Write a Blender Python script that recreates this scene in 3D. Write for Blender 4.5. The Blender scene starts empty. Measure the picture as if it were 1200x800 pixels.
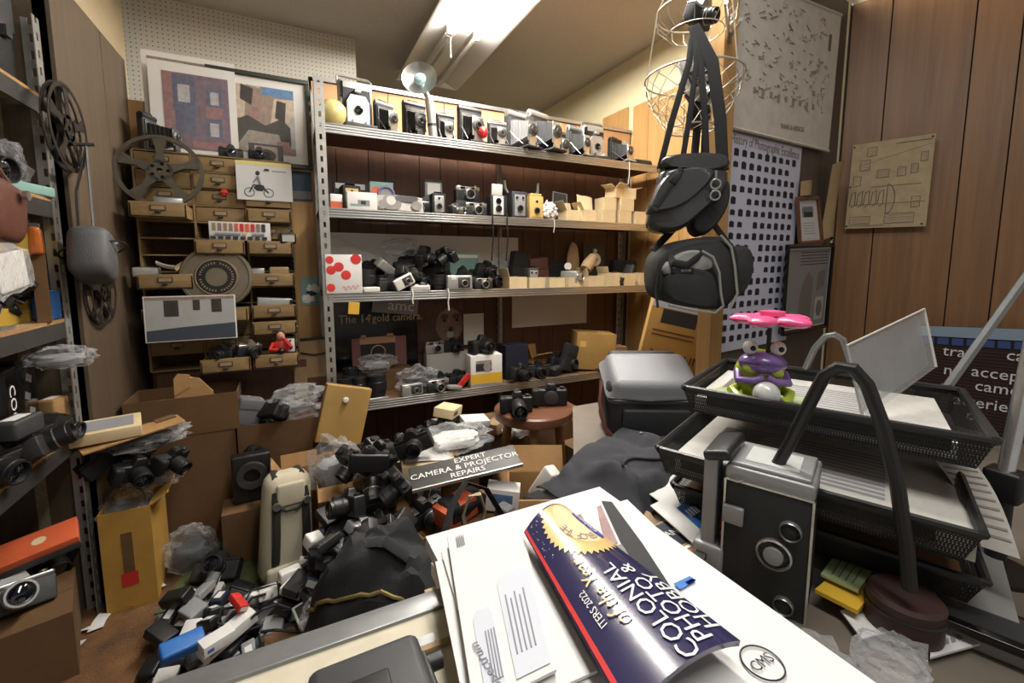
import bpy, bmesh, math, random
from math import sin, cos, pi, radians, atan, sqrt, atan2, tan
from mathutils import Vector, Matrix, Euler, noise
from mathutils.bvhtree import BVHTree
random.seed(7)
SC = bpy.context.scene
COL = SC.collection
# ------------------------------------------------------------------ camera
F, CX, CY = 514.0, 600.0, 366.0
PITCH, YAW, H = atan(56/514.0), radians(26.2), 1.2
cd = bpy.data.cameras.new('camera'); cam = bpy.data.objects.new('camera', cd); COL.objects.link(cam)
cam.location = (0, 0, H); cam.rotation_euler = (pi/2-PITCH, 0, -YAW)
cd.sensor_fit = 'HORIZONTAL'; cd.sensor_width = 36; cd.lens = 36*F/1200; cd.shift_y = -34/1200.0; cd.clip_start = 0.02
SC.camera = cam
vs = SC.view_settings; vs.view_transform = 'Standard'; vs.look = 'None'; vs.gamma = 1; vs.use_curve_mapping = False
vs.exposure = 0.68
# ------------------------------------------------------------------ world and large lights
W = bpy.data.worlds.new('world'); SC.world = W; W.use_nodes = True
bg = W.node_tree.nodes['Background']; bg.inputs[0].default_value = (1.0, .95, .9, 1); bg.inputs[1].default_value = .24
CEIL = 2.72
def area(name, loc, sx, sy, power, col=(1, .97, .93), rot=(0, 0, 0)):
    l = bpy.data.lights.new(name, 'AREA'); l.shape = 'RECTANGLE'; l.size = sx; l.size_y = sy; l.energy = power; l.color = col
    o = bpy.data.objects.new(name, l); COL.objects.link(o); o.location = loc; o.rotation_euler = rot; return o
area('tube_light', (1.02, 1.75, CEIL-.13), .16, 1.9, 22)            # lit half of the fixture in view
area('tube_light_behind', (.42, .05, CEIL-.13), .2, 1.4, 16)      # next fixture of the row, over the desk
# ------------------------------------------------------------------ pixels to places
def ray(px, py):
    a = (px-CX)/F; b = (CY-py)/F
    f = cos(PITCH)+b*sin(PITCH); z = -sin(PITCH)+b*cos(PITCH)
    return Vector((a*cos(YAW)+f*sin(YAW), -a*sin(YAW)+f*cos(YAW), z))
O = Vector((0, 0, H))
def onY(px, py, Y): r = ray(px, py); return O+r*(Y/r.y)
def onX(px, py, X): r = ray(px, py); return O+r*(X/r.x)
def onz(px, py, z): r = ray(px, py); return O+r*((z-H)/r.z)
def onP(px, py, p, n): r = ray(px, py); return O+r*((Vector(p)-O).dot(n)/r.dot(n))
def at(px, py, t): return O+ray(px, py)*t
def depth(p): p = Vector(p)-O; return (p.x*sin(YAW)+p.y*cos(YAW))*cos(PITCH)-p.z*sin(PITCH)
def mm(n, p): return n*depth(p)/F               # n pixels at place p, in metres
def solveX(px, Y, z):
    k = (px-CX)/F; c, s = cos(YAW), sin(YAW)
    return (k*(Y*c*cos(PITCH)-(z-H)*sin(PITCH))+Y*s)/(c-k*s*cos(PITCH))
# ------------------------------------------------------------------ materials
MATS = {}
def mat(name, col=(.5, .5, .5), rough=.5, metal=0, noise_s=0, amt=.0, bump=0, bscale=None, stretch=None, col2=None, alpha=1, emit=0, trans=0, spec=.5, coat=0):
    if name in MATS: return MATS[name]
    m = bpy.data.materials.new(name); m.use_nodes = True; nt = m.node_tree; b = nt.nodes['Principled BSDF']
    b.inputs['Base Color'].default_value = (*col, 1); b.inputs['Roughness'].default_value = rough; b.inputs['Metallic'].default_value = metal
    b.inputs['Specular IOR Level'].default_value = spec; b.inputs['Alpha'].default_value = alpha
    b.inputs['Transmission Weight'].default_value = trans; b.inputs['Coat Weight'].default_value = coat
    if emit: b.inputs['Emission Color'].default_value = (*col, 1); b.inputs['Emission Strength'].default_value = emit
    L = nt.links.new
    if noise_s or bump:
        tc = nt.nodes.new('ShaderNodeTexCoord'); mp = nt.nodes.new('ShaderNodeMapping'); L(tc.outputs['Object'], mp.inputs[0])
        mp.inputs['Scale'].default_value = stretch or (1, 1, 1)
    if noise_s:
        n = nt.nodes.new('ShaderNodeTexNoise'); n.inputs['Scale'].default_value = noise_s; n.inputs['Detail'].default_value = 5; n.inputs['Roughness'].default_value = .65
        L(mp.outputs[0], n.inputs['Vector'])
        cr = nt.nodes.new('ShaderNodeValToRGB'); c2 = col2 or tuple(c*(1-amt) for c in col); c1 = col if col2 else tuple(min(1, c*(1+amt)) for c in col)
        cr.color_ramp.elements[0].position = .32; cr.color_ramp.elements[1].position = .68
        cr.color_ramp.elements[0].color = (*c2, 1); cr.color_ramp.elements[1].color = (*c1, 1)
        L(n.outputs['Fac'], cr.inputs[0]); L(cr.outputs[0], b.inputs['Base Color'])
    if bump:
        n2 = nt.nodes.new('ShaderNodeTexNoise'); n2.inputs['Scale'].default_value = bscale or noise_s*4 or 60; n2.inputs['Detail'].default_value = 3
        L(mp.outputs[0], n2.inputs['Vector']); bp = nt.nodes.new('ShaderNodeBump'); bp.inputs['Strength'].default_value = bump; bp.inputs['Distance'].default_value = .01
        L(n2.outputs['Fac'], bp.inputs['Height']); L(bp.outputs[0], b.inputs['Normal'])
    MATS[name] = m; return m
def C(name, hexs, rough=.5, metal=0, **k):
    h = hexs.lstrip('#'); c = [int(h[i:i+2], 16)/255 for i in (0, 2, 4)]
    c = tuple(x/12.92 if x <= .04045 else ((x+.055)/1.055)**2.4 for x in c)
    if isinstance(k.get('col2'), str):
        g = k['col2'].lstrip('#'); g = [int(g[i:i+2], 16)/255 for i in (0, 2, 4)]
        k['col2'] = tuple(x/12.92 if x <= .04045 else ((x+.055)/1.055)**2.4 for x in g)
    return mat(name, c, rough, metal, **k)
C('black', '1b1b1c', .45); C('black_leather', '1f1f20', .6, bump=.25, bscale=900); C('rubber', '191919', .75); C('gloss_black', '101011', .15)
C('chrome', 'c9c9c6', .28, .9, noise_s=30, amt=.1); C('silver', 'b9b8b3', .4, .55, noise_s=25, amt=.08); C('alu', 'bdbcb8', .33, .85, noise_s=14, amt=.14, stretch=(.3, 6, 6))
C('white', 'e6e4df', .55); C('paper', 'd6d5d2', .8, noise_s=4, amt=.03); C('white_plastic', 'dedcd6', .4); C('grey_plastic', '8e8f90', .5); C('dark_grey', '3a3b3d', .55)
C('lens_glass', '0b0d16', .06, coat=1); C('steel_post', 'a9a7a1', .42, .6, noise_s=12, amt=.15); C('dark_steel', '4c4b48', .5, .5, noise_s=10, amt=.2)
C('cardboard', '9f7a4d', .85, noise_s=9, amt=.12); C('cardboard_dark', '664a2d', .9, noise_s=8, amt=.15); C('cream_card', 'd9c49a', .8, noise_s=10, amt=.08); C('ochre_card', 'b48a3c', .8, noise_s=8, amt=.12)
C('red', 'c8322c', .4); C('orange', 'd0613a', .55); C('yellow', 'e3b53a', .5); C('blue', '2c6bb5', .5); C('navy', '1d2233', .6); C('teal', '7fa39b', .5); C('pink', 'e0457f', .35)
C('tan', '9a815f', .8, noise_s=12, amt=.12); C('brown_leather', '5a3427', .5, bump=.2, bscale=300); C('fabric_black', '232426', .9, bump=.35, bscale=700); C('fabric_grey', '66676a', .85, bump=.3, bscale=700)
C('print_grey', '8f8f92', .6); C('print_dark', '2e2e31', .6); C('gold', 'd8b56a', .4)
C('wood_orange', 'a8743c', .5, noise_s=5, amt=.16, stretch=(8, 8, .5), bump=.05); C('drawer_wood', '8a7049', .7, noise_s=7, amt=.16, stretch=(.7, 4, 6), bump=.05)
def plastic_film():
    m = bpy.data.materials.new('clear_film'); m.use_nodes = True; nt = m.node_tree; nt.nodes.clear(); L = nt.links.new
    out = nt.nodes.new('ShaderNodeOutputMaterial'); mx = nt.nodes.new('ShaderNodeMixShader'); t = nt.nodes.new('ShaderNodeBsdfTransparent'); g = nt.nodes.new('ShaderNodeBsdfPrincipled')
    g.inputs['Base Color'].default_value = (.75, .76, .77, 1); g.inputs['Roughness'].default_value = .12
    lw = nt.nodes.new('ShaderNodeLayerWeight'); lw.inputs[0].default_value = .35; mr = nt.nodes.new('ShaderNodeMapRange'); mr.inputs[3].default_value = .07; mr.inputs[4].default_value = .5
    n = nt.nodes.new('ShaderNodeTexNoise'); n.inputs['Scale'].default_value = 45; n.inputs['Detail'].default_value = 3; bp = nt.nodes.new('ShaderNodeBump'); bp.inputs['Strength'].default_value = .7; bp.inputs['Distance'].default_value = .02
    tc = nt.nodes.new('ShaderNodeTexCoord'); L(tc.outputs['Object'], n.inputs['Vector']); L(n.outputs['Fac'], bp.inputs['Height']); L(bp.outputs[0], g.inputs['Normal']); L(bp.outputs[0], lw.inputs['Normal'])
    t.inputs[0].default_value = (.97, .97, .97, 1)
    L(lw.outputs['Facing'], mr.inputs[0]); L(mr.outputs[0], mx.inputs[0]); L(t.outputs[0], mx.inputs[1]); L(g.outputs[0], mx.inputs[2]); L(mx.outputs[0], out.inputs[0]); MATS['clear_film'] = m
plastic_film()
mat('acrylic', (.6, .62, .62), .08, alpha=.22)
# ------------------------------------------------------------------ mesh builder
def frame_of(d):
    d = d.normalized(); u = d.orthogonal().normalized(); return u, d.cross(u)
class MB:
    def __init__(s): s.v = []; s.f = []; s.m = []; s.mats = []
    def mi(s, m):
        if m not in s.mats: s.mats.append(m)
        return s.mats.index(m)
    def add(s, vs, fs, m, M=None):
        o = len(s.v); s.v += [(M @ Vector(p)) if M else Vector(p) for p in vs]; i = s.mi(m)
        for f in fs: s.f.append([o+k for k in f]); s.m.append(i)
        return s
    def box(s, c, d, m, b=0, r=None, taper=1):
        x, y, z = (q/2 for q in d); M = Matrix.Translation(c)
        if r: M = M @ Euler(r).to_matrix().to_4x4()
        t = taper
        if b <= 0:
            vs = [(-x, -y, -z), (x, -y, -z), (x, y, -z), (-x, y, -z), (-x*t, -y*t, z), (x*t, -y*t, z), (x*t, y*t, z), (-x*t, y*t, z)]
            return s.add(vs, [(3, 2, 1, 0), (4, 5, 6, 7), (0, 1, 5, 4), (1, 2, 6, 5), (2, 3, 7, 6), (3, 0, 4, 7)], m, M)
        b = min(b, x*.98, y*.98, z*.98); n = 3
        # rounded box: rings of a rounded rectangle
        def ring(zz, ins, tt):
            o = []
            for (sx, sy, a0) in ((1, 1, 0), (-1, 1, pi/2), (-1, -1, pi), (1, -1, 3*pi/2)):
                for k in range(n+1):
                    a = a0+k*pi/2/n; o.append(((sx*(x-b)+(b-ins)*cos(a))*tt, (sy*(y-b)+(b-ins)*sin(a))*tt, zz))
            return o
        R = []
        for k in range(n+1): a = k*pi/2/n; R.append(ring(-z+b-b*cos(a), b-b*sin(a), 1))
        for k in range(n+1): a = k*pi/2/n; R.append(ring(z-b+b*sin(a), b-b*cos(a), t))
        N = len(R[0]); vs = [p for q in R for p in q]; fs = [list(range(N))[::-1], [N*(len(R)-1)+k for k in range(N)]]
        for j in range(len(R)-1):
            for k in range(N): fs.append((j*N+k, j*N+(k+1) % N, (j+1)*N+(k+1) % N, (j+1)*N+k))
        return s.add(vs, fs, m, M)
    def cyl(s, p0, p1, r0, m, r1=None, n=18, cap=True):
        p0, p1 = Vector(p0), Vector(p1); u, w = frame_of(p1-p0); r1 = r0 if r1 is None else r1
        vs = [p0+(u*cos(2*pi*k/n)+w*sin(2*pi*k/n))*r0 for k in range(n)]+[p1+(u*cos(2*pi*k/n)+w*sin(2*pi*k/n))*r1 for k in range(n)]
        fs = [(k, (k+1) % n, n+(k+1) % n, n+k) for k in range(n)]
        if cap: fs += [list(range(n))[::-1], list(range(n, 2*n))]
        return s.add(vs, fs, m)
    def lathe(s, prof, m, o=(0, 0, 0), d=(0, 0, 1), n=24):
        o = Vector(o); d = Vector(d).normalized(); u, w = frame_of(d); vs = []; fs = []
        for (r, h) in prof: vs += [o+d*h+(u*cos(2*pi*k/n)+w*sin(2*pi*k/n))*max(r, 1e-5) for k in range(n)]
        for j in range(len(prof)-1):
            for k in range(n): fs.append((j*n+k, j*n+(k+1) % n, (j+1)*n+(k+1) % n, (j+1)*n+k))
        return s.add(vs, fs, m)
    def ring(s, c, d, R, r, m, n=24, k=8):
        c = Vector(c); u, w = frame_of(Vector(d)); dn = Vector(d).normalized(); vs = []; fs = []
        for i in range(n):
            e = u*cos(2*pi*i/n)+w*sin(2*pi*i/n)
            vs += [c+e*(R+r*cos(2*pi*j/k))+dn*(r*sin(2*pi*j/k)) for j in range(k)]
        for i in range(n):
            for j in range(k): fs.append((i*k+j, ((i+1) % n)*k+j, ((i+1) % n)*k+(j+1) % k, i*k+(j+1) % k))
        return s.add(vs, fs, m)
    def tube(s, pts, r, m, n=8, flat=None):
        pts = [Vector(p) for p in pts]; vs = []; fs = []; up = None
        for i, p in enumerate(pts):
            t = (pts[min(i+1, len(pts)-1)]-pts[max(i-1, 0)]).normalized()
            u = t.orthogonal().normalized() if up is None else (up-t*up.dot(t)).normalized()
            if flat is not None and up is None:
                u = (Vector(flat)-t*Vector(flat).dot(t)).normalized()
            up = u; w = t.cross(u); ra, rb = (r if isinstance(r, tuple) else (r, r))
            vs += [p+u*cos(2*pi*k/n)*ra+w*sin(2*pi*k/n)*rb for k in range(n)]
        for i in range(len(pts)-1):
            for k in range(n): fs.append((i*n+k, i*n+(k+1) % n, (i+1)*n+(k+1) % n, (i+1)*n+k))
        fs += [list(range(n))[::-1], [(len(pts)-1)*n+k for k in range(n)]]
        return s.add(vs, fs, m)
    def prism(s, pts, z0, z1, m, M=None):
        n = len(pts); vs = [(p[0], p[1], z0) for p in pts]+[(p[0], p[1], z1) for p in pts]
        fs = [list(range(n))[::-1], list(range(n, 2*n))]+[(k, (k+1) % n, n+(k+1) % n, n+k) for k in range(n)]
        return s.add(vs, fs, m, M)
    def sheet(s, fn, nu, nv, m, th=.0012):
        a = [[Vector(fn(i/nu, j/nv)) for j in range(nv+1)] for i in range(nu+1)]; vs = []; w = nv+1
        nr = {}
        for i in range(nu+1):
            for j in range(nv+1):
                du = a[min(i+1, nu)][j]-a[max(i-1, 0)][j]; dv = a[i][min(j+1, nv)]-a[i][max(j-1, 0)]
                k = du.cross(dv); nr[i, j] = k.normalized() if k.length > 1e-9 else Vector((0, 0, 1))
        vs = [a[i][j] for i in range(nu+1) for j in range(nv+1)]; N = len(vs)
        vs += [a[i][j]-nr[i, j]*th for i in range(nu+1) for j in range(nv+1)]; fs = []
        for i in range(nu):
            for j in range(nv):
                q = (i*w+j, (i+1)*w+j, (i+1)*w+j+1, i*w+j+1); fs += [q, tuple(N+k for k in q[::-1])]
        E = [i*w for i in range(nu+1)]+[nu*w+j for j in range(1, nv+1)]+[i*w+nv for i in range(nu-1, -1, -1)]+[j for j in range(nv-1, 0, -1)]
        for k in range(len(E)): p, q = E[k], E[(k+1) % len(E)]; fs.append((q, p, N+p, N+q))
        return s.add(vs, fs, m)
    def blob(s, c, d, m, amp=.15, freq=2.2, seed=0, nu=20, nv=12, sq=1.0, flatten=None):
        vs = []; fs = []; c = Vector(c); sd = Vector((seed*3.1, seed*1.7, seed*.9))
        def pw(x): return math.copysign(abs(x)**sq, x)
        for j in range(nv+1):
            ph = pi*j/nv-pi/2
            for i in range(nu):
                th = 2*pi*i/nu; e = Vector((cos(ph)*cos(th), cos(ph)*sin(th), sin(ph)))
                k = 1+amp*noise.noise(e*freq+sd)+amp*.5*noise.noise(e*freq*2.7+sd)
                p = Vector((pw(e.x)*d[0]/2*k, pw(e.y)*d[1]/2*k, pw(e.z)*d[2]/2*k))
                if flatten is not None and p.z < -flatten: p.z = -flatten
                vs.append(c+p)
        for j in range(nv):
            for i in range(nu): fs.append((j*nu+i, j*nu+(i+1) % nu, (j+1)*nu+(i+1) % nu, (j+1)*nu+i))
        return s.add(vs, fs, m)
    def mesh(s, name, smooth=35):
        me = bpy.data.meshes.new(name); me.from_pydata([tuple(p) for p in s.v], [], s.f)
        for x in s.mats: me.materials.append(MATS[x])
        me.polygons.foreach_set('material_index', s.m); me.polygons.foreach_set('use_smooth', [True]*len(s.f)); me.update()
        me.set_sharp_from_angle(angle=radians(smooth)); return me
    def to(s, name, parent=None, label=None, loc=None, rot=None, smooth=35, kind=None):
        o = bpy.data.objects.new(name, s.mesh(name, smooth)); COL.objects.link(o)
        if parent is not None: o.parent = parent
        if label: o['label'] = label
        if kind: o['kind'] = kind
        elif parent is not None and (name.endswith('print') or name.endswith('lettering') or name in ('drawn_lines', 'drawn_sketches', 'handwriting', 'title')): o['kind'] = 'stuff'
        if loc is not None: o.location = loc
        if rot is not None: o.rotation_euler = rot
        return o
def tag(o, label, cat, group=None):
    o['label'] = label; o['category'] = cat
    if group: o['group'] = group
    return o
def thing(name, label, cat, loc=(0, 0, 0), rot=(0, 0, 0), group=None):
    o = bpy.data.objects.new(name, None); COL.objects.link(o); o.empty_display_size = .02
    o.location = loc; o.rotation_euler = rot if not isinstance(rot, (int, float)) else (0, 0, rot)
    return tag(o, label, cat, group)
def struct(o): o['kind'] = 'structure'; return o
def text_mesh(mb, txt, size, m, M, align='CENTER', ext=.0006, sx=1.0, shear=0):
    c = bpy.data.curves.new('t', 'FONT'); c.body = txt; c.size = size; c.align_x = align; c.align_y = 'CENTER'; c.extrude = ext; c.resolution_u = 2; c.shear = shear
    o = bpy.data.objects.new('t', c); COL.objects.link(o); dg = bpy.context.evaluated_depsgraph_get(); me = bpy.data.meshes.new_from_object(o.evaluated_get(dg))
    bpy.data.objects.remove(o); bpy.data.curves.remove(c)
    mb.add([(v.co.x*sx, v.co.y, v.co.z) for v in me.vertices], [tuple(p.vertices) for p in me.polygons], m, M); bpy.data.meshes.remove(me); return mb
def MT(loc, rx=0, ry=0, rz=0): return Matrix.Translation(loc) @ Euler((rx, ry, rz)).to_matrix().to_4x4()
FACE = pi/2     # rotates text from lying to standing, reading towards -Y
# ------------------------------------------------------------------ settling: drop a thing onto what lies below it
SUP = []
def tree_objs(o):
    r = [o]
    for c in o.children: r += tree_objs(c)
    return r
def world_mat(o):
    M = o.matrix_basis.copy()
    while o.parent: o = o.parent; M = o.matrix_basis @ M
    return M
def geo(o):
    V = []; T = []
    for x in tree_objs(o):
        if x.type == 'MESH':
            M = world_mat(x); b = len(V); V += [M @ v.co for v in x.data.vertices]; T += [tuple(b+k for k in p.vertices) for p in x.data.polygons]
    return V, T
def support(o):
    V, T = geo(o)
    if not V: return
    lo = [min(v[k] for v in V) for k in range(3)]; hi = [max(v[k] for v in V) for k in range(3)]
    SUP.append((BVHTree.FromPolygons(V, T), lo, hi, V))
def drop(o, floor=0.0, add=True, gap=.001, q=.03, n=8, roam=.0):
    """lower a thing until it touches what lies under it; roam lets it slide sideways into the lowest gap nearby"""
    V, T = geo(o); lo = [min(v[k] for v in V) for k in range(3)]; hi = [max(v[k] for v in V) for k in range(3)]
    up = Vector((0, 0, 1)); me = BVHTree.FromPolygons(V, T); cells = []
    for i in range(n):
        for j in range(n):
            x = lo[0]+(hi[0]-lo[0])*(i+.5)/n; y = lo[1]+(hi[1]-lo[1])*(j+.5)/n
            a = me.ray_cast(Vector((x, y, -1)), up)
            if a[0] is not None: cells.append((x, y, a[0].z))
    near = [(b, l, h) for (b, l, h, VV) in SUP if not (l[0] > hi[0]+roam or h[0] < lo[0]-roam or l[1] > hi[1]+roam or h[1] < lo[1]-roam)]
    offs = [(0, 0)]
    if roam: offs += [(r*roam*cos(a*pi/4), r*roam*sin(a*pi/4)) for r in (.5, 1) for a in range(8)]
    best = None
    for (ox, oy) in offs:
        G = []
        for (x, y, z) in cells:
            top = floor; x += ox; y += oy
            for (b, l, h) in near:
                if l[0] <= x <= h[0] and l[1] <= y <= h[1] and h[2] > top:
                    c = b.ray_cast(Vector((x, y, 3)), -up)
                    if c[0] is not None: top = max(top, c[0].z)
            G.append(z-top)
        G.sort(); dz = min(G[int(q*(len(G)-1))] if G else lo[2]-floor, lo[2]-floor)
        sc = dz-.25*sqrt(ox*ox+oy*oy)
        if best is None or sc > best[0]: best = (sc, dz, ox, oy)
    o.location.x += best[2]; o.location.y += best[3]; o.location.z -= best[1]-gap
    if add: support(o)
    return o
# ================================================================== the room
C('floor_brown', '4a3220', .85, noise_s=9, amt=.4, bump=.5, bscale=120, col2='7a5630'); C('beige_plaster', 'c9b795', .9, noise_s=30, amt=.03, bump=.1, bscale=200)
C('yellow_plaster', 'e6dab4', .85, noise_s=20, amt=.03); C('ceiling', 'c8c1b8', .95, noise_s=160, amt=.14, bump=.9, bscale=170)
C('plank_dark', '5c3d2c', .5, noise_s=4, amt=.2, stretch=(9, 9, .4), bump=.06); C('plank_red', '553226', .5, noise_s=4, amt=.2, stretch=(9, 9, .4), bump=.06)
C('plank_orange', 'bd935c', .45, noise_s=4, amt=.14, stretch=(9, 9, .4), bump=.05); C('plank_brown', '8b6644', .42, noise_s=4, amt=.2, stretch=(10, 10, .35), bump=.06)
C('panel_brown', '5a4c3c', .55, noise_s=5, amt=.14, stretch=(9, 9, .5), bump=.05); C('panel_dark', '5e5248', .6, noise_s=5, amt=.15, stretch=(9, 9, .5), bump=.05); C('groove', '1c120b', .8)
C('peach_board', 'c99d6e', .6, noise_s=6, amt=.06)
def pegboard():
    m = C('pegboard', 'cfcbbf', .6); nt = m.node_tree; L = nt.links.new; b = nt.nodes['Principled BSDF']
    tc = nt.nodes.new('ShaderNodeTexCoord'); s = nt.nodes.new('ShaderNodeVectorMath'); s.operation = 'SCALE'; s.inputs['Scale'].default_value = 1/.0254
    fr = nt.nodes.new('ShaderNodeVectorMath'); fr.operation = 'FRACTION'; sb = nt.nodes.new('ShaderNodeVectorMath'); sb.operation = 'SUBTRACT'; sb.inputs[1].default_value = (.5, .5, .5)
    mu = nt.nodes.new('ShaderNodeVectorMath'); mu.operation = 'MULTIPLY'; mu.inputs[1].default_value = (1, 0, 1); ln = nt.nodes.new('ShaderNodeVectorMath'); ln.operation = 'LENGTH'
    lt = nt.nodes.new('ShaderNodeMath'); lt.operation = 'LESS_THAN'; lt.inputs[1].default_value = .13; mx = nt.nodes.new('ShaderNodeMix'); mx.data_type = 'RGBA'
    mx.inputs[6].default_value = b.inputs['Base Color'].default_value; mx.inputs[7].default_value = (.05, .045, .04, 1)
    L(tc.outputs['Object'], s.inputs[0]); L(s.outputs[0], fr.inputs[0]); L(fr.outputs[0], sb.inputs[0]); L(sb.outputs[0], mu.inputs[0]); L(mu.outputs[0], ln.inputs[0]); L(ln.outputs['Value'], lt.inputs[0]); L(lt.outputs[0], mx.inputs[0]); L(mx.outputs[2], b.inputs['Base Color'])
pegboard()
struct(MB().box((.7, 1.0, -.02), (4.6, 7.2, .04), 'floor_brown').to('floor'))
struct(MB().box((.7, 1.0, CEIL+.02), (4.6, 7.2, .04), 'ceiling').to('ceiling'))
YB, XL, XR = 2.66, -.655, 2.29
def planks(parent, x0, x1, z0, z1, m, widths, M, th=.012, gap=.004):
    x = x0; i = 0
    while x < x1-.01:
        w = widths[i % len(widths)]; e = min(x+w, x1)
        MB().box(((x+e)/2, -th/2, (z0+z1)/2), (e-x-gap, th, z1-z0), m, b=.0).to('plank', parent, rot=M.to_euler(), loc=M.translation); x = e; i += 1
wb = struct(MB().box(((.12+XR)/2+.02, YB+.02, 1.095), (XR-.12+.06, .03, 2.19), 'groove').box(((XL+.12)/2, YB+.02, .975), (.12-XL, .03, 1.95), 'groove').to('wall_back'))
planks(wb, XL, .12, 0, 1.95, 'plank_orange', (.16, .2, .11), MT((0, YB+.004, 0)))
planks(wb, .12, XR-.002, 0, 1.86, 'plank_dark', (.11, .17, .09, .2, .13), MT((0, YB+.004, 0)))
planks(wb, .12, XR-.002, 1.865, 2.165, 'peach_board', (.4, .33, .46), MT((0, YB+.004, 0)))
MB().box(((.13+XR)/2, YB-.008, 2.18), (XR-.13, .022, .022), 'alu').to('top_strip', wb)
# left brown panel, beige wall beyond it, pegboard sheets
wl = struct(MB().box((XL-.02, (1.95+YB)/2, 1.06), (.03, YB-1.95, 2.12), 'panel_brown').to('wall_left'))
planks(wl, 0, YB-1.95, 0, 2.12, 'panel_brown', (.42, .3), MT((XL-.006, 1.95, 0), rz=pi/2))
MB().box((XL-.19, 1.965, 1.06), (.37, .03, 2.12), 'panel_brown').to('end_panel', wl)
struct(MB().box((-1.04, .55, 1.36), (.03, 2.9, 2.72), 'panel_brown').to('wall_left_front'))
struct(MB().box((-.80, 2.6, 1.36), (.03, 1.3, 2.72), 'beige_plaster').to('wall_left_rear'))
struct(MB().box((-.18, 3.32, 2.1), (1.24, .012, 1.24), 'pegboard').to('wall_pegboard'))
o = struct(MB().box((0, 0, 0), (2.0, .01, .8), 'pegboard').to('wall_pegboard_left')); o.location = (-1.018, .95, 2.31); o.rotation_euler = (0, 0, pi/2)
struct(MB().box((.75, 4.2, 1.36), (3.4, .04, 2.72), 'beige_plaster').to('wall_far'))
# right wall beyond the shelf: yellow plaster with loose wood boards
wr = struct(MB().box((XR+.035, 2.72, 1.36), (.04, 2.95, 2.72), 'yellow_plaster').to('wall_right'))
for (y0, y1, zt) in ((2.69, 2.99, 2.372), (2.15, 2.63, 2.352), (1.75, 2.147, 2.33), (1.36, 1.747, 2.33)):
    k = max(1, round((y1-y0)/.16)); w = (y1-y0)/k
    for j in range(k): MB().box((XR+.006, y0+w*(j+.5), zt/2), (.016, w-.004, zt), 'plank_orange').to('plank', wr)
# dark partition and angled wood wall on the right
CR = Vector((2.37, 1.25, 0)); AD = radians(8); dD = Vector((-cos(AD), -sin(AD), 0)); nD = Vector((sin(AD), -cos(AD), 0))
wd = struct(MB().box((0, 0, 1.195), (1.04, .03, 2.39), 'panel_dark').to('wall_partition')); wd.location = CR+dD*.5-nD*.016; wd.rotation_euler = (0, 0, AD)
AW = radians(21); dW = Vector((sin(AW), -cos(AW), 0)); nW = Vector((-cos(AW), -sin(AW), 0))
ww = struct(MB().box((0, 0, 1.36), (2.6, .03, 2.72), 'yellow_plaster').to('wall_right_front')); ww.location = CR+dW*1.3-nW*.032; ww.rotation_euler = (0, 0, AW-pi/2)
MB().box((0, -.02, 1.19), (2.6, .012, 2.38), 'groove').to('backing', ww)
x = -1.3; ws = (.145, .265, .13, .26, .2, .15, .28)
for i in range(20):
    w = ws[i % 7]
    if x+w > 1.3: break
    MB().box((x+w/2, -.03, 1.195), (w-.005, .012, 2.39), 'plank_brown').to('plank', ww); x += w
def onD(px, py, off=.002): return onP(px, py, CR+nD*off, nD)
def onW(px, py, off=.02): return onP(px, py, CR+nW*off, nW)
# wooden post that carries the basket
PP = onD(838, 200, .02)
po = struct(MB().box((0, 0, 1.36), (.075, .05, 2.72), 'plank_orange').box((-.0395, 0, 2.4), (.004, .052, .62), 'white').to('trim_1')); po.location = (PP.x, PP.y-.01, 0); po.rotation_euler = (0, 0, AD)
# ------------------------------------------------------------------ fluorescent fixture
zf = CEIL-.085; a0, a1 = onz(467, 88, zf), onz(532, 110, zf); yF = (a0.y+a1.y)/2; xa, xb = a0.x, a1.x; xm = (xa+xb)/2; wF = xb-xa; LF = 2.44
fx = thing('ceiling_light', 'long two-tube fluorescent ceiling fixture with its near tubes lit', 'ceiling light', (xm, yF, CEIL))
MB().prism([(-wF/2, 0), (-wF/2+.01, 0), (-.07, .075), (.07, .075), (wF/2-.01, 0), (wF/2, 0), (.1, .084), (-.1, .084)], 0, LF, 'white', MT((0, 0, -.085), rx=pi/2)).to('reflector', fx)
MB().box((0, -LF/2, -.04), (.085, LF-.02, .05), 'white').to('ballast_cover', fx)
MB().box((0, .004, -.05), (wF, .01, .07), 'white').to('end_plate', fx)
MB().box((0, -LF-.004, -.05), (wF, .01, .07), 'white').to('end_plate', fx)
C('tube_lit', 'fff8ee', .5, emit=62); C('tube_off', 'cfccc4', .3)
YT = 2.79-yF
for sx in (-1, 1):
    MB().cyl((sx*.09, -.05, -.07), (sx*.09, YT+.03, -.07), .017, 'tube_off', n=14).to('tube', fx)
    MB().cyl((sx*.09, YT-.03, -.07), (sx*.09, -LF+.05, -.07), .017, 'tube_lit', n=14).to('tube', fx, label='lit fluorescent tube')
    for y in (-.035, YT, -LF+.035): MB().box((sx*.09, y, -.06), (.03, .03, .06), 'white').to('socket', fx)
q = onz(526, 45, zf)
MB().cyl((q.x-xm, YT+.02, -.09), (q.x-xm, YT+.02, -.2), .0022, 'white', n=8).cyl((q.x-xm, YT+.02, -.2), (q.x-xm, YT+.02, -.215), .004, 'white', n=8).to('pull_cord', fx)
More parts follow.
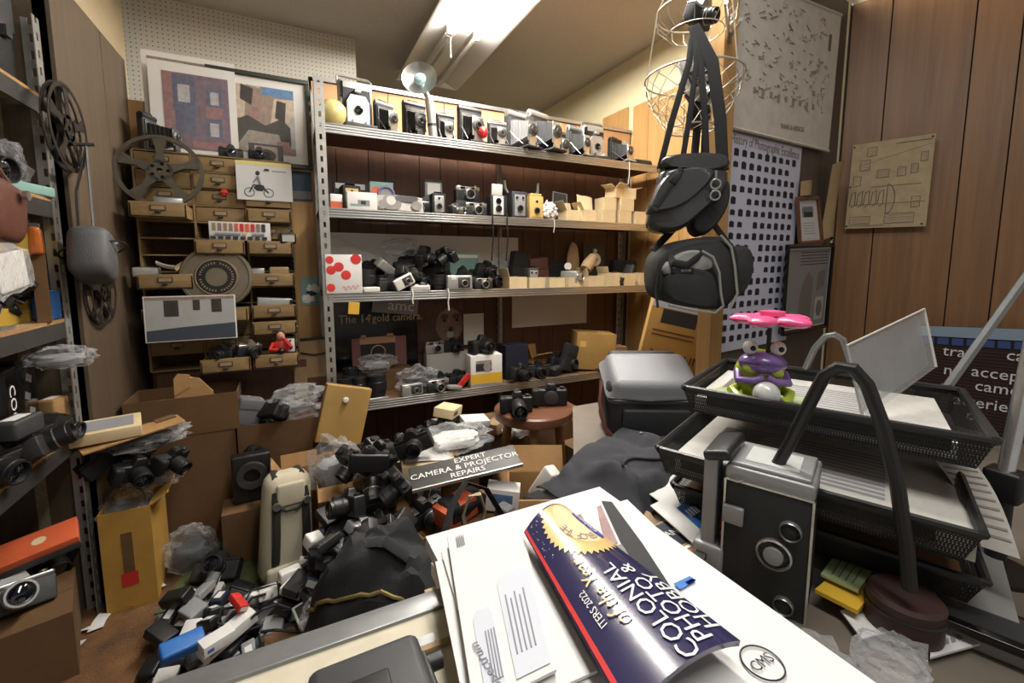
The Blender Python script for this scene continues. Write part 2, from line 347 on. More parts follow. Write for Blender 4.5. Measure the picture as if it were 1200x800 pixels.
# ================================================================== camera builders: local x = width, front = -y, base z = 0
def lensparts(t, c, r, L, m='black', ringm='chrome', glass=True, pname='lens', d=(0, -1, 0)):
    d = Vector(d); c = Vector(c)
    k = [(r*.98, 0), (r*.98, L*.28), (r*.9, L*.3), (r*.9, L*.36), (r, L*.38), (r, L*.8), (r*.94, L*.83), (r*.94, L), (r*.8, L), (r*.74, L*.86), (0, L*.84)]
    b = MB().lathe(k, m, c, d, n=22)
    if ringm: b.lathe([(r*1.02, L*.30), (r*1.03, L*.33), (r*1.02, L*.37)], ringm, c, d, n=22)
    o = b.to(pname, t)
    if glass: MB().lathe([(r*.74, L*.87), (r*.5, L*.92), (0, L*.94)], 'lens_glass', c, d, n=20).to('front_glass', o)
    return o
def slr(name, label, loc, rot=0, w=.14, body='black_leather', top='black', lens='black', L=None, group=None, digital=False, nolens=False, cat='camera'):
    t = thing(name, label, cat, loc, rot, group); h = w*.55; d = w*.3
    if digital:
        MB().box((0, 0, h*.42), (w*.96, d, h*.84), 'black', b=w*.05).to('body', t)
        MB().box((-w*.4, -d*.55, h*.45), (w*.2, d*.75, h*.86), 'rubber', b=w*.06).to('grip', t)
        MB().box((w*.03, -d*.1, h*.95), (w*.34, d*.9, h*.38), 'black', b=w*.05, taper=.72).to('prism_housing', t)
        MB().cyl((w*.34, 0, h*.82), (w*.34, 0, h*.93), w*.07, 'rubber', n=16).to('mode_dial', t)
    else:
        MB().box((0, 0, h*.38), (w, d, h*.76), body, b=w*.035).to('body', t)
        MB().box((0, 0, h*.82), (w*.98, d*.94, h*.16), top, b=w*.03).to('top_plate', t)
        MB().prism([(-w*.19, h*.88), (w*.19, h*.88), (w*.13, h*1.1), (w*.07, h*1.2), (-w*.07, h*1.2), (-w*.13, h*1.1)], -d*.48, d*.48, top, MT((0, 0, 0), rx=pi/2)).to('prism_housing', t)
        MB().cyl((-w*.36, 0, h*.86), (-w*.36, 0, h*1.0), w*.075, top, n=16).to('dial', t); MB().cyl((w*.36, 0, h*.86), (w*.36, 0, h*.97), w*.06, top, n=16).to('dial', t)
    MB().box((w*.02, 0, h*(1.2 if not digital else 1.15)), (w*.12, d*.4, h*.05), 'chrome' if top == 'chrome' else 'dark_steel').to('hot_shoe', t)
    if nolens: MB().lathe([(w*.2, 0), (w*.2, w*.03), (w*.17, w*.05), (0, w*.05)], 'dark_grey', (w*.03, -d*.5, h*.44), (0, -1, 0)).to('body_cap', t)
    else: lensparts(t, (w*.03, -d*.48, h*.44), w*.215, L or w*.4, lens, 'chrome' if not digital else 'rubber')
    return t
def rangefinder(name, label, loc, rot=0, w=.13, top='chrome', body='black_leather', group=None, cat='camera'):
    t = thing(name, label, cat, loc, rot, group); h = w*.6; d = w*.28
    MB().box((0, 0, h*.34), (w, d, h*.68), body, b=w*.04).to('body', t)
    MB().box((0, 0, h*.8), (w*.99, d*.95, h*.26), top, b=w*.03).to('top_plate', t)
    MB().box((-w*.22, -d*.48, h*.81), (w*.2, w*.012, h*.15), 'gloss_black').to('viewfinder_window', t); MB().box((w*.2, -d*.48, h*.81), (w*.13, w*.012, h*.13), 'gloss_black').to('rangefinder_window', t)
    MB().cyl((w*.36, 0, h*.9), (w*.36, 0, h*1.02), w*.06, top, n=14).to('dial', t); MB().cyl((-w*.34, 0, h*.9), (-w*.34, 0, h*1.0), w*.05, top, n=14).to('dial', t)
    lensparts(t, (w*.04, -d*.48, h*.42), w*.2, w*.2, top, None)
    return t
def compact(name, label, loc, rot=0, w=.11, m='silver', group=None, cat='camera'):
    t = thing(name, label, cat, loc, rot, group); h = w*.55; d = w*.28
    MB().box((0, 0, h/2), (w, d, h), m, b=w*.06).to('body', t)
    MB().box((w*.16, -d*.5, h*.5), (w*.48, d*.14, h*.7), 'dark_grey', b=.004).to('lens_cover', t)
    lensparts(t, (w*.16, -d*.5, h*.46), w*.13, w*.12, 'chrome', None)
    MB().box((-w*.25, -d*.5, h*.8), (w*.2, w*.02, h*.18), 'white_plastic').to('flash_window', t)
    MB().cyl((-w*.3, 0, h), (-w*.3, 0, h*1.05), w*.06, 'chrome', n=12).to('shutter_button', t)
    return t
def folder(name, label, loc, rot=0, w=.1, h=.16, group=None, trim='chrome', bel='black_leather', ext=.6, rollm='silver', cat='camera'):
    """open folding camera: tall back, drop bed, bellows, lens standard"""
    t = thing(name, label, cat, loc, rot, group); d = w*.3
    MB().box((0, d*.5, h*.5), (w, d, h), 'black_leather', b=w*.07).to('body', t)
    MB().cyl((-w*.5, d*.4, h*.93), (w*.5, d*.4, h*.93), h*.085, rollm, n=16).to('roll_housing', t); MB().tube([(-w*.3, d*.5, h), (-w*.2, d*.5, h*1.05), (w*.2, d*.5, h*1.05), (w*.3, d*.5, h)], (.006, .002), 'rubber', 6).to('carry_strap', t)
    MB().box((0, -.002, h*.46), (w*.86, .006, h*.74), 'dark_steel', b=.002).to('front_frame', t)
    e = w*ext
    MB().box((0, -e*.62, h*.035), (w*.8, e*1.25, h*.05), 'black_leather', b=.003).to('bed', t)
    [MB().box((v*w*.2, -e*.65, h*.075), (w*.04, e*1.1, h*.03), trim).to('rail', t) for v in (-1, 1)]
    b = MB(); N = 6
    for i in range(N):
        a = 1-.45*i/N; c = 1-.45*(i+1)/N; y0 = -e*i/N; y1 = -e*(i+.5)/N; y2 = -e*(i+1)/N; k = .9
        for (ya, sa, yb, sb) in ((y0, a, y1, a*k), (y1, a*k, y2, c)):
            W2, H2 = w*.39, h*.31; zc = h*.46
            va = [(-W2*sa, ya, zc-H2*sa), (W2*sa, ya, zc-H2*sa), (W2*sa, ya, zc+H2*sa), (-W2*sa, ya, zc+H2*sa)]; vb = [(-W2*sb, yb, zc-H2*sb), (W2*sb, yb, zc-H2*sb), (W2*sb, yb, zc+H2*sb), (-W2*sb, yb, zc+H2*sb)]
            b.add(va+vb, [(j, (j+1) % 4, 4+(j+1) % 4, 4+j) for j in range(4)], bel)
    b.to('bellows', t)
    st = MB().box((0, -e*1.02, h*.42), (w*.5, .006, h*.46), trim, b=.002).box((0, -e*1.02, h*.15), (w*.32, .01, h*.16), trim).to('lens_standard', t)
    MB().lathe([(w*.24, 0), (w*.24, w*.07), (w*.2, w*.09), (w*.13, w*.1), (w*.12, w*.15), (w*.09, w*.15), (0, w*.11)], 'dark_steel', (0, -e*1.02, h*.44), (0, -1, 0), n=20).lathe([(w*.25, w*.05), (w*.255, w*.06), (w*.25, w*.075)], 'chrome', (0, -e*1.02, h*.44), (0, -1, 0), n=20).to('shutter', t)
    MB().lathe([(w*.085, w*.151), (0, w*.152)], 'lens_glass', (0, -e*1.02, h*.44), (0, -1, 0), n=14).to('front_glass', t)
    [MB().tube([(v*w*.42, 0, h*.5), (v*w*.4, -e*.9, h*.1)], .002, trim, 6).to('strut', t) for v in (-1, 1)]
    return t
def instant_folder(name, label, loc, rot=0, w=.16, h=.27, group=None):
    t = thing(name, label, 'camera', loc, rot, group)
    MB().box((0, .03, h*.46), (w, .05, h*.92), 'silver', b=.012).to('body', t)
    MB().box((0, -.002, h*.42), (w*.82, .014, h*.68), 'black_leather').to('bellows', t)
    MB().prism([(-w*.33, h*.1), (w*.33, h*.1), (w*.33, h*.5), (w*.22, h*.62), (-w*.22, h*.62), (-w*.33, h*.5)], .012, .035, 'silver', MT((0, 0, 0), rx=pi/2)).to('lens_board', t)
    MB().lathe([(w*.12, .036), (w*.12, .045), (w*.09, .046), (w*.05, .04), (0, .04)], 'gloss_black', (0, 0, h*.36), (0, -1, 0)).to('lens', t)
    MB().box((0, -.02, h*.7), (w*.2, .03, h*.07), 'chrome', b=.004).to('viewfinder', t)
    MB().box((0, -.035, .012), (w*.95, .1, .022), 'dark_grey', b=.004).to('bed', t)
    MB().box((-w*.2, -.05, .032), (w*.08, .06, .016), 'chrome').box((w*.2, -.05, .032), (w*.08, .06, .016), 'chrome').to('focus_rail', t)
    MB().tube([(-w*.5, .03, h*.86), (-w*.5, .03, h*.97), (-w*.42, .03, h), (w*.42, .03, h*.99), (w*.5, .03, h*.95), (w*.5, .03, h*.84)], (.009, .006), 'steel_post', 8).to('carry_handle', t)
    MB().box((-w*.44, -.0, h*.72), (w*.07, .03, h*.25), 'gloss_black').to('rangefinder_tube', t)
    return t
def boxcam(name, label, loc, rot=0, w=.08, h=.1, d=.07, m='black_leather', face='silver', group=None, twin=False, hood=False):
    t = thing(name, label, 'camera', loc, rot, group)
    MB().box((0, 0, h*.5), (w, d, h), m, b=w*.05).to('body', t)
    MB().box((0, -d*.5, h*.48), (w*.72, .006, h*.8), face, b=.0025).to('face_plate', t)
    lensparts(t, (0, -d*.5, h*.36), w*.2, w*.14, 'dark_steel', None)
    for sx in ((-1, 1) if twin else (0,)): MB().cyl((sx*w*.2, -d*.5, h*.76), (sx*w*.2, -d*.56, h*.76), w*.09, 'gloss_black', n=14).ring((sx*w*.2, -d*.56, h*.76), (0, 1, 0), w*.09, .002, 'chrome', n=14, k=6).to('finder_lens', t)
    if hood: MB().box((0, 0, h*1.06), (w*.8, d*.8, h*.12), m, b=.004).to('hood', t)
    else: MB().tube([(-w*.3, 0, h), (-w*.25, 0, h*1.08), (w*.25, 0, h*1.08), (w*.3, 0, h)], (.006, .002), 'rubber', 6).to('carry_strap', t)
    MB().cyl((w*.5, 0, h*.7), (w*.56, 0, h*.7), w*.1, 'chrome', n=14).to('winding_knob', t)
    return t
def lensobj(name, label, loc, rot=0, r=.035, L=.09, group=None, caps=True):
    t = thing(name, label, 'lens', loc, rot, group)
    MB().lathe([(0, 0), (r*.8, 0), (r*.8, L*.12), (r*.92, L*.14), (r*.92, L*.3), (r, L*.33), (r, L*.7), (r*.95, L*.72), (r*.95, L*.98), (r*.85, L), (0, L*.96)], 'black', n=22).to('barrel', t)
    b = MB()
    for k in range(24): a = 2*pi*k/24; b.box((cos(a)*r, sin(a)*r, L*.52), (.003, .004, L*.3), 'rubber', r=(0, 0, a))
    b.to('focus_ring', t)
    MB().lathe([(r*.8, L*.965), (r*.4, L*1.0), (0, L*1.01)], 'lens_glass', n=18).to('front_glass', t)
    return t
def carton(name, label, loc, rot=0, d=(.2, .15, .12), m='cardboard', group=None, tape=None, cat='box', lid=None, b=.0):
    """closed carton with folded top flaps"""
    t = thing(name, label, cat, loc, rot, group); x, y, z = d
    MB().box((0, 0, z*.49), (x, y, z*.98), m, b=b).to('body', t)
    MB().box((0, -y*.251, z*.99), (x, y*.495, z*.02), m).to('flap', t); MB().box((0, y*.251, z*.99), (x, y*.495, z*.02), m).to('flap', t)
    if tape: MB().box((0, 0, z+.0006), (x*.98, y*.22, .001), tape).to('tape', t)
    return t
def openbox(name, label, loc, rot=0, d=(.2, .15, .12), m='cardboard', th=.004, flaps=(), group=None, fl=.5, cat='box', bottom=True):
    """open carton: bottom, four sides and flaps given as (side, angle from level outward)"""
    t = thing(name, label, cat, loc, rot, group); x, y, z = d
    if bottom: MB().box((0, 0, th/2), (x-2*th, y-2*th, th), m).to('bottom', t)
    MB().box((0, -y/2+th/2, z/2), (x, th, z), m).to('side', t); MB().box((0, y/2-th/2, z/2), (x, th, z), m).to('side', t)
    MB().box((-x/2+th/2, 0, z/2), (th, y-2*th, z), m).to('side', t); MB().box((x/2-th/2, 0, z/2), (th, y-2*th, z), m).to('side', t)
    for (s, a) in flaps:
        a = radians(a); L = fl*(y if s in 'fb' else x)
        if s == 'f': MB().box((0, -L/2, 0), (x, L, th), m).to('flap', t, loc=(0, -y/2, z), rot=(-a, 0, 0))
        if s == 'b': MB().box((0, L/2, 0), (x, L, th), m).to('flap', t, loc=(0, y/2, z), rot=(a, 0, 0))
        if s == 'l': MB().box((-L/2, 0, 0), (L, y, th), m).to('flap', t, loc=(-x/2, 0, z), rot=(0, a, 0))
        if s == 'r': MB().box((L/2, 0, 0), (L, y, th), m).to('flap', t, loc=(x/2, 0, z), rot=(0, -a, 0))
    return t
def printbox(name, label, loc, rot=0, d=(.1, .05, .1), m='white', face=(), side=None, group=None, cat='box', texts=()):
    """printed carton; face = coloured patches (x0,x1,z0,z1,mat) in 0..1 of the front; texts = (txt,x,z,size,mat)"""
    t = thing(name, label, cat, loc, rot, group); x, y, z = d
    MB().box((0, 0, z/2), (x, y, z), m, b=.0012).to('body', t)
    if side: MB().box((x*.5, 0, z/2), (.001, y*.96, z*.96), side).to('side_print', t)
    k = MB()
    for i, (a, b2, c, e, mm_) in enumerate(face): k.box((x*((a+b2)/2-.5), -y/2-.0003*(1+i*.6), z*(c+e)/2), (x*(b2-a), .0006+.0004*i, z*(e-c)), mm_)
    for (s, tx, tz, sz, m2) in texts: text_mesh(k, s, sz, m2, MT((x*(tx-.5), -y/2-.0016, z*tz), rx=FACE), ext=.0002)
    if k.v: k.to('print', t)
    return t
def filmbag(name, label, loc, rot=0, d=(.15, .12, .08), seed=1, group=None, cat='plastic bag', inner='dark_grey'):
    t = thing(name, label, cat, loc, rot, group)
    MB().blob((0, 0, d[2]*.5), d, 'clear_film', amp=.36, freq=2.2, seed=seed, nu=30, nv=18, flatten=d[2]*.46).to('film', t, smooth=40)
    if inner: MB().blob((0, 0, d[2]*.38), (d[0]*.66, d[1]*.62, d[2]*.52), inner, amp=.2, seed=seed+5, sq=.6, flatten=d[2]*.25).to('contents', t)
    return t
def brick(name, label, loc, rot=0, d=(.08, .05, .03), m='black', group=None, cat='charger', kind=0):
    """charger, battery pack or adapter"""
    t = thing(name, label, cat, loc, rot, group); x, y, z = d
    MB().box((0, 0, z/2), d, m, b=min(d)*.16).to('case', t)
    if kind == 0: MB().box((0, -y*.05, z*1.0), (x*.7, y*.6, z*.12), 'dark_grey' if m != 'dark_grey' else 'black', b=.001).to('battery_bay', t)
    elif kind == 1 and cat not in ('charger', 'adapter', 'box', 'package', 'battery', 'bar', 'card'): MB().box((0, -y*.04, z*.8), (x*1.02, y*1.0, z*.5), m, b=min(d)*.2).to('flap', t)
    elif kind == 1: MB().box((0, 0, z), (x*.6, y*.5, .0012), 'white').to('sticker', t)
    elif kind == 2: [MB().cyl((x*.5, e*y*.2, z*.5), (x*.66, e*y*.2, z*.5), .0025, 'chrome', n=8).to('plug_pin', t) for e in (-1, 1)]
    else: MB().box((0, -y*.5, z*.5), (x*.75, .0016, z*.6), 'silver').to('contact_plate', t)
    return t
# ================================================================== steel shelf unit at the back wall
SX0, SX1, SY0, SY1 = .115, 2.21, 2.28, 2.62
SZ = (1.855, 1.468, 1.062, .502)
su = thing('metal_shelf_unit', 'tall grey steel shelf unit with four aluminium-edged shelves against the panelling', 'shelf unit', (SX0, SY0, 0))
def perforated_post(parent, x, y, z0, z1, sx=1, sy=1, m='steel_post', w=.034, rot=0):
    """angle post with real slots: two flanges built as ladders"""
    b = MB(); pitch = .05; n = int((z1-z0)/pitch)
    for fl in (0, 1):
        def bx(u0, u1, c0, c1):
            if fl == 0: b.box((x+sx*(u0+u1)/2, y, (c0+c1)/2), (abs(u1-u0), .0025, c1-c0), m)
            else: b.box((x, y+sy*(u0+u1)/2, (c0+c1)/2), (.0025, abs(u1-u0), c1-c0), m)
        bx(0, w*.36, z0, z1); bx(w*.62, w, z0, z1)
        for i in range(n+1): bx(w*.36, w*.62, z0+i*pitch, min(z1, z0+i*pitch+.026))
    return b.to('post', parent)
def lo(o, t): return o
for (x, y, sx, sy, zt) in ((0, -.003, 1, 1, 2.035), (0, SY1-SY0+.004, 1, -1, 2.1), ((SX1-SX0)*.51, SY1-SY0+.004, 1, -1, 2.0), (SX1-SX0, SY1-SY0+.004, -1, -1, 2.1)):
    perforated_post(su, x, y, 0, zt, sx, sy, w=.042 if y < 0 else .034)
for i, z in enumerate(SZ):
    x1 = SX1-SX0-(.0, .02, .03, .06)[i]
    s = MB().box((x1/2, (SY1-SY0)/2, z-.006), (x1-.004, SY1-SY0-.012, .012), 'cardboard_dark').box((x1/2, (SY1-SY0)/2, z-.02), (x1-.01, SY1-SY0-.03, .014), 'plank_dark').to('shelf', su)
    b = MB(); n = 4
    b.box((x1/2, .002, z-.022), (x1, .004, .046), 'alu')
    for k in range(n): b.box((x1/2, -.0015, z-.004-k*.0125), (x1, .005, .0075), 'alu', b=.001)
    b.to('edge_trim', s)
# wall sheets behind the shelves
def wallsheet(name, label, px0, py0, px1, py1, m, cat='poster', Y=YB-.012, tilt=0, th=.003, group=None):
    a, c = onY(px0, py0, Y), onY(px1, py1, Y); w, h = abs(c.x-a.x), abs(a.z-c.z)
    t = thing(name, label, cat, ((a.x+c.x)/2, Y, (a.z+c.z)/2), (0, tilt, 0), group)
    MB().box((0, 0, 0), (w, th, h), m).to('sheet', t); return t, w, h
# ------------------------------------------------------------------ cabinet of small drawers
DX0, DX1, DYF, DYB = -.60, .0, 2.44, 2.63
cols = [(-.60, -.395), (-.395, -.195), (-.195, .0)]
ztop, zbot, NR = 1.69, .72, 13; rh = (ztop-zbot)/NR
dc = thing('drawer_cabinet', 'worn wooden cabinet of many small drawers, several pulled out with gear on them', 'cabinet', ((DX0+DX1)/2, DYF, zbot))
bx0 = (DX0+DX1)/2
MB().box((0, DYB-DYF, (ztop-zbot)/2), (DX1-DX0, .008, ztop-zbot), 'cardboard_dark').to('back_panel', dc)
for x in (DX0, cols[1][0], cols[2][0], DX1): MB().box((x-bx0, (DYB-DYF)/2, (ztop-zbot)/2), (.008, DYB-DYF, ztop-zbot), 'drawer_wood').to('divider', dc)
for r in range(NR+1): MB().box((0, (DYB-DYF)/2, r*rh), (DX1-DX0, DYB-DYF-.004, .006), 'drawer_wood').to('divider', dc)
# rows from the top: pull-out per column (metres), None = drawer missing
PULL = {0: (0, 0, .02), 1: (0, .01, 0), 2: (0, .0, .03), 3: (.13, .0, .06), 4: (None, None, .02), 5: (None, .10, .10), 6: (None, None, None), 7: (.11, .02, .10), 8: (None, None, None), 9: (.09, .15, .09), 10: (None, 0, .12), 11: (0, 0, 0), 12: (None, .17, .16)}
drawers = {}
for r in range(NR):
    for c in range(3):
        p = PULL[r][c]
        if p is None: continue
        x0, x1 = cols[c]; w = x1-x0-.012; h = rh-.012; z = (NR-1-r)*rh+.004; D = DYB-DYF-.014
        b = MB().box(((x0+x1)/2-bx0, -p+.004, z+h/2), (w, .008, h), 'drawer_wood', b=.001)
        if p > .03:
            b.box(((x0+x1)/2-bx0, -p+D/2, z+.003), (w-.004, D, .005), 'drawer_wood')
            for s in (-1, 1): b.box(((x0+x1)/2-bx0+s*(w/2-.004), -p+D/2, z+h*.45), (.005, D, h*.85), 'drawer_wood')
            b.box(((x0+x1)/2-bx0, -p+D-.004, z+h*.45), (w-.004, .005, h*.85), 'drawer_wood')
        d = b.to('drawer', dc); drawers[r, c] = ((x0+x1)/2, DYF-p, zbot+z+h)
        xm_ = (x0+x1)/2-bx0
        MB().box((xm_, -p-.002, z+h*.62), (.052, .004, h*.34), 'dark_steel').box((xm_, -p-.0045, z+h*.62), (.044, .001, h*.24), 'tan').box((xm_, -p-.008, z+h*.36), (.02, .014, .008), 'dark_steel', b=.003).to('label_pull', d)
# stack of rough boards under the cabinet
st = thing('side_cabinet', 'low dark wooden cabinet with board seams under the small drawers', 'cabinet', (-.28, DYF+.02, 0))
MB().box((0, .1, .355), (.62, .19, .71), 'plank_dark').to('carcass', st)
for k in range(5): MB().box((.28-.06*0, -.0, .1+k*.13), (.06, .02, .115), 'tan').to('board', st)
# ------------------------------------------------------------------ left steel shelf unit
LXF, LXB, LY0, LY1 = -.67, -1.0, .75, 1.925
LZ = (1.715, 1.405, 1.028, .655)
ls = thing('metal_shelf_rack', 'grey slotted-steel rack with board shelves along the left wall', 'shelf unit', (LXF, LY1, 0))
for (x, y, sx, sy) in ((0, 0, -1, -1), (LXB-LXF, 0, 1, -1), (0, LY0-LY1, -1, 1), (LXB-LXF, LY0-LY1, 1, 1)):
    perforated_post(ls, x, y, 0, 1.945, sx, sy, w=.04)
for i, z in enumerate(LZ):
    s = MB().box(((LXB-LXF)/2, (LY0-LY1)/2, z-.009), (LXF-LXB-.02, LY1-LY0-.02, .018), 'tan').to('shelf', ls)
    MB().box((-.004, (LY0-LY1)/2, z-.035), (.006, LY1-LY0-.004, .05), 'dark_steel').box((-.006, (LY0-LY1)/2, z-.006), (.008, LY1-LY0-.004, .012), 'cardboard').to('edge_beam', s)
# ================================================================== things on the back shelf unit
def S(k, px, dy=.07, dz=0): z = SZ[k]+dz; Y = SY0+dy; return Vector((solveX(px, Y, z), Y, z))
def pile():
    SUP.clear()
# ---- top shelf
p = S(0, 391, .10); r = mm(17, p)
t = thing('lamp_globe', 'pale yellow glass globe at the end of the top shelf', 'globe', p)
C('amber_glass', 'd9c886', .12, coat=.6)
MB().lathe([(r*.5, 0), (r*.55, .008), (r*.8, r*.35), (r*1.0, r*.95), (r*.93, r*1.4), (r*.6, r*1.8), (r*.2, r*1.96), (0, r*1.98)], 'amber_glass', n=28).to('bowl', t); MB().lathe([(0, .0), (r*.56, 0), (r*.56, .01), (r*.5, .012)], 'dark_steel').to('collar', t)
p = S(0, 419, .10); instant_folder('folding_instant_camera', 'large silver folding instant camera beside the yellow globe', p, .12, mm(38, p), mm(63, p))
p = S(0, 452, .10); folder('folding_camera', 'black folding camera with a pale top next to the large instant camera', p, .45, mm(24, p), mm(38, p), rollm='silver')
p = S(0, 487, .13); folder('folding_camera', 'dark folding camera directly behind the flash reflector', p, .2, mm(27, p), mm(44, p), trim='dark_steel', rollm='black', ext=.5)
p = S(0, 523, .11); folder('folding_camera', 'small dark folding camera right of the flash handle', p, .05, mm(21, p), mm(34, p), rollm='black', ext=.45)
p = S(0, 552, .11); folder('folding_camera', 'tall folding camera with strut-mounted lens behind the red ball', p, .1, mm(29, p), mm(45, p), ext=.6, rollm='black')
p = S(0, 583, .09); folder('folding_camera', 'small chrome folding camera right of the red ball', p, -.1, mm(22, p), mm(32, p), ext=.7)
p = S(0, 606, .12); folder('folding_camera', 'tall folding camera with pale extended bellows and silver top', p, .25, mm(28, p), mm(47, p), bel='grey_plastic', ext=.9)
p = S(0, 632, .12); folder('folding_camera', 'tallest folding camera with grey bellows and a bright silver top', p, .3, mm(29, p), mm(50, p), bel='dark_grey', ext=.9)
p = S(0, 655, .13); folder('folding_camera', 'short folding camera tucked right of the tallest one', p, .15, mm(22, p), mm(32, p), ext=.5)
p = S(0, 674, .11); folder('folding_camera', 'folding camera with grey top touching the white instant camera', p, .25, mm(21, p), mm(38, p), ext=.8, rollm='grey_plastic')
p = S(0, 696, .10); instant_folder('folding_instant_camera', 'white and silver folding instant camera near the shelf\'s open end', p, -.05, mm(28, p), mm(45, p))
p = S(0, 722, .12); folder('folding_camera', 'dark folding camera last in the row before the black roll', p, .25, mm(20, p), mm(31, p), ext=.9, rollm='black')
p = S(0, 751, .13); t = thing('film_roll_case', 'black cylindrical case lying at the right end of the top shelf', 'case', (p.x, p.y, p.z+mm(5.5, p)))
MB().cyl((-.07, 0, 0), (.07, 0, 0), mm(5.5, p), 'black', n=20).to('tube', t); MB().cyl((-.075, 0, 0), (-.07, 0, 0), mm(5.5, p)*1.03, 'grey_plastic', n=20).to('cap', t)
# flash gun with reflector dish
p = S(0, 508, .035); hh = mm(48, p); t = thing('flash_gun', 'silver flash gun with a round polished reflector and blue bulb', 'flash', p, (0, -.1, 0))
MB().cyl((0, 0, 0), (0, 0, hh*.92), mm(5, p), 'silver', n=18).cyl((0, 0, hh*.28), (0, 0, hh*.34), mm(5.3, p), 'dark_steel', n=18).to('handle', t)
R = mm(19, p); dd = Vector((-.35, -.86, .25)); cc = Vector((-mm(8, p), -.005, hh*1.25))
MB().lathe([(R*.18, 0), (R*.5, R*.08), (R*.85, R*.3), (R, R*.5), (R*1.03, R*.52), (R*1.0, R*.49), (R*.8, R*.25), (R*.45, R*.05), (R*.15, -.0)], 'chrome', cc, dd, n=30).to('reflector', t)
C('blue_bulb', 'bfe0e2', .1, coat=.5); MB().lathe([(R*.1, 0), (R*.13, R*.12), (R*.33, R*.3), (R*.36, R*.45), (R*.22, R*.62), (0, R*.68)], 'blue_bulb', cc, dd, n=18).to('flash_bulb', t)
MB().cyl((0, 0, hh*.9), cc-dd*.005, mm(3.4, p), 'silver', n=14).to('neck', t)
p = S(0, 566, .015); rr = mm(6.5, p); t = thing('red_ball_switch', 'small red ball on a wire stand at the shelf edge', 'ball', p)
MB().lathe([(0, 0), (rr*.6, .15*rr), (rr*.95, rr*.7), (rr, rr), (rr*.8, rr*1.6), (rr*.4, rr*1.92), (0, rr*2)], 'red', (0, 0, .03), n=20).to('ball', t); MB().cyl((0, 0, 0), (0, 0, .034), .004, 'chrome', n=10).cyl((0, 0, 0), (0, 0, .003), .015, 'chrome', n=14).to('stand', t)
# ---- second shelf
p = S(1, 394, .05); printbox('film_box', 'tiny orange and white film box by the left post on the second shelf', p, .1, (mm(13, p), .03, mm(17, p)), 'white', [(0, 1, 0, .5, 'orange')])
p = S(1, 411, .17); boxcam('box_camera', 'bronze box camera behind the white printed box', p, .1, mm(20, p), mm(30, p), .09, 'black_leather', 'gold')
p = S(1, 411, .26); t = carton('shelf_carton', 'dark grey carton with a silver strip behind the bronze camera', p, 0, (mm(36, p), .06, mm(35, p)), 'dark_grey')
MB().box((0, -.032, mm(31, p)), (mm(32, p), .004, mm(6, p)), 'silver').to('strip', t)
p = S(1, 424, .04); t = printbox('camera_carton', 'white carton printed with a small camera on the second shelf', p, .02, (mm(33, p), .05, mm(20, p)), 'white', [(.35, .75, .22, .55, 'grey_plastic'), (.1, .5, .2, .32, 'teal'), (.45, .62, .3, .5, 'print_dark')])
p = S(1, 447, .13); printbox('support_carton', 'plain grey carton holding up the orange-dot box', p, 0, (mm(30, p), .07, mm(18, p)), 'dark_grey')
p = S(1, 447, .13, mm(18, p)); t = printbox('disc_box', 'box with an orange dot and a purple arc standing on the grey carton', p, 0, (mm(26, p), .04, mm(17, p)), 'white', [(0, 1, 0, 1, 'teal'), (.3, 1, .05, .75, 'print_grey')])
w = mm(26, p); C('lilac', '7d6f9e', .5)
MB().cyl((-w*.28, -.021, w*.24), (-w*.28, -.0225, w*.24), w*.2, 'orange', n=20).ring((w*.18, -.0225, w*.12), (0, 1, 0), w*.34, w*.06, 'lilac', n=24, k=6).to('print_dot', t)
p = S(1, 470, .045); w = mm(54, p); h = mm(18, p)
t = thing('portrait_print', 'long black and white portrait print leaning on the second shelf', 'photo', (p.x, p.y, p.z+.004), (-.18, 0, .04))
C('photo_bg', 'b9b5ae', .4); C('photo_mid', '77726c', .4); C('photo_dk', '2d2a28', .4)
MB().sheet(lambda u, v: ((u-.5)*w, -.02*sin(u*pi), v*h), 14, 2, 'photo_bg').to('sheet', t)
k = MB()
for (cx, cz, rx, rz, mt) in ((-.2, .5, .2, .62, 'photo_mid'), (-.22, .62, .1, .3, 'photo_bg'), (.12, .8, .26, .26, 'photo_dk'), (.33, .35, .12, .3, 'photo_mid'), (-.42, .3, .08, .3, 'photo_mid')):
    pts = [(max(-.49, min(.49, cx+rx*cos(a*pi/8)))*w, max(.02, min(.98, cz+rz*sin(a*pi/8)))*h) for a in range(16)]
    k.prism(pts, .0215+.0004*len(k.v)/32, .0222+.0004*len(k.v)/32, mt, MT((0, 0, 0), rx=pi/2))
k.to('print', t)
p = S(1, 489, .13); rangefinder('rangefinder_camera', 'silver camera with a round flash rim behind the portrait print', p, 0, mm(28, p)); 
p = S(1, 507, .2); t = printbox('grey_carton', 'grey carton under the slide viewer on the second shelf', p, 0, (mm(26, p), .07, mm(22, p)), 'dark_grey')
p = S(1, 507, .2, mm(22, p)); w = mm(21, p); t = thing('slide_viewer', 'small grey slide viewer with a square lit-looking screen', 'slide viewer', p)
MB().box((0, 0, w*.45), (w, .05, w*.9), 'grey_plastic', b=.006).to('body', t); MB().box((0, -.026, w*.46), (w*.72, .003, w*.62), 'white').to('screen', t); MB().box((0, -.028, w*.9), (w*1.04, .012, w*.06), 'dark_steel').box((0, -.028, w*.03), (w*1.04, .012, w*.06), 'dark_steel').to('rim', t)
p = S(1, 513, .04); boxcam('box_camera', 'small silver-faced box camera below the slide viewer', p, 0, mm(16, p), mm(23, p), .06)
p = S(1, 534, .06); slr('reflex_camera', 'worn chrome camera turned sideways beside the small box camera', p, .7, mm(22, p), top='chrome', lens='chrome')
p = S(1, 557, .05); ra = rangefinder('rangefinder_camera', 'chrome rangefinder camera with a wide lens at the shelf edge', p, .05, mm(27, p))
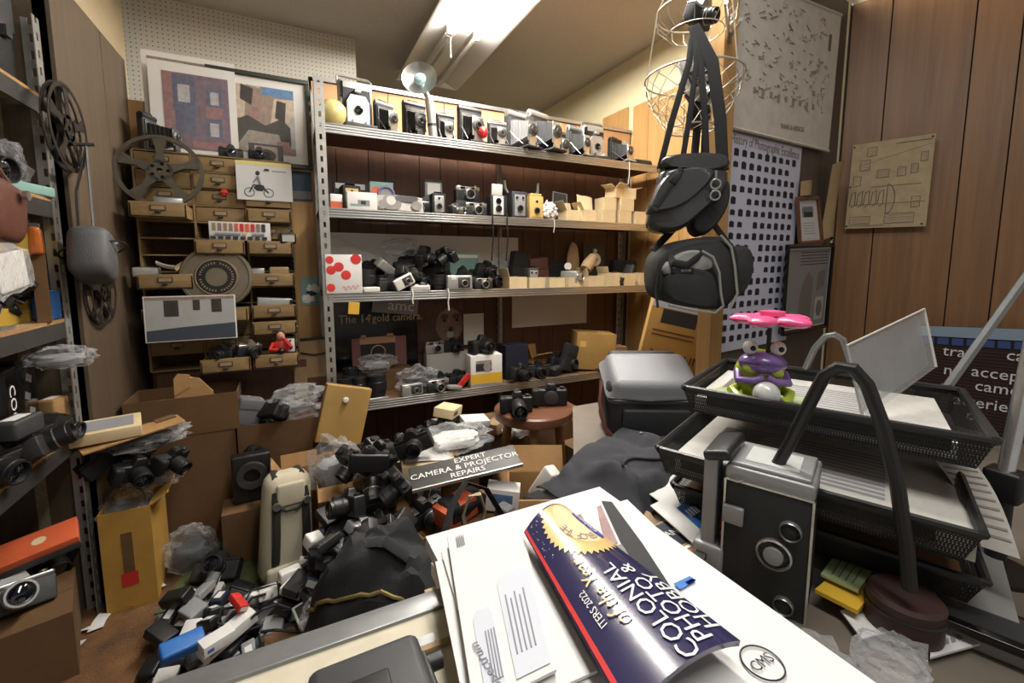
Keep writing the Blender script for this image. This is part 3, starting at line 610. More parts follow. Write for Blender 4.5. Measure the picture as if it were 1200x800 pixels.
p = S(1, 548, .15); printbox('support_carton', 'black carton under the raised rangefinder camera', p, 0, (mm(32, p), .06, mm(19, p)), 'black')
p = S(1, 547, .15, mm(19, p)); rangefinder('rangefinder_camera', 'chrome rangefinder camera raised on a black carton', p, .05, mm(30, p))
p = S(1, 583, .05); h = mm(38, p); w = mm(17, p); t = thing('light_meter_camera', 'tall black camera with a white face plate on the second shelf', 'camera', p)
MB().box((0, .01, h*.33), (w*1.25, .06, h*.66), 'black_leather', b=.005).to('body', t); MB().box((-w*.05, -.022, h*.35), (w*.78, .006, h*.56), 'white_plastic', b=.002).to('face_plate', t); MB().box((-w*.1, -.01, h*.82), (w*.8, .012, h*.34), 'white_plastic', b=.003, r=(.1, 0, 0)).to('flip_up_cover', t)
lensparts(t, (-w*.05, -.024, h*.25), w*.22, .012, 'black', None); MB().cyl((-w*.05, -.024, h*.48), (-w*.05, -.03, h*.48), w*.2, 'gloss_black', n=16).to('finder_lens', t)
p = S(1, 606, .05); boxcam('twin_lens_box_camera', 'grey twin-window box camera under the bent tube bracket', p, 0, mm(19, p), mm(30, p), .07, 'dark_grey', 'grey_plastic', twin=True)
C('cream_yellow', 'd2b26c', .45); p = S(1, 626, .05); boxcam('toy_camera', 'yellow plastic box camera with a round lens on the second shelf', p, 0, mm(18, p), mm(26, p), .06, 'cream_yellow', 'cream_yellow', hood=True)
p = S(1, 611, .14); w = mm(22, p); h = mm(44, p); t = thing('tube_bracket', 'bent grey tube bracket standing behind the twin-window camera', 'bracket', p)
MB().box((0, .0, h*.24), (w*1.2, .05, h*.48), 'dark_grey', b=.004).to('base', t)
MB().tube([(-w, 0, h*1.0), (-w*.95, 0, h*.8), (-w*.7, 0, h*.6), (-w*.4, 0, h*.52), (w*.4, 0, h*.52), (w*.75, 0, h*.58), (w*.98, 0, h*.78), (w, 0, h)], .009, 'grey_plastic', 10).to('bent_tube', t)
MB().tube([(-w*.5, -.02, h*.52), (-w*.2, -.02, h*.64), (w*.2, -.02, h*.64), (w*.5, -.02, h*.52)], .003, 'rubber', 6).to('wire_loop', t)
p = S(1, 643, .05); t = thing('crumpled_tissue', 'crumpled white tissue beside the yellow camera', 'tissue', p); w = mm(17, p)
MB().blob((0, 0, w*.6), (w, w, w*1.2), 'white', amp=.5, freq=3.5, seed=4, nu=24, nv=16, flatten=w*.58).to('tissue', t, smooth=15)
# small cream cartons on the right of the second shelf
def bins(k, row, label, name='parts_carton', group='cream cartons on the second shelf'):
    pass
G2 = 'cream cartons crowded on the right of the second shelf'
for (px, w, h, dy, dz, m_, op) in ((667, 19, 12, .05, 0, 'cream_card', 1), (686, 17, 13, .05, 0, 'cream_card', 1), (708, 19, 14, .05, 0, 'cream_card', 0), (727, 18, 14, .05, 0, 'cream_card', 0), (745, 18, 14, .05, 0, 'cream_card', 0), (709, 18, 14, .055, 14, 'cream_card', 0), (729, 19, 14, .055, 14, 'cream_card', 0)):
    p = S(1, px, dy); p.z += mm(dz, p)*1.0+(.0015 if dz else 0)
    if op: openbox('parts_carton', 'open cream carton on the shelf surface of the second shelf', p, 0, (mm(w, p), .1, mm(h, p)), m_, .0025, (('l', 60), ('b', 70)), G2, fl=.6)
    else: carton('parts_carton', 'closed cream carton stacked %s on the second shelf' % ('in the upper layer' if dz else 'in the bottom layer'), p, 0, (mm(w, p)-.002, .1, mm(h, p)), m_, G2)
p = S(1, 722, .06); z2 = p.z+mm(28, p)+.004
t = openbox('parts_carton', 'open cream carton with raised flaps on top of the carton stack', (p.x-.02, p.y, z2), .3, (mm(17, p), .08, mm(11, p)), 'cream_card', .0025, (('l', 20), ('f', 40)))
t = openbox('parts_carton', 'open cream carton with one flap up beside the topmost open carton', (p.x+.085, p.y+.005, z2), -.2, (mm(17, p), .08, mm(12, p)), 'cream_card', .0025, (('r', 10), ('b', 60)))
p = S(1, 687, .01); w = mm(22, p); h = mm(32, p); t = thing('glassine_envelope', 'translucent cream envelope leaning on the cream cartons', 'envelope', (p.x, p.y, p.z+.001), (-.3, .12, 0))
MB().sheet(lambda u, v: ((u-.5)*w, .004*sin(u*7), v*h), 6, 4, 'cream_card', .002).to('sheet', t)
p = S(1, 655, .12); w = mm(19, p); h = mm(34, p); t = thing('dark_slide', 'dark glass plate holder leaning behind the cream cartons', 'plate holder', (p.x, p.y, p.z), (-.12, .1, 0))
MB().box((0, 0, h/2), (w, .006, h), 'dark_grey').to('plate', t); k = MB(); k.box((0, 0, h), (w*1.04, .01, .006), 'grey_plastic').box((-w/2, 0, h/2), (.006, .01, h), 'grey_plastic').box((w/2, 0, h/2), (.006, .01, h), 'grey_plastic').to('frame', t)
# strings tied to shelf edges
for (k_, px, L_) in ((0, 737, 26), (1, 649, 16), (0, 617, 4)):
    p = S(k_, px, -.01, .002); ll = mm(L_, p); tag(MB().tube([(0, .015, .0), (0, -.001, .002), (.001, -.004, -.01), (.004, -.004, -ll*.5), (-.003, -.003, -ll)], .0022, 'white', 6).to('string_tie', loc=p), 'short white string tied over the edge of the %s shelf%s' % (('top', 'second')[k_], ' above the cream cartons' if px == 737 else ' beside the tissue' if k_ else ' at its middle'), 'string')
# black cords hanging down the front of the shelves
for (px, lab) in ((577, 'left'), (594, 'right')):
    a = S(1, px, -.006, .01); b_ = S(2, px, .0, .16)
    tag(MB().tube([(a.x, a.y+.03, a.z+.001), (a.x, a.y-.004, a.z+.003), (a.x, a.y-.006, a.z-.05), (b_.x+.003, a.y-.002, (a.z+b_.z)/2), (b_.x, b_.y+.01, b_.z)], .004, 'rubber', 8).to('hanging_cable'), 'thin black cord hanging from the second shelf down to the third', 'cord', 'cords between second and third shelf')
# ---- third shelf
C('balloon', 'd63a35', .35)
p = S(2, 403, .04); w = mm(39, p); h = mm(44, p); t = printbox('balloon_box', 'white box printed with red balloons by the left post', p, 0, (w, .1, h), 'white')
k = MB()
for (bx, bz, br) in ((.12, .86, .11), (.36, .68, .14), (.15, .6, .13), (.85, .88, .15), (.55, .47, .14), (.07, .15, .12)):
    bx = max(br+.01, min(.99-br, bx)); MB().lathe([(0, .0016), (w*br*.98, .0012), (w*br, 0)], 'balloon', ((bx-.5)*w, -.05, bz*h), (0, -1, 0), n=20).to('balloon_print', t)
k = MB(); k.tube([((.45+.45*u-.5)*w, -.0508, (.13+.05*sin(u*22)+.03*u)*h) for u in [i/36 for i in range(37)]], .0012, 'balloon', 5).to('scribble_print', t)
# white boards leaning on the wall behind
t, w, h = wallsheet('white_board', 'large white board standing against the wall behind the third shelf cameras', 385, 272, 607, 322, 'white', 'board', Y=2.612)
p = S(2, 420, .28); t = thing('slanted_board', 'white triangular board leaning left on the third shelf', 'board', (p.x, p.y, p.z+.002))
MB().prism([(-mm(36, p), 0), (mm(44, p), 0), (mm(40, p), mm(30, p)), (-mm(36, p), mm(66, p))], -.003, .003, 'paper', MT((0, 0, 0), rx=pi/2-.06)).to('sheet', t)
p = S(2, 543, .24); t = printbox('teal_box', 'pale teal box standing behind the black cameras on the third shelf', p, .05, (mm(36, p), .05, mm(40, p)), 'teal', [(.05, .95, .86, .95, 'white')])
pile()
def settle(o, z):
    V, T = geo(o); o.location.z -= min(v.z for v in V)-z-.001; support(o); return o
def put(fn, name, label, k, px, dy, rot=0, stack=False, **kw):
    p = S(k, px, dy, .3 if stack else 0); o = fn(name, label, p, rot, **kw)
    return drop(o, SZ[k], roam=.04) if stack else settle(o, SZ[k])
K = 'black cameras heaped on the third shelf'
lb = 'black reflex camera in the dark heap on the third shelf'
def W(k, px, n): return mm(n, S(k, px))
put(lensobj, 'camera_lens', 'standing black lens right of the balloon box', 2, 432, .08, r=W(2, 432, 9), L=W(2, 432, 26))
put(lensobj, 'camera_lens', 'short wide black lens in front of the slanted board', 2, 447, .13, r=W(2, 447, 9), L=W(2, 447, 19))
put(slr, 'reflex_camera', lb, 2, 457, .06, .3, w=W(2, 456, 30), group=K)
put(slr, 'reflex_camera', lb, 2, 463, .21, -.3, w=W(2, 463, 32), group=K)
put(slr, 'reflex_camera', lb, 2, 492, .13, .2, w=W(2, 492, 31), group=K)
put(lensobj, 'camera_lens', 'standing black lens with grip ring between heaped cameras on the third shelf', 2, 514, .07, r=W(2, 511, 9), L=W(2, 511, 18))
put(slr, 'reflex_camera', lb, 2, 524, .2, -.2, w=W(2, 524, 32), group=K)
put(slr, 'reflex_camera', lb, 2, 548, .08, .4, w=W(2, 546, 30), group=K)
put(slr, 'reflex_camera', lb, 2, 478, .11, (1.2, .3, .4), w=W(2, 478, 30), group=K, stack=True)
put(slr, 'reflex_camera', lb, 2, 508, .14, (.3, .3, 2.2), w=W(2, 508, 30), group=K, stack=True)
put(slr, 'reflex_camera', lb, 2, 552, .18, (.2, -.3, .2), w=W(2, 552, 28), group=K, stack=True)
for (px, dy, r_, w_) in ((440, .2, (.4, .2, .5), 30), (470, .15, (.9, .2, 3.4), 30), (498, .2, (.3, -.4, .9), 31), (520, .12, (.6, .2, 5.), 29), (536, .2, (.2, .5, 2.6), 30), (560, .16, (.3, .1, .2), 28), (486, .22, (.1, .3, 4.), 30)): put(slr, 'reflex_camera', lb.replace('reflex', 'digital' if px in (470, 520) else 'reflex').replace('in the dark heap', 'lying on top of the dark heap'), 2, px, dy, r_, w=W(2, px, w_), group=K, stack=True, digital=px in (470, 520))
put(brick, 'chrome_flash', 'tilted chrome flash unit on top of the dark heap', 2, 452, .14, (.4, .6, .5), d=(.11, .06, .05), m='silver', kind=0, cat='flash', stack=True)
put(filmbag, 'plastic_bag', 'clear plastic bag over the heap on the third shelf', 2, 478, .2, .1, d=(.22, .1, .1), seed=3, inner=None, stack=True)
put(compact, 'compact_camera', 'white compact camera tilted up at the third shelf edge', 2, 476, .01, (0, -.45, .2), w=W(2, 476, 24), m='white_plastic')
put(compact, 'compact_camera', 'white compact camera lying flat at the third shelf edge', 2, 493, .0, (-1.45, 0, -.1), w=W(2, 493, 22), m='white_plastic')
put(compact, 'compact_camera', 'wide pale silver compact camera standing at the third shelf edge', 2, 538, .01, 0, w=W(2, 538, 30), m='silver')
put(rangefinder, 'rangefinder_camera', 'chrome rangefinder camera left of the open cartons on the third shelf', 2, 566, .02, 0, w=W(2, 566, 22))
put(brick, 'white_adapter', 'low white box lying right beside the balloon box', 2, 435, .01, .1, d=(W(2, 435, 18), .04, .025), m='white_plastic', kind=1, cat='adapter')
# row of cream open-front cartons
G3 = 'open cream cartons in a row on the third shelf'
for (px, w, h, dsc) in ((602, 23, 13, 'next to the chrome rangefinder camera'), (624, 21, 12, 'carrying the grey box camera'), (647, 21, 11, 'holding the silver compact camera'), (669, 21, 11, 'under the silver movie camera'), (692, 22, 12, 'under the rolled tan paper'), (713, 17, 15, 'holding a black camera'), (731, 17, 14, 'next to last on the third shelf row'), (748, 15, 14, 'last of the row with a slim dark case')):
    p = S(2, px, .062)
    o = openbox('parts_carton', 'open cream carton '+dsc, p, 0, (mm(w, p)-.003, .12, mm(h, p)), 'cream_card', .0025, (('l', 75),) if px in (602, 692, 713) else (), G3, fl=.45); support(o)
def onc(fn, name, label, k, px, dy, rot=0, **kw): return put(fn, name, label, k, px, dy, rot, **kw)
onc(boxcam, 'box_camera', 'grey twin-window box camera on an open carton of the third shelf', 2, 623, .06, 0, w=W(2, 623, 14), h=W(2, 623, 22), d=.06, face='silver', m='dark_grey', twin=True, stack=True)
onc(compact, 'compact_camera', 'silver compact camera lying in an open carton on the third shelf', 2, 645, .06, 0, w=W(2, 645, 19), m='silver', stack=True)
p = S(2, 669, .06, .3); w = W(2, 669, 26); t = thing('movie_camera', 'silver pistol-grip movie camera on the carton row', 'movie camera', p, .5)
MB().box((0, 0, w*.4), (w*.45, w*.8, w*.55), 'silver', b=.01).to('body', t); MB().box((0, .01, w*.08), (w*.2, w*.3, w*.16), 'black', b=.005).to('grip', t); lensparts(t, (0, -w*.4, w*.42), w*.17, w*.22, 'chrome', None)
MB().cyl((-w*.05, w*.1, w*.68), (-w*.05, w*.1, w*.75), w*.05, 'black').lathe([(0, -w*.03), (w*.16, -w*.03), (w*.16, w*.03), (0, w*.03)], 'white_plastic', (-w*.05, w*.1, w*.88), (1, .3, 0)).to('reel_cover', t); drop(t, SZ[2])
p = S(2, 671, .2); t = thing('leather_pouch', 'tan oval leather pouch standing behind the movie camera', 'pouch', p); w = mm(17, p); h = mm(50, p)
MB().blob((0, 0, h/2), (w, .04, h), 'tan', amp=.05, seed=2, flatten=h*.48).to('pouch', t); MB().ring((0, 0, h/2), (0, 1, 0), w*.4, .004, 'cardboard_dark', n=20, k=6).to('seam', t)
p = S(2, 693, .06, .3); t = thing('paper_roll', 'rolled tan paper bundle lying on the open cartons', 'paper roll', p, (0, -.5, .4))
MB().lathe([(0, 0), (.035, 0), (.04, .05), (.034, .1), (.03, .13), (.024, .131), (.02, .1)], 'tan', (-.06, 0, .04), (1, 0, .2), n=16).to('roll', t); drop(t, SZ[2])
p = S(2, 697, .22); w = mm(20, p); t = thing('shutter_board', 'round white shutter mounted on a black lens board', 'shutter', p, (-.1, 0, 0))
MB().box((0, 0, w*1.2), (w*1.5, .012, w*2.4), 'black').to('board', t); MB().lathe([(w*.38, .006), (w*.38, .02), (w*.3, .022), (w*.2, .022), (w*.19, .03), (w*.1, .03), (0, .02)], 'white_plastic', (0, 0, w*1.45), (0, -1, 0)).lathe([(w*.1, .03), (0, .031)], 'gloss_black', (0, 0, w*1.45), (0, -1, 0)).to('shutter_ring', t); MB().cyl((0, -.006, w*1.95), (0, -.022, w*1.95), w*.12, 'white_plastic', n=14).to('finder', t)
onc(slr, 'reflex_camera', 'black camera lying in the second last open carton', 2, 717, .07, (.2, 0, .3), w=W(2, 717, 22), stack=True)
onc(brick, 'dark_case', 'dark slim case leaning in the last open carton', 2, 738, .08, (0, -1.1, .2), d=(.14, .07, .03), m='dark_grey', kind=1, cat='case', stack=True)
onc(slr, 'reflex_camera', 'large black reflex camera left of the cord above the carton row', 2, 577, .17, .1, w=W(2, 577, 29), digital=True)
put(brick, 'black_pouch', 'tall black pouch standing behind the first open carton', 2, 605, .2, (0, .15, .2), d=(.12, .06, .2), m='fabric_black', kind=1, cat='pouch')
put(brick, 'black_pouch', 'dark leather pouch with folded straps behind the grey box camera', 2, 632, .22, (0, -.1, -.2), d=(.13, .07, .17), m='brown_leather', kind=1, cat='pouch')
put(brick, 'black_pouch', 'wide black cloth pouch behind the movie camera', 2, 650, .26, (0, 0, 0), d=(.16, .06, .15), m='fabric_black', kind=1, cat='pouch')
put(brick, 'black_pouch', 'low black cloth pouch behind the last open cartons', 2, 729, .22, (0, 0, 0), d=(.2, .07, .16), m='fabric_black', kind=1, cat='pouch')
for (px, L_) in ((483, 15), (525, 24)):
    p = S(2, px, -.01, .002); ll = mm(L_, p); tag(MB().tube([(0, .03, .003), (0, -.002, .003), (.003, -.008, -.02), (-.002, -.006, -ll*.6), (.002, -.006, -ll)], .004, 'white_plastic', 8).to('hanging_strap', loc=p), 'white wrist strap hanging over the third shelf edge %s' % ('near the tilted compact' if px == 483 else 'near the wide compact'), 'strap')
# ---- wall behind the lowest shelf: posters
t, w, h = wallsheet('wall_sheet', 'large blank grey-white sheet pinned under the third shelf', 600, 338, 687, 378, 'paper', 'sheet')
t, w, h = wallsheet('gold_camera_poster', 'black poster showing a gold camera with the words The 14K gold camera', 390, 352, 490, 425, 'gloss_black', 'poster', Y=2.63)
k = MB(); text_mesh(k, 'The 14', h*.17, 'cream_card', MT((-w*.45, -.003, h*.22), rx=FACE), 'LEFT', sx=.9); text_mesh(k, 'K', h*.06, 'cream_card', MT((-w*.1, -.003, h*.26), rx=FACE), 'LEFT'); text_mesh(k, 'gold camera.', h*.16, 'cream_card', MT((-w*.06, -.003, h*.22), rx=FACE), 'LEFT', sx=.9); k.to('lettering', t)
C('dusty_rose', '8d5f5c', .6); MB().box((w*.02, -.0022, -h*.28), (w*.66, .001, h*.44), 'dusty_rose').to('pink_panel', t)
C('gold_print', 'c49a72', .4); MB().box((0, -.0032, -h*.26), (w*.42, .001, h*.26), 'print_dark').box((0, -.0034, -h*.1), (w*.43, .0012, h*.1), 'gold_print').box((-w*.17, -.0034, -h*.04), (w*.06, .0012, h*.05), 'gold_print').box((w*.15, -.0034, -h*.04), (w*.08, .0012, h*.05), 'gold_print').ring((0, -.004, -h*.28), (0, 1, 0), w*.085, .004, 'gold_print', n=24).to('printed_camera', t)
t, w, h = wallsheet('lettered_sign', 'grey sign with big white letters partly hidden above the gold camera poster', 436, 350, 490, 366, 'print_grey', 'sign', Y=2.60, tilt=.12)
k = MB(); text_mesh(k, 'amc', h*.95, 'white', MT((w*.12, -.003, h*.02), rx=FACE), sx=1.1); k.to('lettering', t)
t, w, h = wallsheet('wildcat_poster', 'dark poster of a wild cat face beside the gold camera poster', 488, 345, 549, 408, 'plank_red', 'poster', Y=2.635)
C('fur', '8a7563', .7, noise_s=40, amt=.25); C('fur_dark', '5a4538', .7, noise_s=40, amt=.25)
k = MB()
def ell(cx, cz, rx, rz, m_, y, n=18): k.prism([((cx+rx*cos(a*2*pi/n))*w, (cz+rz*sin(a*2*pi/n))*h) for a in range(n)], y, y+.0006, m_, MT((0, 0, 0), rx=pi/2))
ell(-.15, -.12, .33, .36, 'fur_dark', .0022); ell(.12, -.05, .27, .3, 'fur', .0028); 
for (cx, cz, q) in ((-.06, .2, -.03), (.3, .2, .05)): k.prism([((cx-.08)*w, cz*h), ((cx+.08)*w, cz*h), ((cx+q)*w, (cz+.22)*h)], .003, .0036, 'fur_dark', MT((0, 0, 0), rx=pi/2))
ell(.13, -.22, .07, .07, 'photo_bg', .0034); ell(.02, .1, .08, .05, 'fur_dark', .0032); ell(.26, .1, .08, .05, 'fur_dark', .0032); ell(-.3, .25, .16, .2, 'fur_dark', .0026); ell(.14, -.13, .05, .045, 'print_dark', .004); ell(.02, .03, .04, .03, 'print_dark', .004); ell(.27, .03, .04, .03, 'print_dark', .004); k.to('printed_cat', t)
p = onY(414, 360, 2.3); tag(MB().box((0, 0, 0), (mm(12, p), .001, mm(14, p)), 'yellow').to('sticky_note', loc=(p.x, SY0-.007, SZ[2]-.075), rot=(0, .1, 0)), 'small yellow note stuck under the third shelf edge', 'note')
# ---- lowest visible shelf
pile()
put(lensobj, 'camera_lens', 'standing black lens nearest the left post on the lowest shelf', 3, 402, .06, r=W(3, 402, 11), L=W(3, 402, 29))
put(lensobj, 'camera_lens', 'slim standing black lens second from the left post', 3, 421, .08, r=W(3, 421, 8.5), L=W(3, 421, 26))
put(lensobj, 'camera_lens', 'domed black lens third from the left post on the lowest shelf', 3, 442, .07, r=W(3, 442, 11), L=W(3, 442, 27))
put(lensobj, 'camera_lens', 'black lens standing behind the row of lenses on the lowest shelf', 3, 412, .2, r=W(3, 412, 10), L=W(3, 412, 32))
put(brick, 'tripod_plate', 'thin grey bar lying in front of the lens row', 3, 436, .005, .1, d=(.17, .02, .012), m='grey_plastic', kind=1, cat='bar')
put(carton, 'shelf_carton', 'dark carton behind the bubble wrap on the lowest shelf', 3, 462, .22, .1, d=(.2, .1, .11), m='cardboard_dark')
put(filmbag, 'bubble_wrap_bag', 'bubble wrap bundle lying above the lens row', 3, 440, .19, .1, d=(W(3, 440, 44), .12, W(3, 440, 22)), seed=8, inner='grey_plastic', stack=True)
put(compact, 'compact_camera', 'silver compact camera at the edge of the lowest shelf', 3, 483, .02, .1, w=W(3, 483, 25), m='silver')
put(rangefinder, 'rangefinder_camera', 'chrome camera with a bright lens ring at the edge of the lowest shelf', 3, 513, .02, .1, w=W(3, 513, 26))
o = put(slr, 'reflex_camera', 'black reflex camera wrapped in clear plastic behind the silver compact', 3, 489, .1, .2, w=W(3, 489, 34), digital=True)
MB().blob((0, -.02, .06), (W(3, 489, 50), .15, .15), 'clear_film', amp=.4, seed=12, nu=26, nv=16, flatten=.058).to('plastic_wrap', o, smooth=20)
put(slr, 'reflex_camera', 'black reflex camera with a chrome lens ring left of its twin above the grey case', 3, 515, .13, .1, w=W(3, 515, 27), top='black')
put(slr, 'reflex_camera', 'black reflex camera with a chrome lens ring beside the red strap', 3, 536, .12, .35, w=W(3, 536, 27), top='black')
put(printbox, 'grey_carton', 'long grey-white carton behind the reflex cameras on the lowest shelf', 3, 526, .27, 0, d=(W(3, 526, 60), .08, W(3, 526, 34)), m='photo_bg')
put(rangefinder, 'rangefinder_camera', 'silver-ended camera on the long grey-white carton', 3, 509, .27, .1, w=W(3, 509, 26), body='silver', stack=True)
put(slr, 'reflex_camera', 'black reflex camera on the long grey-white carton', 3, 531, .27, .0, w=W(3, 531, 26), stack=True)
put(brick, 'red_strap_roll', 'rolled red strap leaning left of the white camera carton', 3, 546, .03, (0, -.8, 0), d=(W(3, 546, 18), .02, W(3, 546, 6)), m='red', kind=1, cat='strap')
put(brick, 'grey_case', 'flat grey case lying below the black reflex cameras', 3, 531, .01, (0, .2, .2), d=(W(3, 531, 18), .05, .02), m='grey_plastic', kind=3, cat='case')
o = put(printbox, 'camera_carton', 'white and yellow carton with a camera printed on it, on the lowest shelf', 3, 567, .05, -.05, d=(W(3, 567, 38), .1, W(3, 567, 36)), m='white', face=[(0, 1, .1, .42, 'yellow'), (.0, 1, .0, .1, 'grey_plastic'), (.16, .66, .5, .8, 'print_dark'), (.16, .66, .74, .84, 'silver')])
w = W(3, 567, 38); h = W(3, 567, 36); MB().lathe([(w*.13, .0), (w*.13, .004), (w*.08, .004), (0, .002)], 'silver', (w*.02, -.051, h*.63), (0, -1, 0), n=20).to('printed_lens', o)
put(slr, 'reflex_camera', 'large black reflex camera sitting on the white and yellow carton', 3, 563, .08, .3, w=W(3, 563, 33), digital=True, stack=True)
t, w, h = wallsheet('white_card', 'upright white card on the wall behind the black reflex camera', 543, 368, 567, 402, 'paper', 'card', Y=2.615)
put(carton, 'navy_carton', 'dark navy box right of the white and yellow carton', 3, 601, .13, 0, d=(W(3, 601, 29), .12, W(3, 601, 40)), m='navy')
o = put(openbox, 'torn_carton', 'torn brown carton with flaps behind the lowest shelf cameras', 3, 626, .2, .2, d=(.12, .1, .1), m='cardboard', flaps=(('l', 70), ('b', 80), ('f', 30)), fl=.7)
put(slr, 'reflex_camera', 'black reflex camera lying on its side in front of the navy box', 3, 606, .02, (.1, .2, .3), w=W(3, 606, 29), digital=True)
put(slr, 'reflex_camera', 'black reflex camera in front of the torn carton', 3, 631, .07, (0, 0, -.3), w=W(3, 631, 28))
put(brick, 'flash_unit', 'black flash unit lying between the cameras under the torn carton', 3, 650, .05, (.2, 0, .5), d=(.11, .06, .05), m='black', kind=0, cat='flash')
put(slr, 'reflex_camera', 'black bellows-like camera left of the gold carton', 3, 652, .16, (0, .25, .4), w=W(3, 652, 30), L=.12)
put(brick, 'black_pouch', 'slanting black pouch leaning on the gold carton', 3, 662, .06, (0, .35, .2), d=(.1, .05, .17), m='fabric_black', kind=1, cat='pouch')
C('gold_card', 'a8864a', .65, noise_s=6, amt=.1)
o = put(printbox, 'gold_carton', 'gold-brown carton tilted on the lowest shelf with yellow stickers', 3, 692, .1, (0, .07, -.35), d=(W(3, 692, 46), .17, W(3, 692, 42)), m='gold_card', face=[(.08, .24, .62, .78, 'gold')], side=None)
MB().box((.06, .03, W(3, 692, 42)+.0006), (.05, .05, .001), 'gold').to('top_sticker', o)
put(brick, 'flat_tray', 'dark film tray lying at the right end of the lowest shelf', 3, 706, .02, (0, 0, .1), d=(.12, .07, .02), m='dark_steel', kind=3, cat='tray')
put(carton, 'small_carton', 'small brown carton at the open end of the lowest shelf', 3, 722, .12, .1, d=(.1, .1, .13), m='cardboard')
# ================================================================== things on and around the drawer cabinet
ZT = ztop+.003
# dark framed street picture with white mat, leaning back on the partition
C('frame_green', '34382c', .5, noise_s=20, amt=.15); C('mat_white', 'd8d5cf', .6)
def leaning(name, label, px0, py0, px1, py1, Y, cat, rx=-.1, rot=0, zb=None):
    a, c = onY(px0, py1, Y), onY(px1, py0, Y); w, h = c.x-a.x, c.z-a.z
    t = thing(name, label, cat, ((a.x+c.x)/2, Y, a.z if zb is None else zb), (rx, 0, rot)); return t, w, h
def art(t, w, h, y, base, patches, name='print'):
    """flat print: base colour and polygons (mat, [(x,z)...]) in 0..1"""
    k = MB(); k.box((0, y, h/2), (w, .0008, h), base)
    for i, (m_, pts) in enumerate(patches): k.prism([((x-.5)*w, z*h) for (x, z) in pts], -y+.0006+.00005*i, -y+.0008+.00005*i, m_, MT((0, 0, 0), rx=pi/2))
    return k.to(name, t)
def R4(x0, z0, x1, z1): return [(x0, z0), (x1, z0), (x1, z1), (x0, z1)]
for n_, h_ in (('brick_rose', '8d6c6a'), ('brick_plum', '74656f'), ('shutter_blue', '5f6272'), ('pane_pale', 'a9a6a6'), ('stone_pale', 'b9a795'), ('stone_mid', '8d7a6c'), ('foliage', '44423c'), ('sky_blue', '5a7aa0'), ('deep_shadow', '3a3430'), ('path_grey', '8f877d')): C(n_, h_, .6, noise_s=40, amt=.22)
t, w, h = leaning('framed_picture', 'dark green framed street picture in a white mat on the drawer cabinet', 214, 76, 365, 196, 2.60, 'picture', -.06, zb=ZT+.002)
w = .45; t.location.x = .12-w/2-.01; h = onY(360, 95, 2.62).z-ZT
for (x, z, a, b_) in ((0, h-.011, w, .022), (0, .011, w, .022), (-w/2+.011, h/2, .022, h-.044), (w/2-.011, h/2, .022, h-.044)): MB().box((x, 0, z), (a, .02, b_), 'frame_green', b=.003).to('frame_rail', t)
MB().box((0, .004, h/2), (w-.04, .004, h-.04), 'mat_white').to('mat', t)
q = MB(); pw, ph = w*.66, h*.72
a_ = art(t, pw, ph, 0, 'stone_mid', [('stone_pale', R4(0, .5, .5, 1)), ('stone_mid', [(.25, .5), (.6, .5), (.62, .95), (.3, 1)]), ('sky_blue', [(.5, .88), (1, .86), (1, 1), (.55, 1)]), ('stone_pale', [(.62, .4), (1, .4), (1, .86), (.7, .84)]), ('deep_shadow', [(.2, .78), (.36, .7), (.4, .95), (.22, 1)]), ('brick_rose', R4(.36, .5, .48, .68)), ('foliage', [(0, .2), (.1, .45), (.3, .55), (.55, .42), (.8, .55), (1, .35), (.95, .15), (.5, .1), (.1, .05)]), ('path_grey', [(.1, .05), (.8, .1), (.75, .3), (.3, .33)]), ('deep_shadow', [(.7, .55), (.85, .5), (.88, .8), (.74, .82)]), ('brick_rose', [(.7, .02), (.92, .02), (.9, .2), (.72, .2)]), ('pane_pale', R4(.93, .1, 1, .6))], 'street_print'); a_.location = (.0, -.001, h*.14)
t, w, h = leaning('brick_house_print', 'white-mounted print of a brick house with shuttered windows, leaning on the frame', 176, 78, 281, 184, 2.585, 'print', -.05, 0, ZT)
h = onY(200, 72, 2.585).z-ZT; w = .335; t.location.x = -.385; t.location.y = 2.565
MB().box((0, .002, h/2), (w, .004, h), 'mat_white').to('mount', t)
a_ = art(t, w*.76, h*.8, 0, 'brick_plum', [('brick_rose', R4(0, 0, .16, 1)), ('brick_rose', R4(.62, .2, .9, .6)), ('shutter_blue', R4(.14, .5, .48, .98)), ('pane_pale', R4(.22, .62, .4, .85)), ('shutter_blue', R4(.66, .6, .9, .86)), ('pane_pale', R4(.71, .63, .84, .8)), ('shutter_blue', R4(.18, .22, .46, .5)), ('shutter_blue', R4(.62, .18, .88, .44)), ('pane_pale', R4(.68, .2, .82, .38)), ('brick_rose', R4(.4, .02, 1, .12))], 'house_print'); a_.location = (.01, -.0005, h*.1)
t = thing('mounted_print', 'large white mounted print half hidden behind the brick house print', 'print', (-.40, 2.612, ZT), (-.02, 0, 0)); h2 = onY(175, 57, 2.61).z-ZT
MB().box((0, .002, h2/2), (.36, .004, h2), 'mat_white').to('mount', t); MB().box((-.02, -.0004, h2-.04), (.28, .001, .028), 'stone_mid').box((.03, -.0012, h2-.043), (.1, .001, .016), 'foliage').to('print_strip', t)
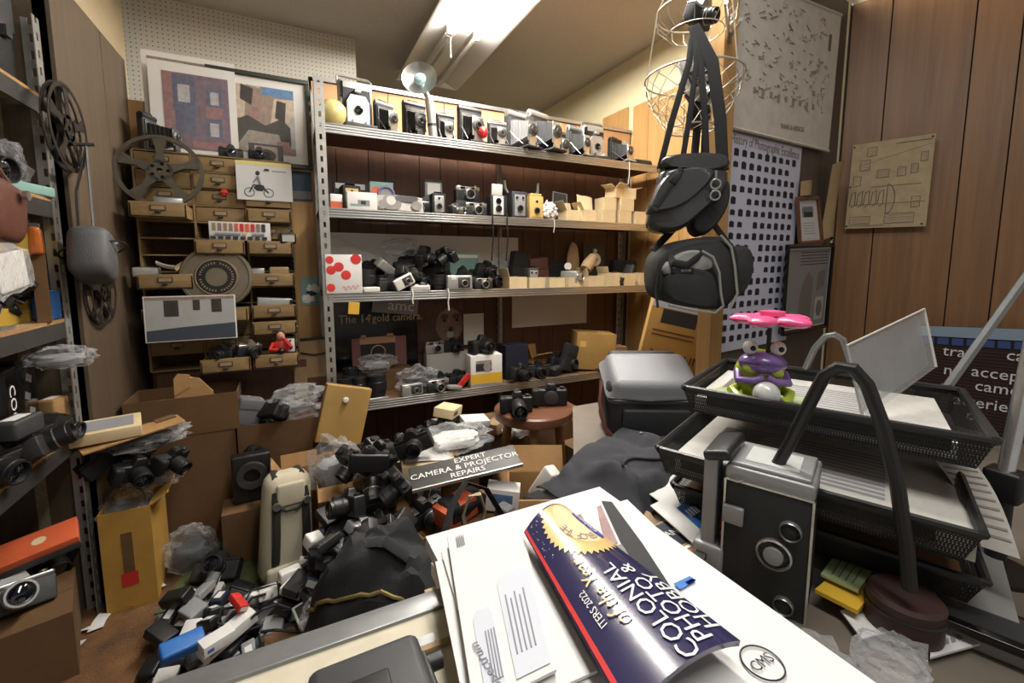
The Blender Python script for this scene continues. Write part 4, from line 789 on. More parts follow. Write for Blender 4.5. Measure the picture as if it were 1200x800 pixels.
# black bellows camera on the cabinet
folder('bellows_camera', 'black bellows view camera on top of the drawer cabinet', (-.545, 2.545, ZT), 1.15, .1, .17, ext=1.0, trim='dark_steel', rollm='black')
t = thing('small_photo', 'small oval portrait in a grey mount on the drawer cabinet', 'photo', (-.1, 2.545, ZT), (-.15, 0, .05)); MB().box((0, 0, .05), (.15, .006, .1), 'dark_grey').to('mount', t)
art(t, .1, .08, -.0035, 'stone_mid', [('deep_shadow', [(.5+.42*cos(a*pi/8), .42+.4*sin(a*pi/8)) for a in range(16)])], 'portrait_print').location = (0, 0, .01)
slr('reflex_camera', 'small black camera beside the bellows camera on the drawer cabinet', (-.245, 2.5, ZT), .1, .1, L=.02)
slr('reflex_camera', 'black camera with a chrome finder in front of the oval portrait', (-.125, 2.475, ZT), -.1, .095, L=.03, top='dark_steel')
# film reels
C('reel_metal', '5d564b', .45, .5, noise_s=20, amt=.15); C('reel_dark', '2f2822', .5, .3, noise_s=20, amt=.2)
def reel(name, label, loc, rot, R, m_, group=None, sp=5):
    t = thing(name, label, 'film reel', loc, rot, group)
    for y in (-.008, .008):
        k = MB().lathe([(R*.9, -.001), (R, -.001), (R, .001), (R*.9, .001), (R*.9, -.001)], m_, (0, y, 0), (0, 1, 0), n=40)
        for i in range(sp):
            a = 2*pi*i/sp+.3; u = Vector((cos(a), 0, sin(a))); v = Vector((-sin(a), 0, cos(a)))
            P_ = [u*R*.2-v*R*.14, u*R*.55-v*R*.07, u*R*.92-v*R*.17, u*R*.92+v*R*.17, u*R*.55+v*R*.07, u*R*.2+v*R*.14]
            k.add([p+Vector((0, y-.001, 0)) for p in P_]+[p+Vector((0, y+.001, 0)) for p in P_], [(0, 1, 2, 3, 4, 5), (11, 10, 9, 8, 7, 6)]+[(j, (j+1) % 6, 6+(j+1) % 6, 6+j) for j in range(6)], m_)
        k.lathe([(R*.07, -.001), (R*.3, -.001), (R*.3, .001), (R*.07, .001), (R*.07, -.001)], m_, (0, y, 0), (0, 1, 0), n=24)
        k.to('flange', t)
    MB().lathe([(R*.1, -.008), (R*.3, -.008), (R*.3, .008), (R*.1, .008), (R*.1, -.008)], 'reel_dark', (0, 0, 0), (0, 1, 0), n=24).to('hub', t)
    for i in range(5): a = 2*pi*i/5; MB().cyl((cos(a)*R*.19, -.0095, sin(a)*R*.19), (cos(a)*R*.19, -.009, sin(a)*R*.19), R*.045, 'gloss_black', n=12).to('spindle_hole', t)
    return t
d30 = drawers[3, 0]
R = .155; reel('film_reel', 'large five-spoke film reel leaning on the drawer cabinet', (-.495, DYF-.06, d30[2]+R*.98-.015), (-.2, 0, 0), R, 'reel_metal')
# red knob, calendar, small postcard
p = onY(263, 226, DYF-.005); t = thing('stuck_red_cap', 'round red cap stuck on a drawer front', 'cap', (p.x, DYF-.002, p.z)); MB().lathe([(.014, 0), (.016, .012), (.012, .02), (0, .022)], 'red', (0, 0, 0), (0, -1, 0)).to('cap', t); MB().box((0, -.022, 0), (.03, .008, .008), 'red', b=.003).to('grip_bar', t)
C('calendar_yellow', 'd8cf8a', .6)
a, c = onY(278, 233, DYF-.04), onY(341, 192, DYF-.04); w, h = c.x-a.x, c.z-a.z
t = thing('calendar', 'white calendar page with a motorcycle rider drawing hung on the drawers', 'calendar', ((a.x+c.x)/2, DYF-.035, a.z), (-.06, 0, 0))
MB().box((0, 0, h/2), (w, .002, h), 'paper').to('page', t); MB().box((0, -.0014, h*.95), (w, .001, h*.1), 'calendar_yellow').to('header_band', t)
k = MB(); zc = h*.2
for x in (-w*.28, w*.06): k.ring((x, -.0018, zc), (0, 1, 0), w*.085, .0016, 'print_dark', n=20, k=6)
k.tube([(-w*.28, -.0018, zc), (-w*.2, -.0018, zc+h*.2), (-w*.05, -.0018, zc+h*.16), (w*.06, -.0018, zc)], .003, 'print_dark', 6).blob((-w*.1, -.0018, zc+h*.12), (w*.2, .003, h*.16), 'print_dark', amp=.3, seed=2).tube([(-w*.08, -.0018, zc+h*.2), (-w*.12, -.0018, zc+h*.42)], .006, 'print_grey', 6).blob((-w*.12, -.0018, zc+h*.5), (w*.08, .003, h*.12), 'print_dark', amp=.1).tube([(-w*.12, -.0018, zc+h*.4), (-w*.2, -.0018, zc+h*.26)], .004, 'print_grey', 6)
k.to('rider_drawing', t); MB().box((w*.27, -.0016, h*.78), (w*.26, .0006, h*.03), 'print_grey').to('caption_line', t)
C('deep_blue', '1f3d55', .4, noise_s=25, amt=.5)
p = onY(352, 218, YB-.02); t = thing('blue_photo', 'deep blue photo pinned to the wood right of the calendar', 'photo', (p.x, YB-.012, p.z), 0); MB().box((0, 0, 0), (mm(25, p), .002, mm(34, p)), 'deep_blue').to('print', t); MB().box((0, -.0013, -mm(10, p)), (mm(23, p), .0005, mm(9, p)), 'photo_mid').to('seabed_print', t)
p = onY(365, 341, YB-.02); t = thing('snow_photo', 'small snowy blue photo pinned to the wood by the shelf post', 'photo', (p.x, YB-.012, p.z), (0, .03, 0)); MB().box((0, 0, 0), (mm(22, p), .002, mm(33, p)), 'teal').to('print', t); k = MB(); k.blob((.01, -.001, .01), (.06, .002, .05), 'white', amp=.6, freq=4, seed=1).blob((-.015, -.001, -.04), (.06, .002, .04), 'white', amp=.6, freq=4, seed=9).blob((0, -.0012, -.012), (.05, .002, .03), 'navy', amp=.6, freq=4, seed=5).to('snow_print', t)
# round film can on the pulled drawer
d91 = drawers[9, 1]; R = .14
t = thing('film_can', 'round grey film can with a dark centre label standing on a pulled drawer', 'film can', (-.315, DYF-.085, d91[2]+R*.97-.003), (-.12, 0, 0))
C('icon_black', '17171a', .35); C('can_metal', '6f6554', .5, .35, noise_s=12, amt=.15)
MB().lathe([(0, -.018), (R*.97, -.018), (R, -.012), (R, .012), (R*.97, .018), (R*.9, .019), (R*.88, .015), (R*.6, .015), (R*.58, .02), (0, .02)], 'can_metal', (0, 0, 0), (0, -1, 0), n=44).to('shell', t)
MB().lathe([(R*.56, .0205), (R*.3, .0207), (R*.28, .018), (0, .018)], 'icon_black', (0, 0, 0), (0, -1, 0), n=36).lathe([(R*.57, .021), (R*.545, .021)], 'tan', (0, 0, 0), (0, -1, 0), n=36).to('label_disc', t)
k = MB()
for i in range(34):
    if i % 9 == 8: continue
    a = 2*pi*i/34; k.box((cos(a)*R*.44, -.0212, sin(a)*R*.44), (.0045, .0006, .008), 'tan', r=(0, pi/2-a, 0))
for i in range(6): a = pi/2+.3-.12*i; k.box((cos(a)*R*.76, -.0192, sin(a)*R*.76), (.010, .0006, .014), 'print_dark', r=(0, pi/2-a, 0))
k.to('worn_lettering', t)
MB().tube([(-.05, 0, R*.98), (-.03, 0, R*1.05), (.03, 0, R*1.05), (.05, 0, R*.98)], .005, 'dark_steel', 6).to('carry_loop', t)
# small items on open drawers
def ondr(r, c, dx=0, dy=.05, dz=0): x, y, z = drawers[r, c]; return Vector((x+dx, y+dy, z+dz))
p = ondr(5, 1, .08, .03); w, h = mm(61, p), mm(21, p)
t = printbox('lens_chart_box', 'wide box printed with rows of small coloured packages on the drawers', (p.x, p.y+.01, p.z), 0, (w, .05, h), 'paper', [(.05+.09*i, .11+.09*i, .5, .92, ('tan', 'brick_rose', 'tan', 'stone_mid', 'orange', 'red', 'orange', 'red', 'stone_mid', 'deep_shadow')[i]) for i in range(10)]+[(.02+.12*i, .1+.12*i, .06, .22, 'print_dark') for i in range(8)]+[(.1, .5, .3, .4, 'print_grey'), (.55, .6, .28, .42, 'yellow'), (.7, .9, .3, .4, 'print_grey')])
def small(fn, name, label, r, c, dx=0, dy=.05, rot=0, **kw): return settle(fn(name, label, ondr(r, c, dx, dy), rot, **kw), drawers[r, c][2]-.012)
small(brick, 'flash_unit', 'small black flash unit hanging over the right drawer edge', 5, 2, .07, .03, .2, d=(.07, .06, .05), m='black', kind=3, cat='flash')
small(brick, 'chrome_flash', 'chrome flash head lying under the big reel', 3, 0, .03, .04, .1, d=(.1, .05, .035), m='chrome', kind=0, cat='flash')
small(brick, 'glass_flash', 'flat clear flash head lying on the left pulled drawer', 7, 0, -.07, .04, .1, d=(.09, .06, .04), m='silver', kind=0, cat='flash')
p = ondr(7, 0, .05, .02); t = thing('shoe_horn', 'long pale handled scoop resting on the left drawer', 'scoop', (p.x, p.y, p.z+.02), (0, 0, .3)); MB().tube([(-.02, 0, .0), (.05, .02, .05), (.13, .05, .11)], (.012, .004), 'tan', 8).sheet(lambda u, v: (-.02-.06*u, (v-.5)*.05*(1-u*.5), .02*u*u+.015*(2*v-1)**2), 8, 6, 'white_plastic', .002).to('scoop', t)
small(brick, 'chrome_flash', 'small glass-fronted flash on the right column drawer', 7, 2, -.06, .03, .0, d=(.06, .04, .035), m='chrome', kind=0, cat='flash')
small(brick, 'tan_box_flash', 'tan cased flash next to the glass-fronted one', 7, 2, .03, .03, -.1, d=(.08, .05, .04), m='tan', kind=0, cat='flash')
p = ondr(9, 2, .0, .02); t = thing('pocket_radio', 'long silver pocket device tilted on the right drawer', 'device', (p.x, p.y+.02, p.z-.012), (0, .08, .1)); MB().box((0, 0, .022), (.15, .05, .044), 'silver', b=.006).to('body', t); MB().box((.068, -.026, .022), (.012, .002, .03), 'gloss_black').to('window', t)
# house photograph leaning below
a, c = onY(171, 402, DYF-.175), onY(275, 345, DYF-.175); w, h = c.x-a.x, c.z-a.z
t = thing('house_photo', 'long photograph of a white wall with three small windows', 'photo', ((a.x+c.x)/2, DYF-.175, a.z), (-.05, 0, 0))
MB().box((0, 0, h/2), (w, .003, h), 'white').to('sheet', t)
C('print_wall', 'a9aaa6', .5, noise_s=8, amt=.1); C('print_slate', '3c434d', .5)
art(t, w*.97, h*.96, -.002, 'print_wall', [('print_slate', [(0, 0), (1, 0), (1, .36), (.6, .32), (.4, .3), (0, .24)]), ('deep_shadow', R4(.2, .55, .36, .92)), ('deep_shadow', R4(.52, .68, .6, .92)), ('deep_shadow', R4(.73, .62, .85, .93)), ('stone_mid', R4(0, .93, 1, 1))], 'wall_print').location = (0, 0, h*.02)
# figurine and cameras on the two lowest pulled drawers
p = ondr(12, 2, .02, .04); p.z -= .008
t = thing('seated_figurine', 'small seated figurine in a red shirt with hand raised to the face', 'figurine', p)
C('skin', 'c58d72', .6); C('hair', '2d211b', .7)
k = MB().blob((0, 0, .035), (.075, .05, .075), 'red', amp=.08, seed=3, flatten=.035).blob((0, -.005, .088), (.036, .036, .044), 'skin', amp=.03).tube([(.03, -.01, .055), (.04, -.03, .04), (.012, -.03, .08)], .009, 'red', 8).tube([(-.03, -.01, .055), (-.045, -.03, .03), (-.01, -.035, .025)], .009, 'red', 8).blob((.012, -.03, .083), (.016, .012, .02), 'skin', amp=.1)
k.to('figure', t); MB().blob((0, .004, .1), (.04, .038, .03), 'hair', amp=.1).to('hair', t); MB().blob((0, -.035, .02), (.04, .025, .03), 'gloss_black', amp=.05).to('held_camera', t)
settle(slr('reflex_camera', 'black camera lying beside the seated figurine', ondr(12, 1, .08, .05), (.2, .1, .6), .11, top='chrome'), drawers[12, 1][2]-.01)
settle(slr('reflex_camera', 'black camera at the left of the lowest pulled drawer', ondr(12, 1, -.02, .05), (0, 0, -.4), .1), drawers[12, 1][2]-.01)
settle(boxcam('box_camera', 'small silver box camera behind the figurine', ondr(12, 2, .06, .08), 0, .05, .08, .05, face='white_plastic'), drawers[12, 2][2]-.01)
p = onY(342, 300, DYF-.06); tag(MB().tube([(p.x+.006*cos(i*1.2), DYF-.03+.006*sin(i*1.2), onY(340, 265, DYF).z-i*.0042) for i in range(110)], .0022, 'rubber', 5).to('coiled_cable'), 'black coiled cable hanging down the right side of the drawer cabinet', 'cable')
def dropr(o, floor=0.0, add=True): return drop(o, floor, add, q=.1, roam=.06)
# ================================================================== floor boxes by the cabinet (dark corner)
pile()
def floorp(px, py, z=0): return onz(px, py, z)
def C_(o): support(o); return o
b1 = C_(carton('cardboard_box', 'dark brown carton carrying a box with a black camera below the house photo', (-.45, 2.27, 0), .05, (.36, .24, .50), 'cardboard_dark'))
b1b = settle(openbox('cardboard_box', 'brown open carton on the dark carton, one flap standing up', (-.44, 2.26, .7), .03, (.38, .22, .16), 'cardboard_dark'), .5005)
dropr(slr('reflex_camera', 'old black camera in the carton under the house photo', (-.5, 2.25, .9), .1, .13, nolens=True))
p = onY(209, 440, 2.25); t = thing('cardboard_flap', 'upright tan cardboard sleeve with a rounded tab', 'cardboard', (-.40, 2.17, 1.0), (-.1, 0, .1)); w = .13
MB().prism([(-w/2, 0), (w/2, 0), (w/2, .16), (.02, .22), (-.03, .235), (-w/2, .22)], -.012, .012, 'cardboard', MT((0, 0, 0), rx=pi/2)).prism([(-w/2, .16), (-.01, .19), (-.01, .24), (-.05, .25), (-w/2, .23)], .012, .016, 'cardboard', MT((0, 0, 0), rx=pi/2)).to('sleeve', t); drop(t)
p = at(240, 438, 2.1); dropr(brick('lavender_pouch', 'lavender grey pouch beside the upright cardboard sleeve', (-.295, 2.2, 1.0), (0, .3, .3), (.1, .07, .12), 'fabric_grey', None, 'pouch', 1))
b2 = C_(carton('cardboard_box', 'carton under the box of bagged cameras by the drawers', (-.08, 2.24, 0), -.05, (.34, .22, .36), 'cardboard_dark'))
b3 = settle(openbox('cardboard_box', 'open brown carton full of bagged cameras and straps', (-.08, 2.23, .6), -.06, (.34, .2, .15), 'cardboard_dark', flaps=()), .3605)
for i, (x, y, w_) in enumerate(((-.17, 2.22, .13), (-.02, 2.21, .13), (-.1, 2.26, .13))): dropr(slr('reflex_camera', 'black camera thrown into the open carton by the drawers', (x, y, .9), (.3*i, .5-.4*i, 1.3*i), w_, group='cameras in the carton by the drawers'), .24)
dropr(filmbag('plastic_bag', 'clear plastic bag with straps on top of the carton by the drawers', (-.03, 2.24, 1.0), .3, (.2, .16, .12), 21, inner='brown_leather'))
dropr(filmbag('plastic_bag', 'grey plastic bag pressed against the drawers above the open carton', (-.16, 2.27, 1.0), 1.3, (.18, .12, .1), 23, inner='fabric_black'))
dropr(lensobj('camera_lens', 'pale ringed lens lying in the carton by the drawers', (-.2, 2.18, .9), (1.4, 0, .6), .03, .07), .36)
for i, (x, y, z_, w_) in enumerate(((-.06, 2.16, .9, .14), (.03, 2.2, .9, .13), (-.14, 2.2, .9, .14), (-.36, 2.2, 1., .13), (-.5, 2.17, 1., .13))): dropr(slr('reflex_camera', ('black camera on top of the full open carton by the drawers', 'black camera on the carton below the house photo')[i > 2], (x, y, z_), (.3+.2*i, .2, 1.1*i), w_, digital=i % 2 == 0, group=('cameras on top of the carton by the drawers', 'cameras below the house photo')[i > 2]))
dropr(filmbag('plastic_bag', 'dusty clear bag draped on the cameras by the drawers', (-.08, 2.2, 1.1), .8, (.24, .16, .1), 27, inner=None))
# tan panel box leaning against the shelf post
p = at(356, 484, 2.12); t = thing('speaker_panel', 'tan fibreboard box with a white knob leaning by the shelf post', 'box', (.1, 2.08, .8), (-.1, .26, .05)); MB().box((0, 0, .15), (.2, .06, .26), 'gold_card', b=.004).to('case', t); MB().lathe([(.008, 0), (.013, .01), (.011, .018), (0, .02)], 'white_plastic', (-.01, -.03, .22), (0, -1, 0)).to('knob', t); MB().box((0, -.0305, .15), (.19, .001, .25), 'gold_card').to('front_panel', t)
C_(carton('cardboard_box', 'small tan carton under the leaning fibreboard box', (.15, 2.11, 0), .0, (.17, .17, .36), 'cardboard')); t.location = (.13, 2.09, 0); settle(t, .3615)
p = onY(366, 440, 2.5); t = thing('green_plate', 'pale green plate in a dark frame below the shelf post', 'plate', (.07, 2.5, .62), 0); MB().box((0, 0, .09), (.15, .012, .2), 'tan').to('plate', t); MB().box((0, -.008, .195), (.17, .01, .012), 'black').box((-.08, -.008, .09), (.012, .01, .22), 'black').tube([(-.08, -.012, .13), (0, -.014, .11), (.08, -.012, .12)], .004, 'black', 6).to('frame', t)
MB().box((0, .02, -.31), (.16, .08, .6), 'plank_dark').to('stand', t)
# ring lens in shadow
C_(carton('cardboard_box', 'low dark carton in front of the carton of bagged cameras', (-.22, 2.03, 0), .05, (.18, .14, .22), 'cardboard_dark'))
C_(openbox('cardboard_box', 'small open carton beside the dark ring-shaped lens mount', (-.02, 1.955, .0), .05, (.14, .12, .34), 'cardboard', flaps=(('b', 70), ('l', 60)), fl=.5))
t = thing('ring_mount', 'grey ring-shaped lens mount standing in shadow by the small open carton', 'lens mount', (-.2, 2.02, .5), (0, 0, .1)); MB().box((0, .03, .1), (.14, .05, .2), 'black', b=.008).to('body', t); MB().lathe([(.03, 0), (.055, 0), (.055, .02), (.03, .02), (.03, 0)], 'dark_steel', (0, 0, .12), (0, -1, 0)).to('ring', t); settle(t, .2205)
dropr(filmbag('plastic_bag', 'dull grey plastic bag slumped on the floor by the dark carton', (-.42, 2.02, .5), .2, (.18, .14, .18), 31, inner='dark_grey'))
dropr(slr('reflex_camera', 'black camera lying on the floor in the dark corner', (-.33, 1.86, .5), (-.9, 0, -.3), .16))
# ================================================================== left floor boxes
bx = C_(openbox('yellow_carton', 'ochre carton with tape stripe standing on the floor', (-.575, 1.99, 0), .06, (.14, .25, .36), 'ochre_card', .004, (('r', 35), ('b', 60)), fl=.45)); MB().box((.0, -.126, .2), (.03, .001, .16), 'cardboard_dark').to('tape', bx); MB().box((.0, -.1264, .11), (.045, .001, .05), 'red').to('red_sticker', bx)
for i, (x, y, w_, r_) in enumerate(((-.57, 1.96, .1, (.3, 0, 1.3)), (-.58, 2.05, .1, (.2, .2, 1.6)))): dropr(slr('reflex_camera', 'black camera packed in the ochre carton', (x, y, .9), r_, w_, group='cameras in the ochre carton'), .2)
dropr(filmbag('plastic_bag', 'large clear bag with a silver camera on the ochre carton', (-.57, 2.0, 1.0), .1, (.17, .18, .12), 41, inner='silver'))
dropr(filmbag('plastic_bag', 'flat clear bag sagging over the back of the ochre carton', (-.52, 2.0, 1.0), -.2, (.2, .14, .1), 43, inner='grey_plastic'))
for i, (x, y, r_, w_) in enumerate(((-.55, 1.97, (.3, .2, .6), .14), (-.56, 2.03, (.2, -.3, 2.), .14), (-.52, 1.94, (.5, .1, 1.), .13), (-.58, 1.98, (.1, .5, 4.), .13))): dropr(slr('reflex_camera', 'black camera in the bagged pile on the ochre carton', (x, y, 1.0), r_, w_, digital=i % 2 == 0, group='cameras piled on the ochre carton'))
dropr(filmbag('plastic_bag', 'wide clear bag spread over the cameras on the ochre carton', (-.55, 1.99, 1.1), .2, (.26, .2, .08), 47, inner='black'))
t = thing('cardboard_flap', 'long torn cardboard strip jutting out of the ochre carton', 'cardboard', (-.53, 1.9, 1.1), (.1, -.1, .5)); MB().box((0, 0, .003), (.28, .08, .005), 'cardboard').to('strip', t); MB().box((.1, .03, .008), (.06, .03, .004), 'cardboard_dark').to('torn_layer', t); drop(t)
t = thing('slide_tray_box', 'shallow cream box with a grey mesh lid on the ochre carton', 'box', (-.6, 1.9, 1.1), (.12, 0, .25)); MB().box((0, 0, .02), (.18, .12, .04), 'cream_card', b=.003).to('box', t); MB().box((0, 0, .0408), (.14, .085, .0016), 'print_grey').to('lid_window', t); drop(t)
bl = C_(carton('grey_box', 'grey-brown carton on the floor at the foot of the steel rack', (-.79, 1.70, 0), .3, (.26, .26, .2), 'cardboard_dark'))
dropr(slr('reflex_camera', 'old silver camera lying on the grey-brown carton', (-.77, 1.67, .6), (-.5, .1, .5), .17, top='chrome', body='dark_grey', lens='chrome'), add=True)
t = thing('orange_box', 'orange and grey flat box tilted on the old silver camera', 'box', (-.73, 1.76, .8), (.25, -.15, .3)); MB().box((0, 0, .022), (.17, .1, .022), 'dark_grey', b=.002).to('base', t); MB().box((0, 0, .044), (.17, .1, .022), 'orange', b=.002).to('lid', t); MB().cyl((0, 0, .055), (0, 0, .0558), .016, 'cream_card', n=18).to('round_label', t); drop(t)
dropr(brick('black_case', 'black camera case with yellow corner beside the orange box', (-.87, 1.75, .8), (.2, .1, .4), (.16, .12, .08), 'black', None, 'case', 1))
dropr(slr('reflex_camera', 'dark folding style camera leaning behind the orange box', (-.80, 1.83, .8), (.4, .2, .8), .16))
# ================================================================== things on the left rack
def L(k, px, py, dx=.06): z = LZ[k]; q = onX(px, py, LXF-dx); return Vector((LXF-dx, q.y, z))
def rack(fn, name, label, k, y, dx, rot=0, stack=False, **kw):
    o = fn(name, label, (LXF-dx, y, LZ[k]+(.25 if stack else 0)), rot, **kw); return drop(o, LZ[k], roam=.04) if stack else settle(o, LZ[k])
pile()
t = thing('camera_case', 'tall black vinyl case on the topmost rack shelf', 'case', (-.80, 1.78, LZ[0]), (0, 0, pi/2)); MB().box((0, 0, .15), (.24, .17, .29), 'black_leather', b=.02).to('body', t); MB().box((0, -.087, .22), (.2, .012, .12), 'dark_grey', b=.004).to('front_flap', t); MB().box((.05, -.09, .15), (.03, .02, .03), 'dark_steel').to('latch', t); settle(t, LZ[0])
H2 = pi/2-.2
rack(slr, 'reflex_camera', 'black reflex camera on the second rack shelf by the plastic sheet', 1, 1.66, .09, H2, w=.17, L=.08)
rack(filmbag, 'plastic_bag', 'white plastic bag on the second rack shelf by the slotted post', 1, 1.83, .1, .2, d=(.14, .12, .16), seed=51, inner='white')
rack(brick, 'silver_case', 'bright ribbed metal case standing on the second rack shelf', 1, 1.53, .07, .1, d=(.1, .07, .2), m='alu', kind=3, cat='case')
rack(brick, 'green_package', 'pale green blister package lying at the second shelf edge', 1, 1.80, .03, H2, d=(.18, .05, .03), m='teal', kind=1, cat='package')
t = thing('leather_case', 'brown leather camera case hanging from the second rack shelf', 'case', (LXF+.035, 1.50, LZ[1]-.16), (0, .1, pi/2)); MB().blob((0, 0, .085), (.17, .06, .15), 'brown_leather', amp=.05, sq=.55, flatten=.08).to('case', t); MB().cyl((.03, -.036, .13), (.03, -.046, .13), .012, 'chrome', n=14).to('snap', t); MB().tube([(-.09, 0, .14), (-.06, .02, .2), (.06, .02, .2), (.09, 0, .14)], .006, 'brown_leather', 6).to('strap', t)
C('card_yellow', 'b9993a', .6, noise_s=8, amt=.1)
t = thing('yellow_board', 'mustard yellow display board standing on the third rack shelf', 'board', (LXF-.07, 1.74, LZ[2]), (0, 0, pi/2)); MB().box((0, 0, .165), (.34, .012, .31), 'card_yellow').to('board', t); MB().box((.14, -.007, .1), (.03, .002, .03), 'blue').to('blue_print', t); MB().box((.13, -.007, .05), (.04, .002, .02), 'blue').to('blue_print', t); settle(t, LZ[2])
t = thing('amber_bottle', 'amber faceted glass block in front of the mustard board', 'glass block', (LXF-.01, 1.79, LZ[2]), (0, 0, .3)); C('amber', 'a8581f', .15, coat=.5)
MB().box((0, 0, .24), (.03, .09, .08), 'amber', b=.008, taper=.85).to('glass', t); MB().box((0, 0, .285), (.02, .045, .012), 'dark_steel').to('cap', t); MB().box((0, 0, .1), (.03, .03, .2), 'cardboard_dark').to('stand', t); settle(t, LZ[2])
t = thing('blister_package', 'white goods in a clear plastic package on the third rack shelf', 'package', (LXF-.015, 1.66, LZ[2]+.075), (0, -.15, pi/2)); MB().blob((0, 0, .08), (.18, .03, .13), 'clear_film', amp=.25, seed=4, sq=.5).to('film', t); MB().box((0, 0, .08), (.14, .015, .1), 'white', b=.004).to('contents', t)
rack(brick, 'printed_block', 'small blue and yellow printed block at the third shelf end', 2, 1.86, .03, H2, d=(.05, .05, .09), m='blue', kind=1, cat='box')
pile(); support(t)
for i in range(9): rack(brick, 'black_adapter', 'black adapter in the tangle on the third rack shelf', 2, 1.50+.042*i, .05+.02*(i % 3), (.1*i, .3*(i % 2), .7*i), True, d=(.09, .05, .035), kind=(0, 3)[i % 2], cat='adapter', group='black adapters on the third rack shelf')
for i in range(4): y0 = 1.45+.09*i; tag(MB().tube([(LXF-.03-.05*abs(sin(j*1.1+i)), y0+.02*j+.03*cos(j*1.7), LZ[2]+.055+.045*abs(sin(j*.9+i))) for j in range(9)], .005, 'rubber', 6).to('cable_loop'), 'black cable looped over the adapters on the third rack shelf', 'cable', 'cables on the third rack shelf')
t = thing('metal_strips', 'bundle of thin steel rails lying on the third shelf edge', 'rails', (LXF+.0, 1.52, LZ[2]), (0, 0, 0))
for i in range(4): MB().box((-.02-.022*i, 0, .006), (.016, .24, .01), 'alu').to('rail', t)
settle(t, LZ[2])
pile()
bq = rack(printbox, 'black_camera_box', 'black camera carton with white lettering on its side, on the lowest rack shelf', 3, 1.72, .1, pi/2+.1, d=(.2, .1, .26), m='gloss_black', texts=())
k = MB(); text_mesh(k, 'COOLPIX', .05, 'white', MT((-.07, -.0515, .11), rx=FACE) @ Matrix.Rotation(-pi/2, 4, 'Z'), ext=.0004); k.to('lettering', bq)
k = MB(); [k.box((.03+.02*(i % 2), -.0508, .06+.05*i), (.035, .001, .022), 'print_grey', r=(0, .4, 0)) for i in range(4)]; k.to('product_print', bq)
for i, (y, dx, r_, w_) in enumerate(((1.5, .05, (.2, 0, 1.2), .15), (1.62, .02, (-.3, .2, 1.7), .14), (1.8, .05, (.1, 0, 1.4), .13), (1.85, .16, (0, 0, 1.5), .13))): rack(slr, 'reflex_camera', 'black camera heaped on the lowest rack shelf around the black carton', 3, y, dx, r_, True, w=w_, group='cameras on the lowest rack shelf')
rack(brick, 'orange_tag_box', 'dark box with a bright orange stripe at the lowest rack shelf edge', 3, 1.56, .0, (0, 0, 1.4), True, d=(.1, .06, .05), m='dark_grey', kind=1, cat='box')
rack(filmbag, 'plastic_bag', 'clear plastic bag hanging on the lowest rack shelf edge', 3, 1.78, .02, .2, True, d=(.16, .1, .07), seed=61, inner='grey_plastic')
rack(brick, 'brown_block', 'brown cardboard block at the end of the lowest rack shelf', 3, 1.88, .05, 1.4, False, d=(.07, .05, .12), m='cardboard', kind=1, cat='box')
pile()
for i, (y, w_) in enumerate(((1.12, .22), (1.42, .2))): settle(filmbag('plastic_bag', 'dark plastic bag stored under the lowest rack shelf', (-.86, y, 0), .4*i, (w_*.9, .24, .3), 71+i, 'plastic bags under the rack', inner='fabric_black'), 0)
# hanging reels and bag on the left panel
def onL(px, py, off=.02): return onX(px, py, XL+off)
p = onL(77, 150, .03); R = .135; reel('film_reel', 'brown film reel hung high on the left panel', p, (0, 0, pi/2), R, 'reel_dark')
p = onL(119, 343, .02); reel('film_reel', 'dark film reel hung low behind the small grey bag', p, (0, 0, pi/2), .115, 'reel_dark')
p = onL(110, 300, .07); t = thing('camera_pouch', 'small grey camera pouch hanging by its strap on the left panel', 'camera bag', p, (0, .25, pi/2+.15)); C('pouch_grey', '4d4e50', .6, bump=.2, bscale=300)
MB().blob((0, 0, 0), (.19, .11, .17), 'pouch_grey', amp=.04, sq=.5).to('body', t)
MB().ring((0, 0, .02), (0, .25, 1), .085, .003, 'black', n=24).to('zip', t); MB().box((.05, -.05, .06), (.02, .012, .012), 'chrome').to('zip_pull', t)
a = onL(84, 190, .05)-p
MB().tube([(.02, .0, .075), (-.0, -.0, .17), (-.02, -.0, .28), (-.03, .0, .36)], (.012, .003), 'fabric_grey', 8, flat=(1, 0, 0)).tube([(-.02, .03, .075), (-.03, .03, .2), (-.03, .0, .36)], (.012, .003), 'black', 8, flat=(1, 0, 0)).to('strap', t)
MB().cyl((-.03, .06, .36), (-.03, -.02, .37), .006, 'dark_steel', n=10).to('hook', t)
# ================================================================== stool with two cameras
pile()
SP = at(625, 478, 1.82); SP.z = 0; zs = .615
so = thing('wooden_stool', 'round brown wooden stool carrying two black cameras', 'stool', (SP.x, SP.y, 0))
C('stool_wood', '6b4532', .35, noise_s=10, amt=.2, stretch=(1, 1, 1)); C('stool_leg', '8a6136', .45, noise_s=10, amt=.15)
R = .165
MB().lathe([(0, zs-.045), (R*.9, zs-.045), (R*.98, zs-.038), (R, zs-.022), (R*.98, zs-.006), (R*.93, zs), (0, zs-.003)], 'stool_wood', n=40).to('seat', so)
for i in range(4):
    a = pi/4+i*pi/2+.3; MB().cyl((cos(a)*R*.62, sin(a)*R*.62, zs-.046), (cos(a)*R*.98, sin(a)*R*.98, 0), .019, 'stool_leg', .015, n=14).to('leg', so)
for i in range(4):
    a = pi/4+i*pi/2+.3; b = a+pi/2; r_ = R*.82; MB().cyl((cos(a)*r_, sin(a)*r_, .25), (cos(b)*r_, sin(b)*r_, .25), .009, 'stool_leg', n=10).to('stretcher', so)
slr('reflex_camera', 'black camera with a long zoom lens on the wooden stool', (SP.x-.09, SP.y-.02, zs), -.35, .135, digital=True, L=.1)
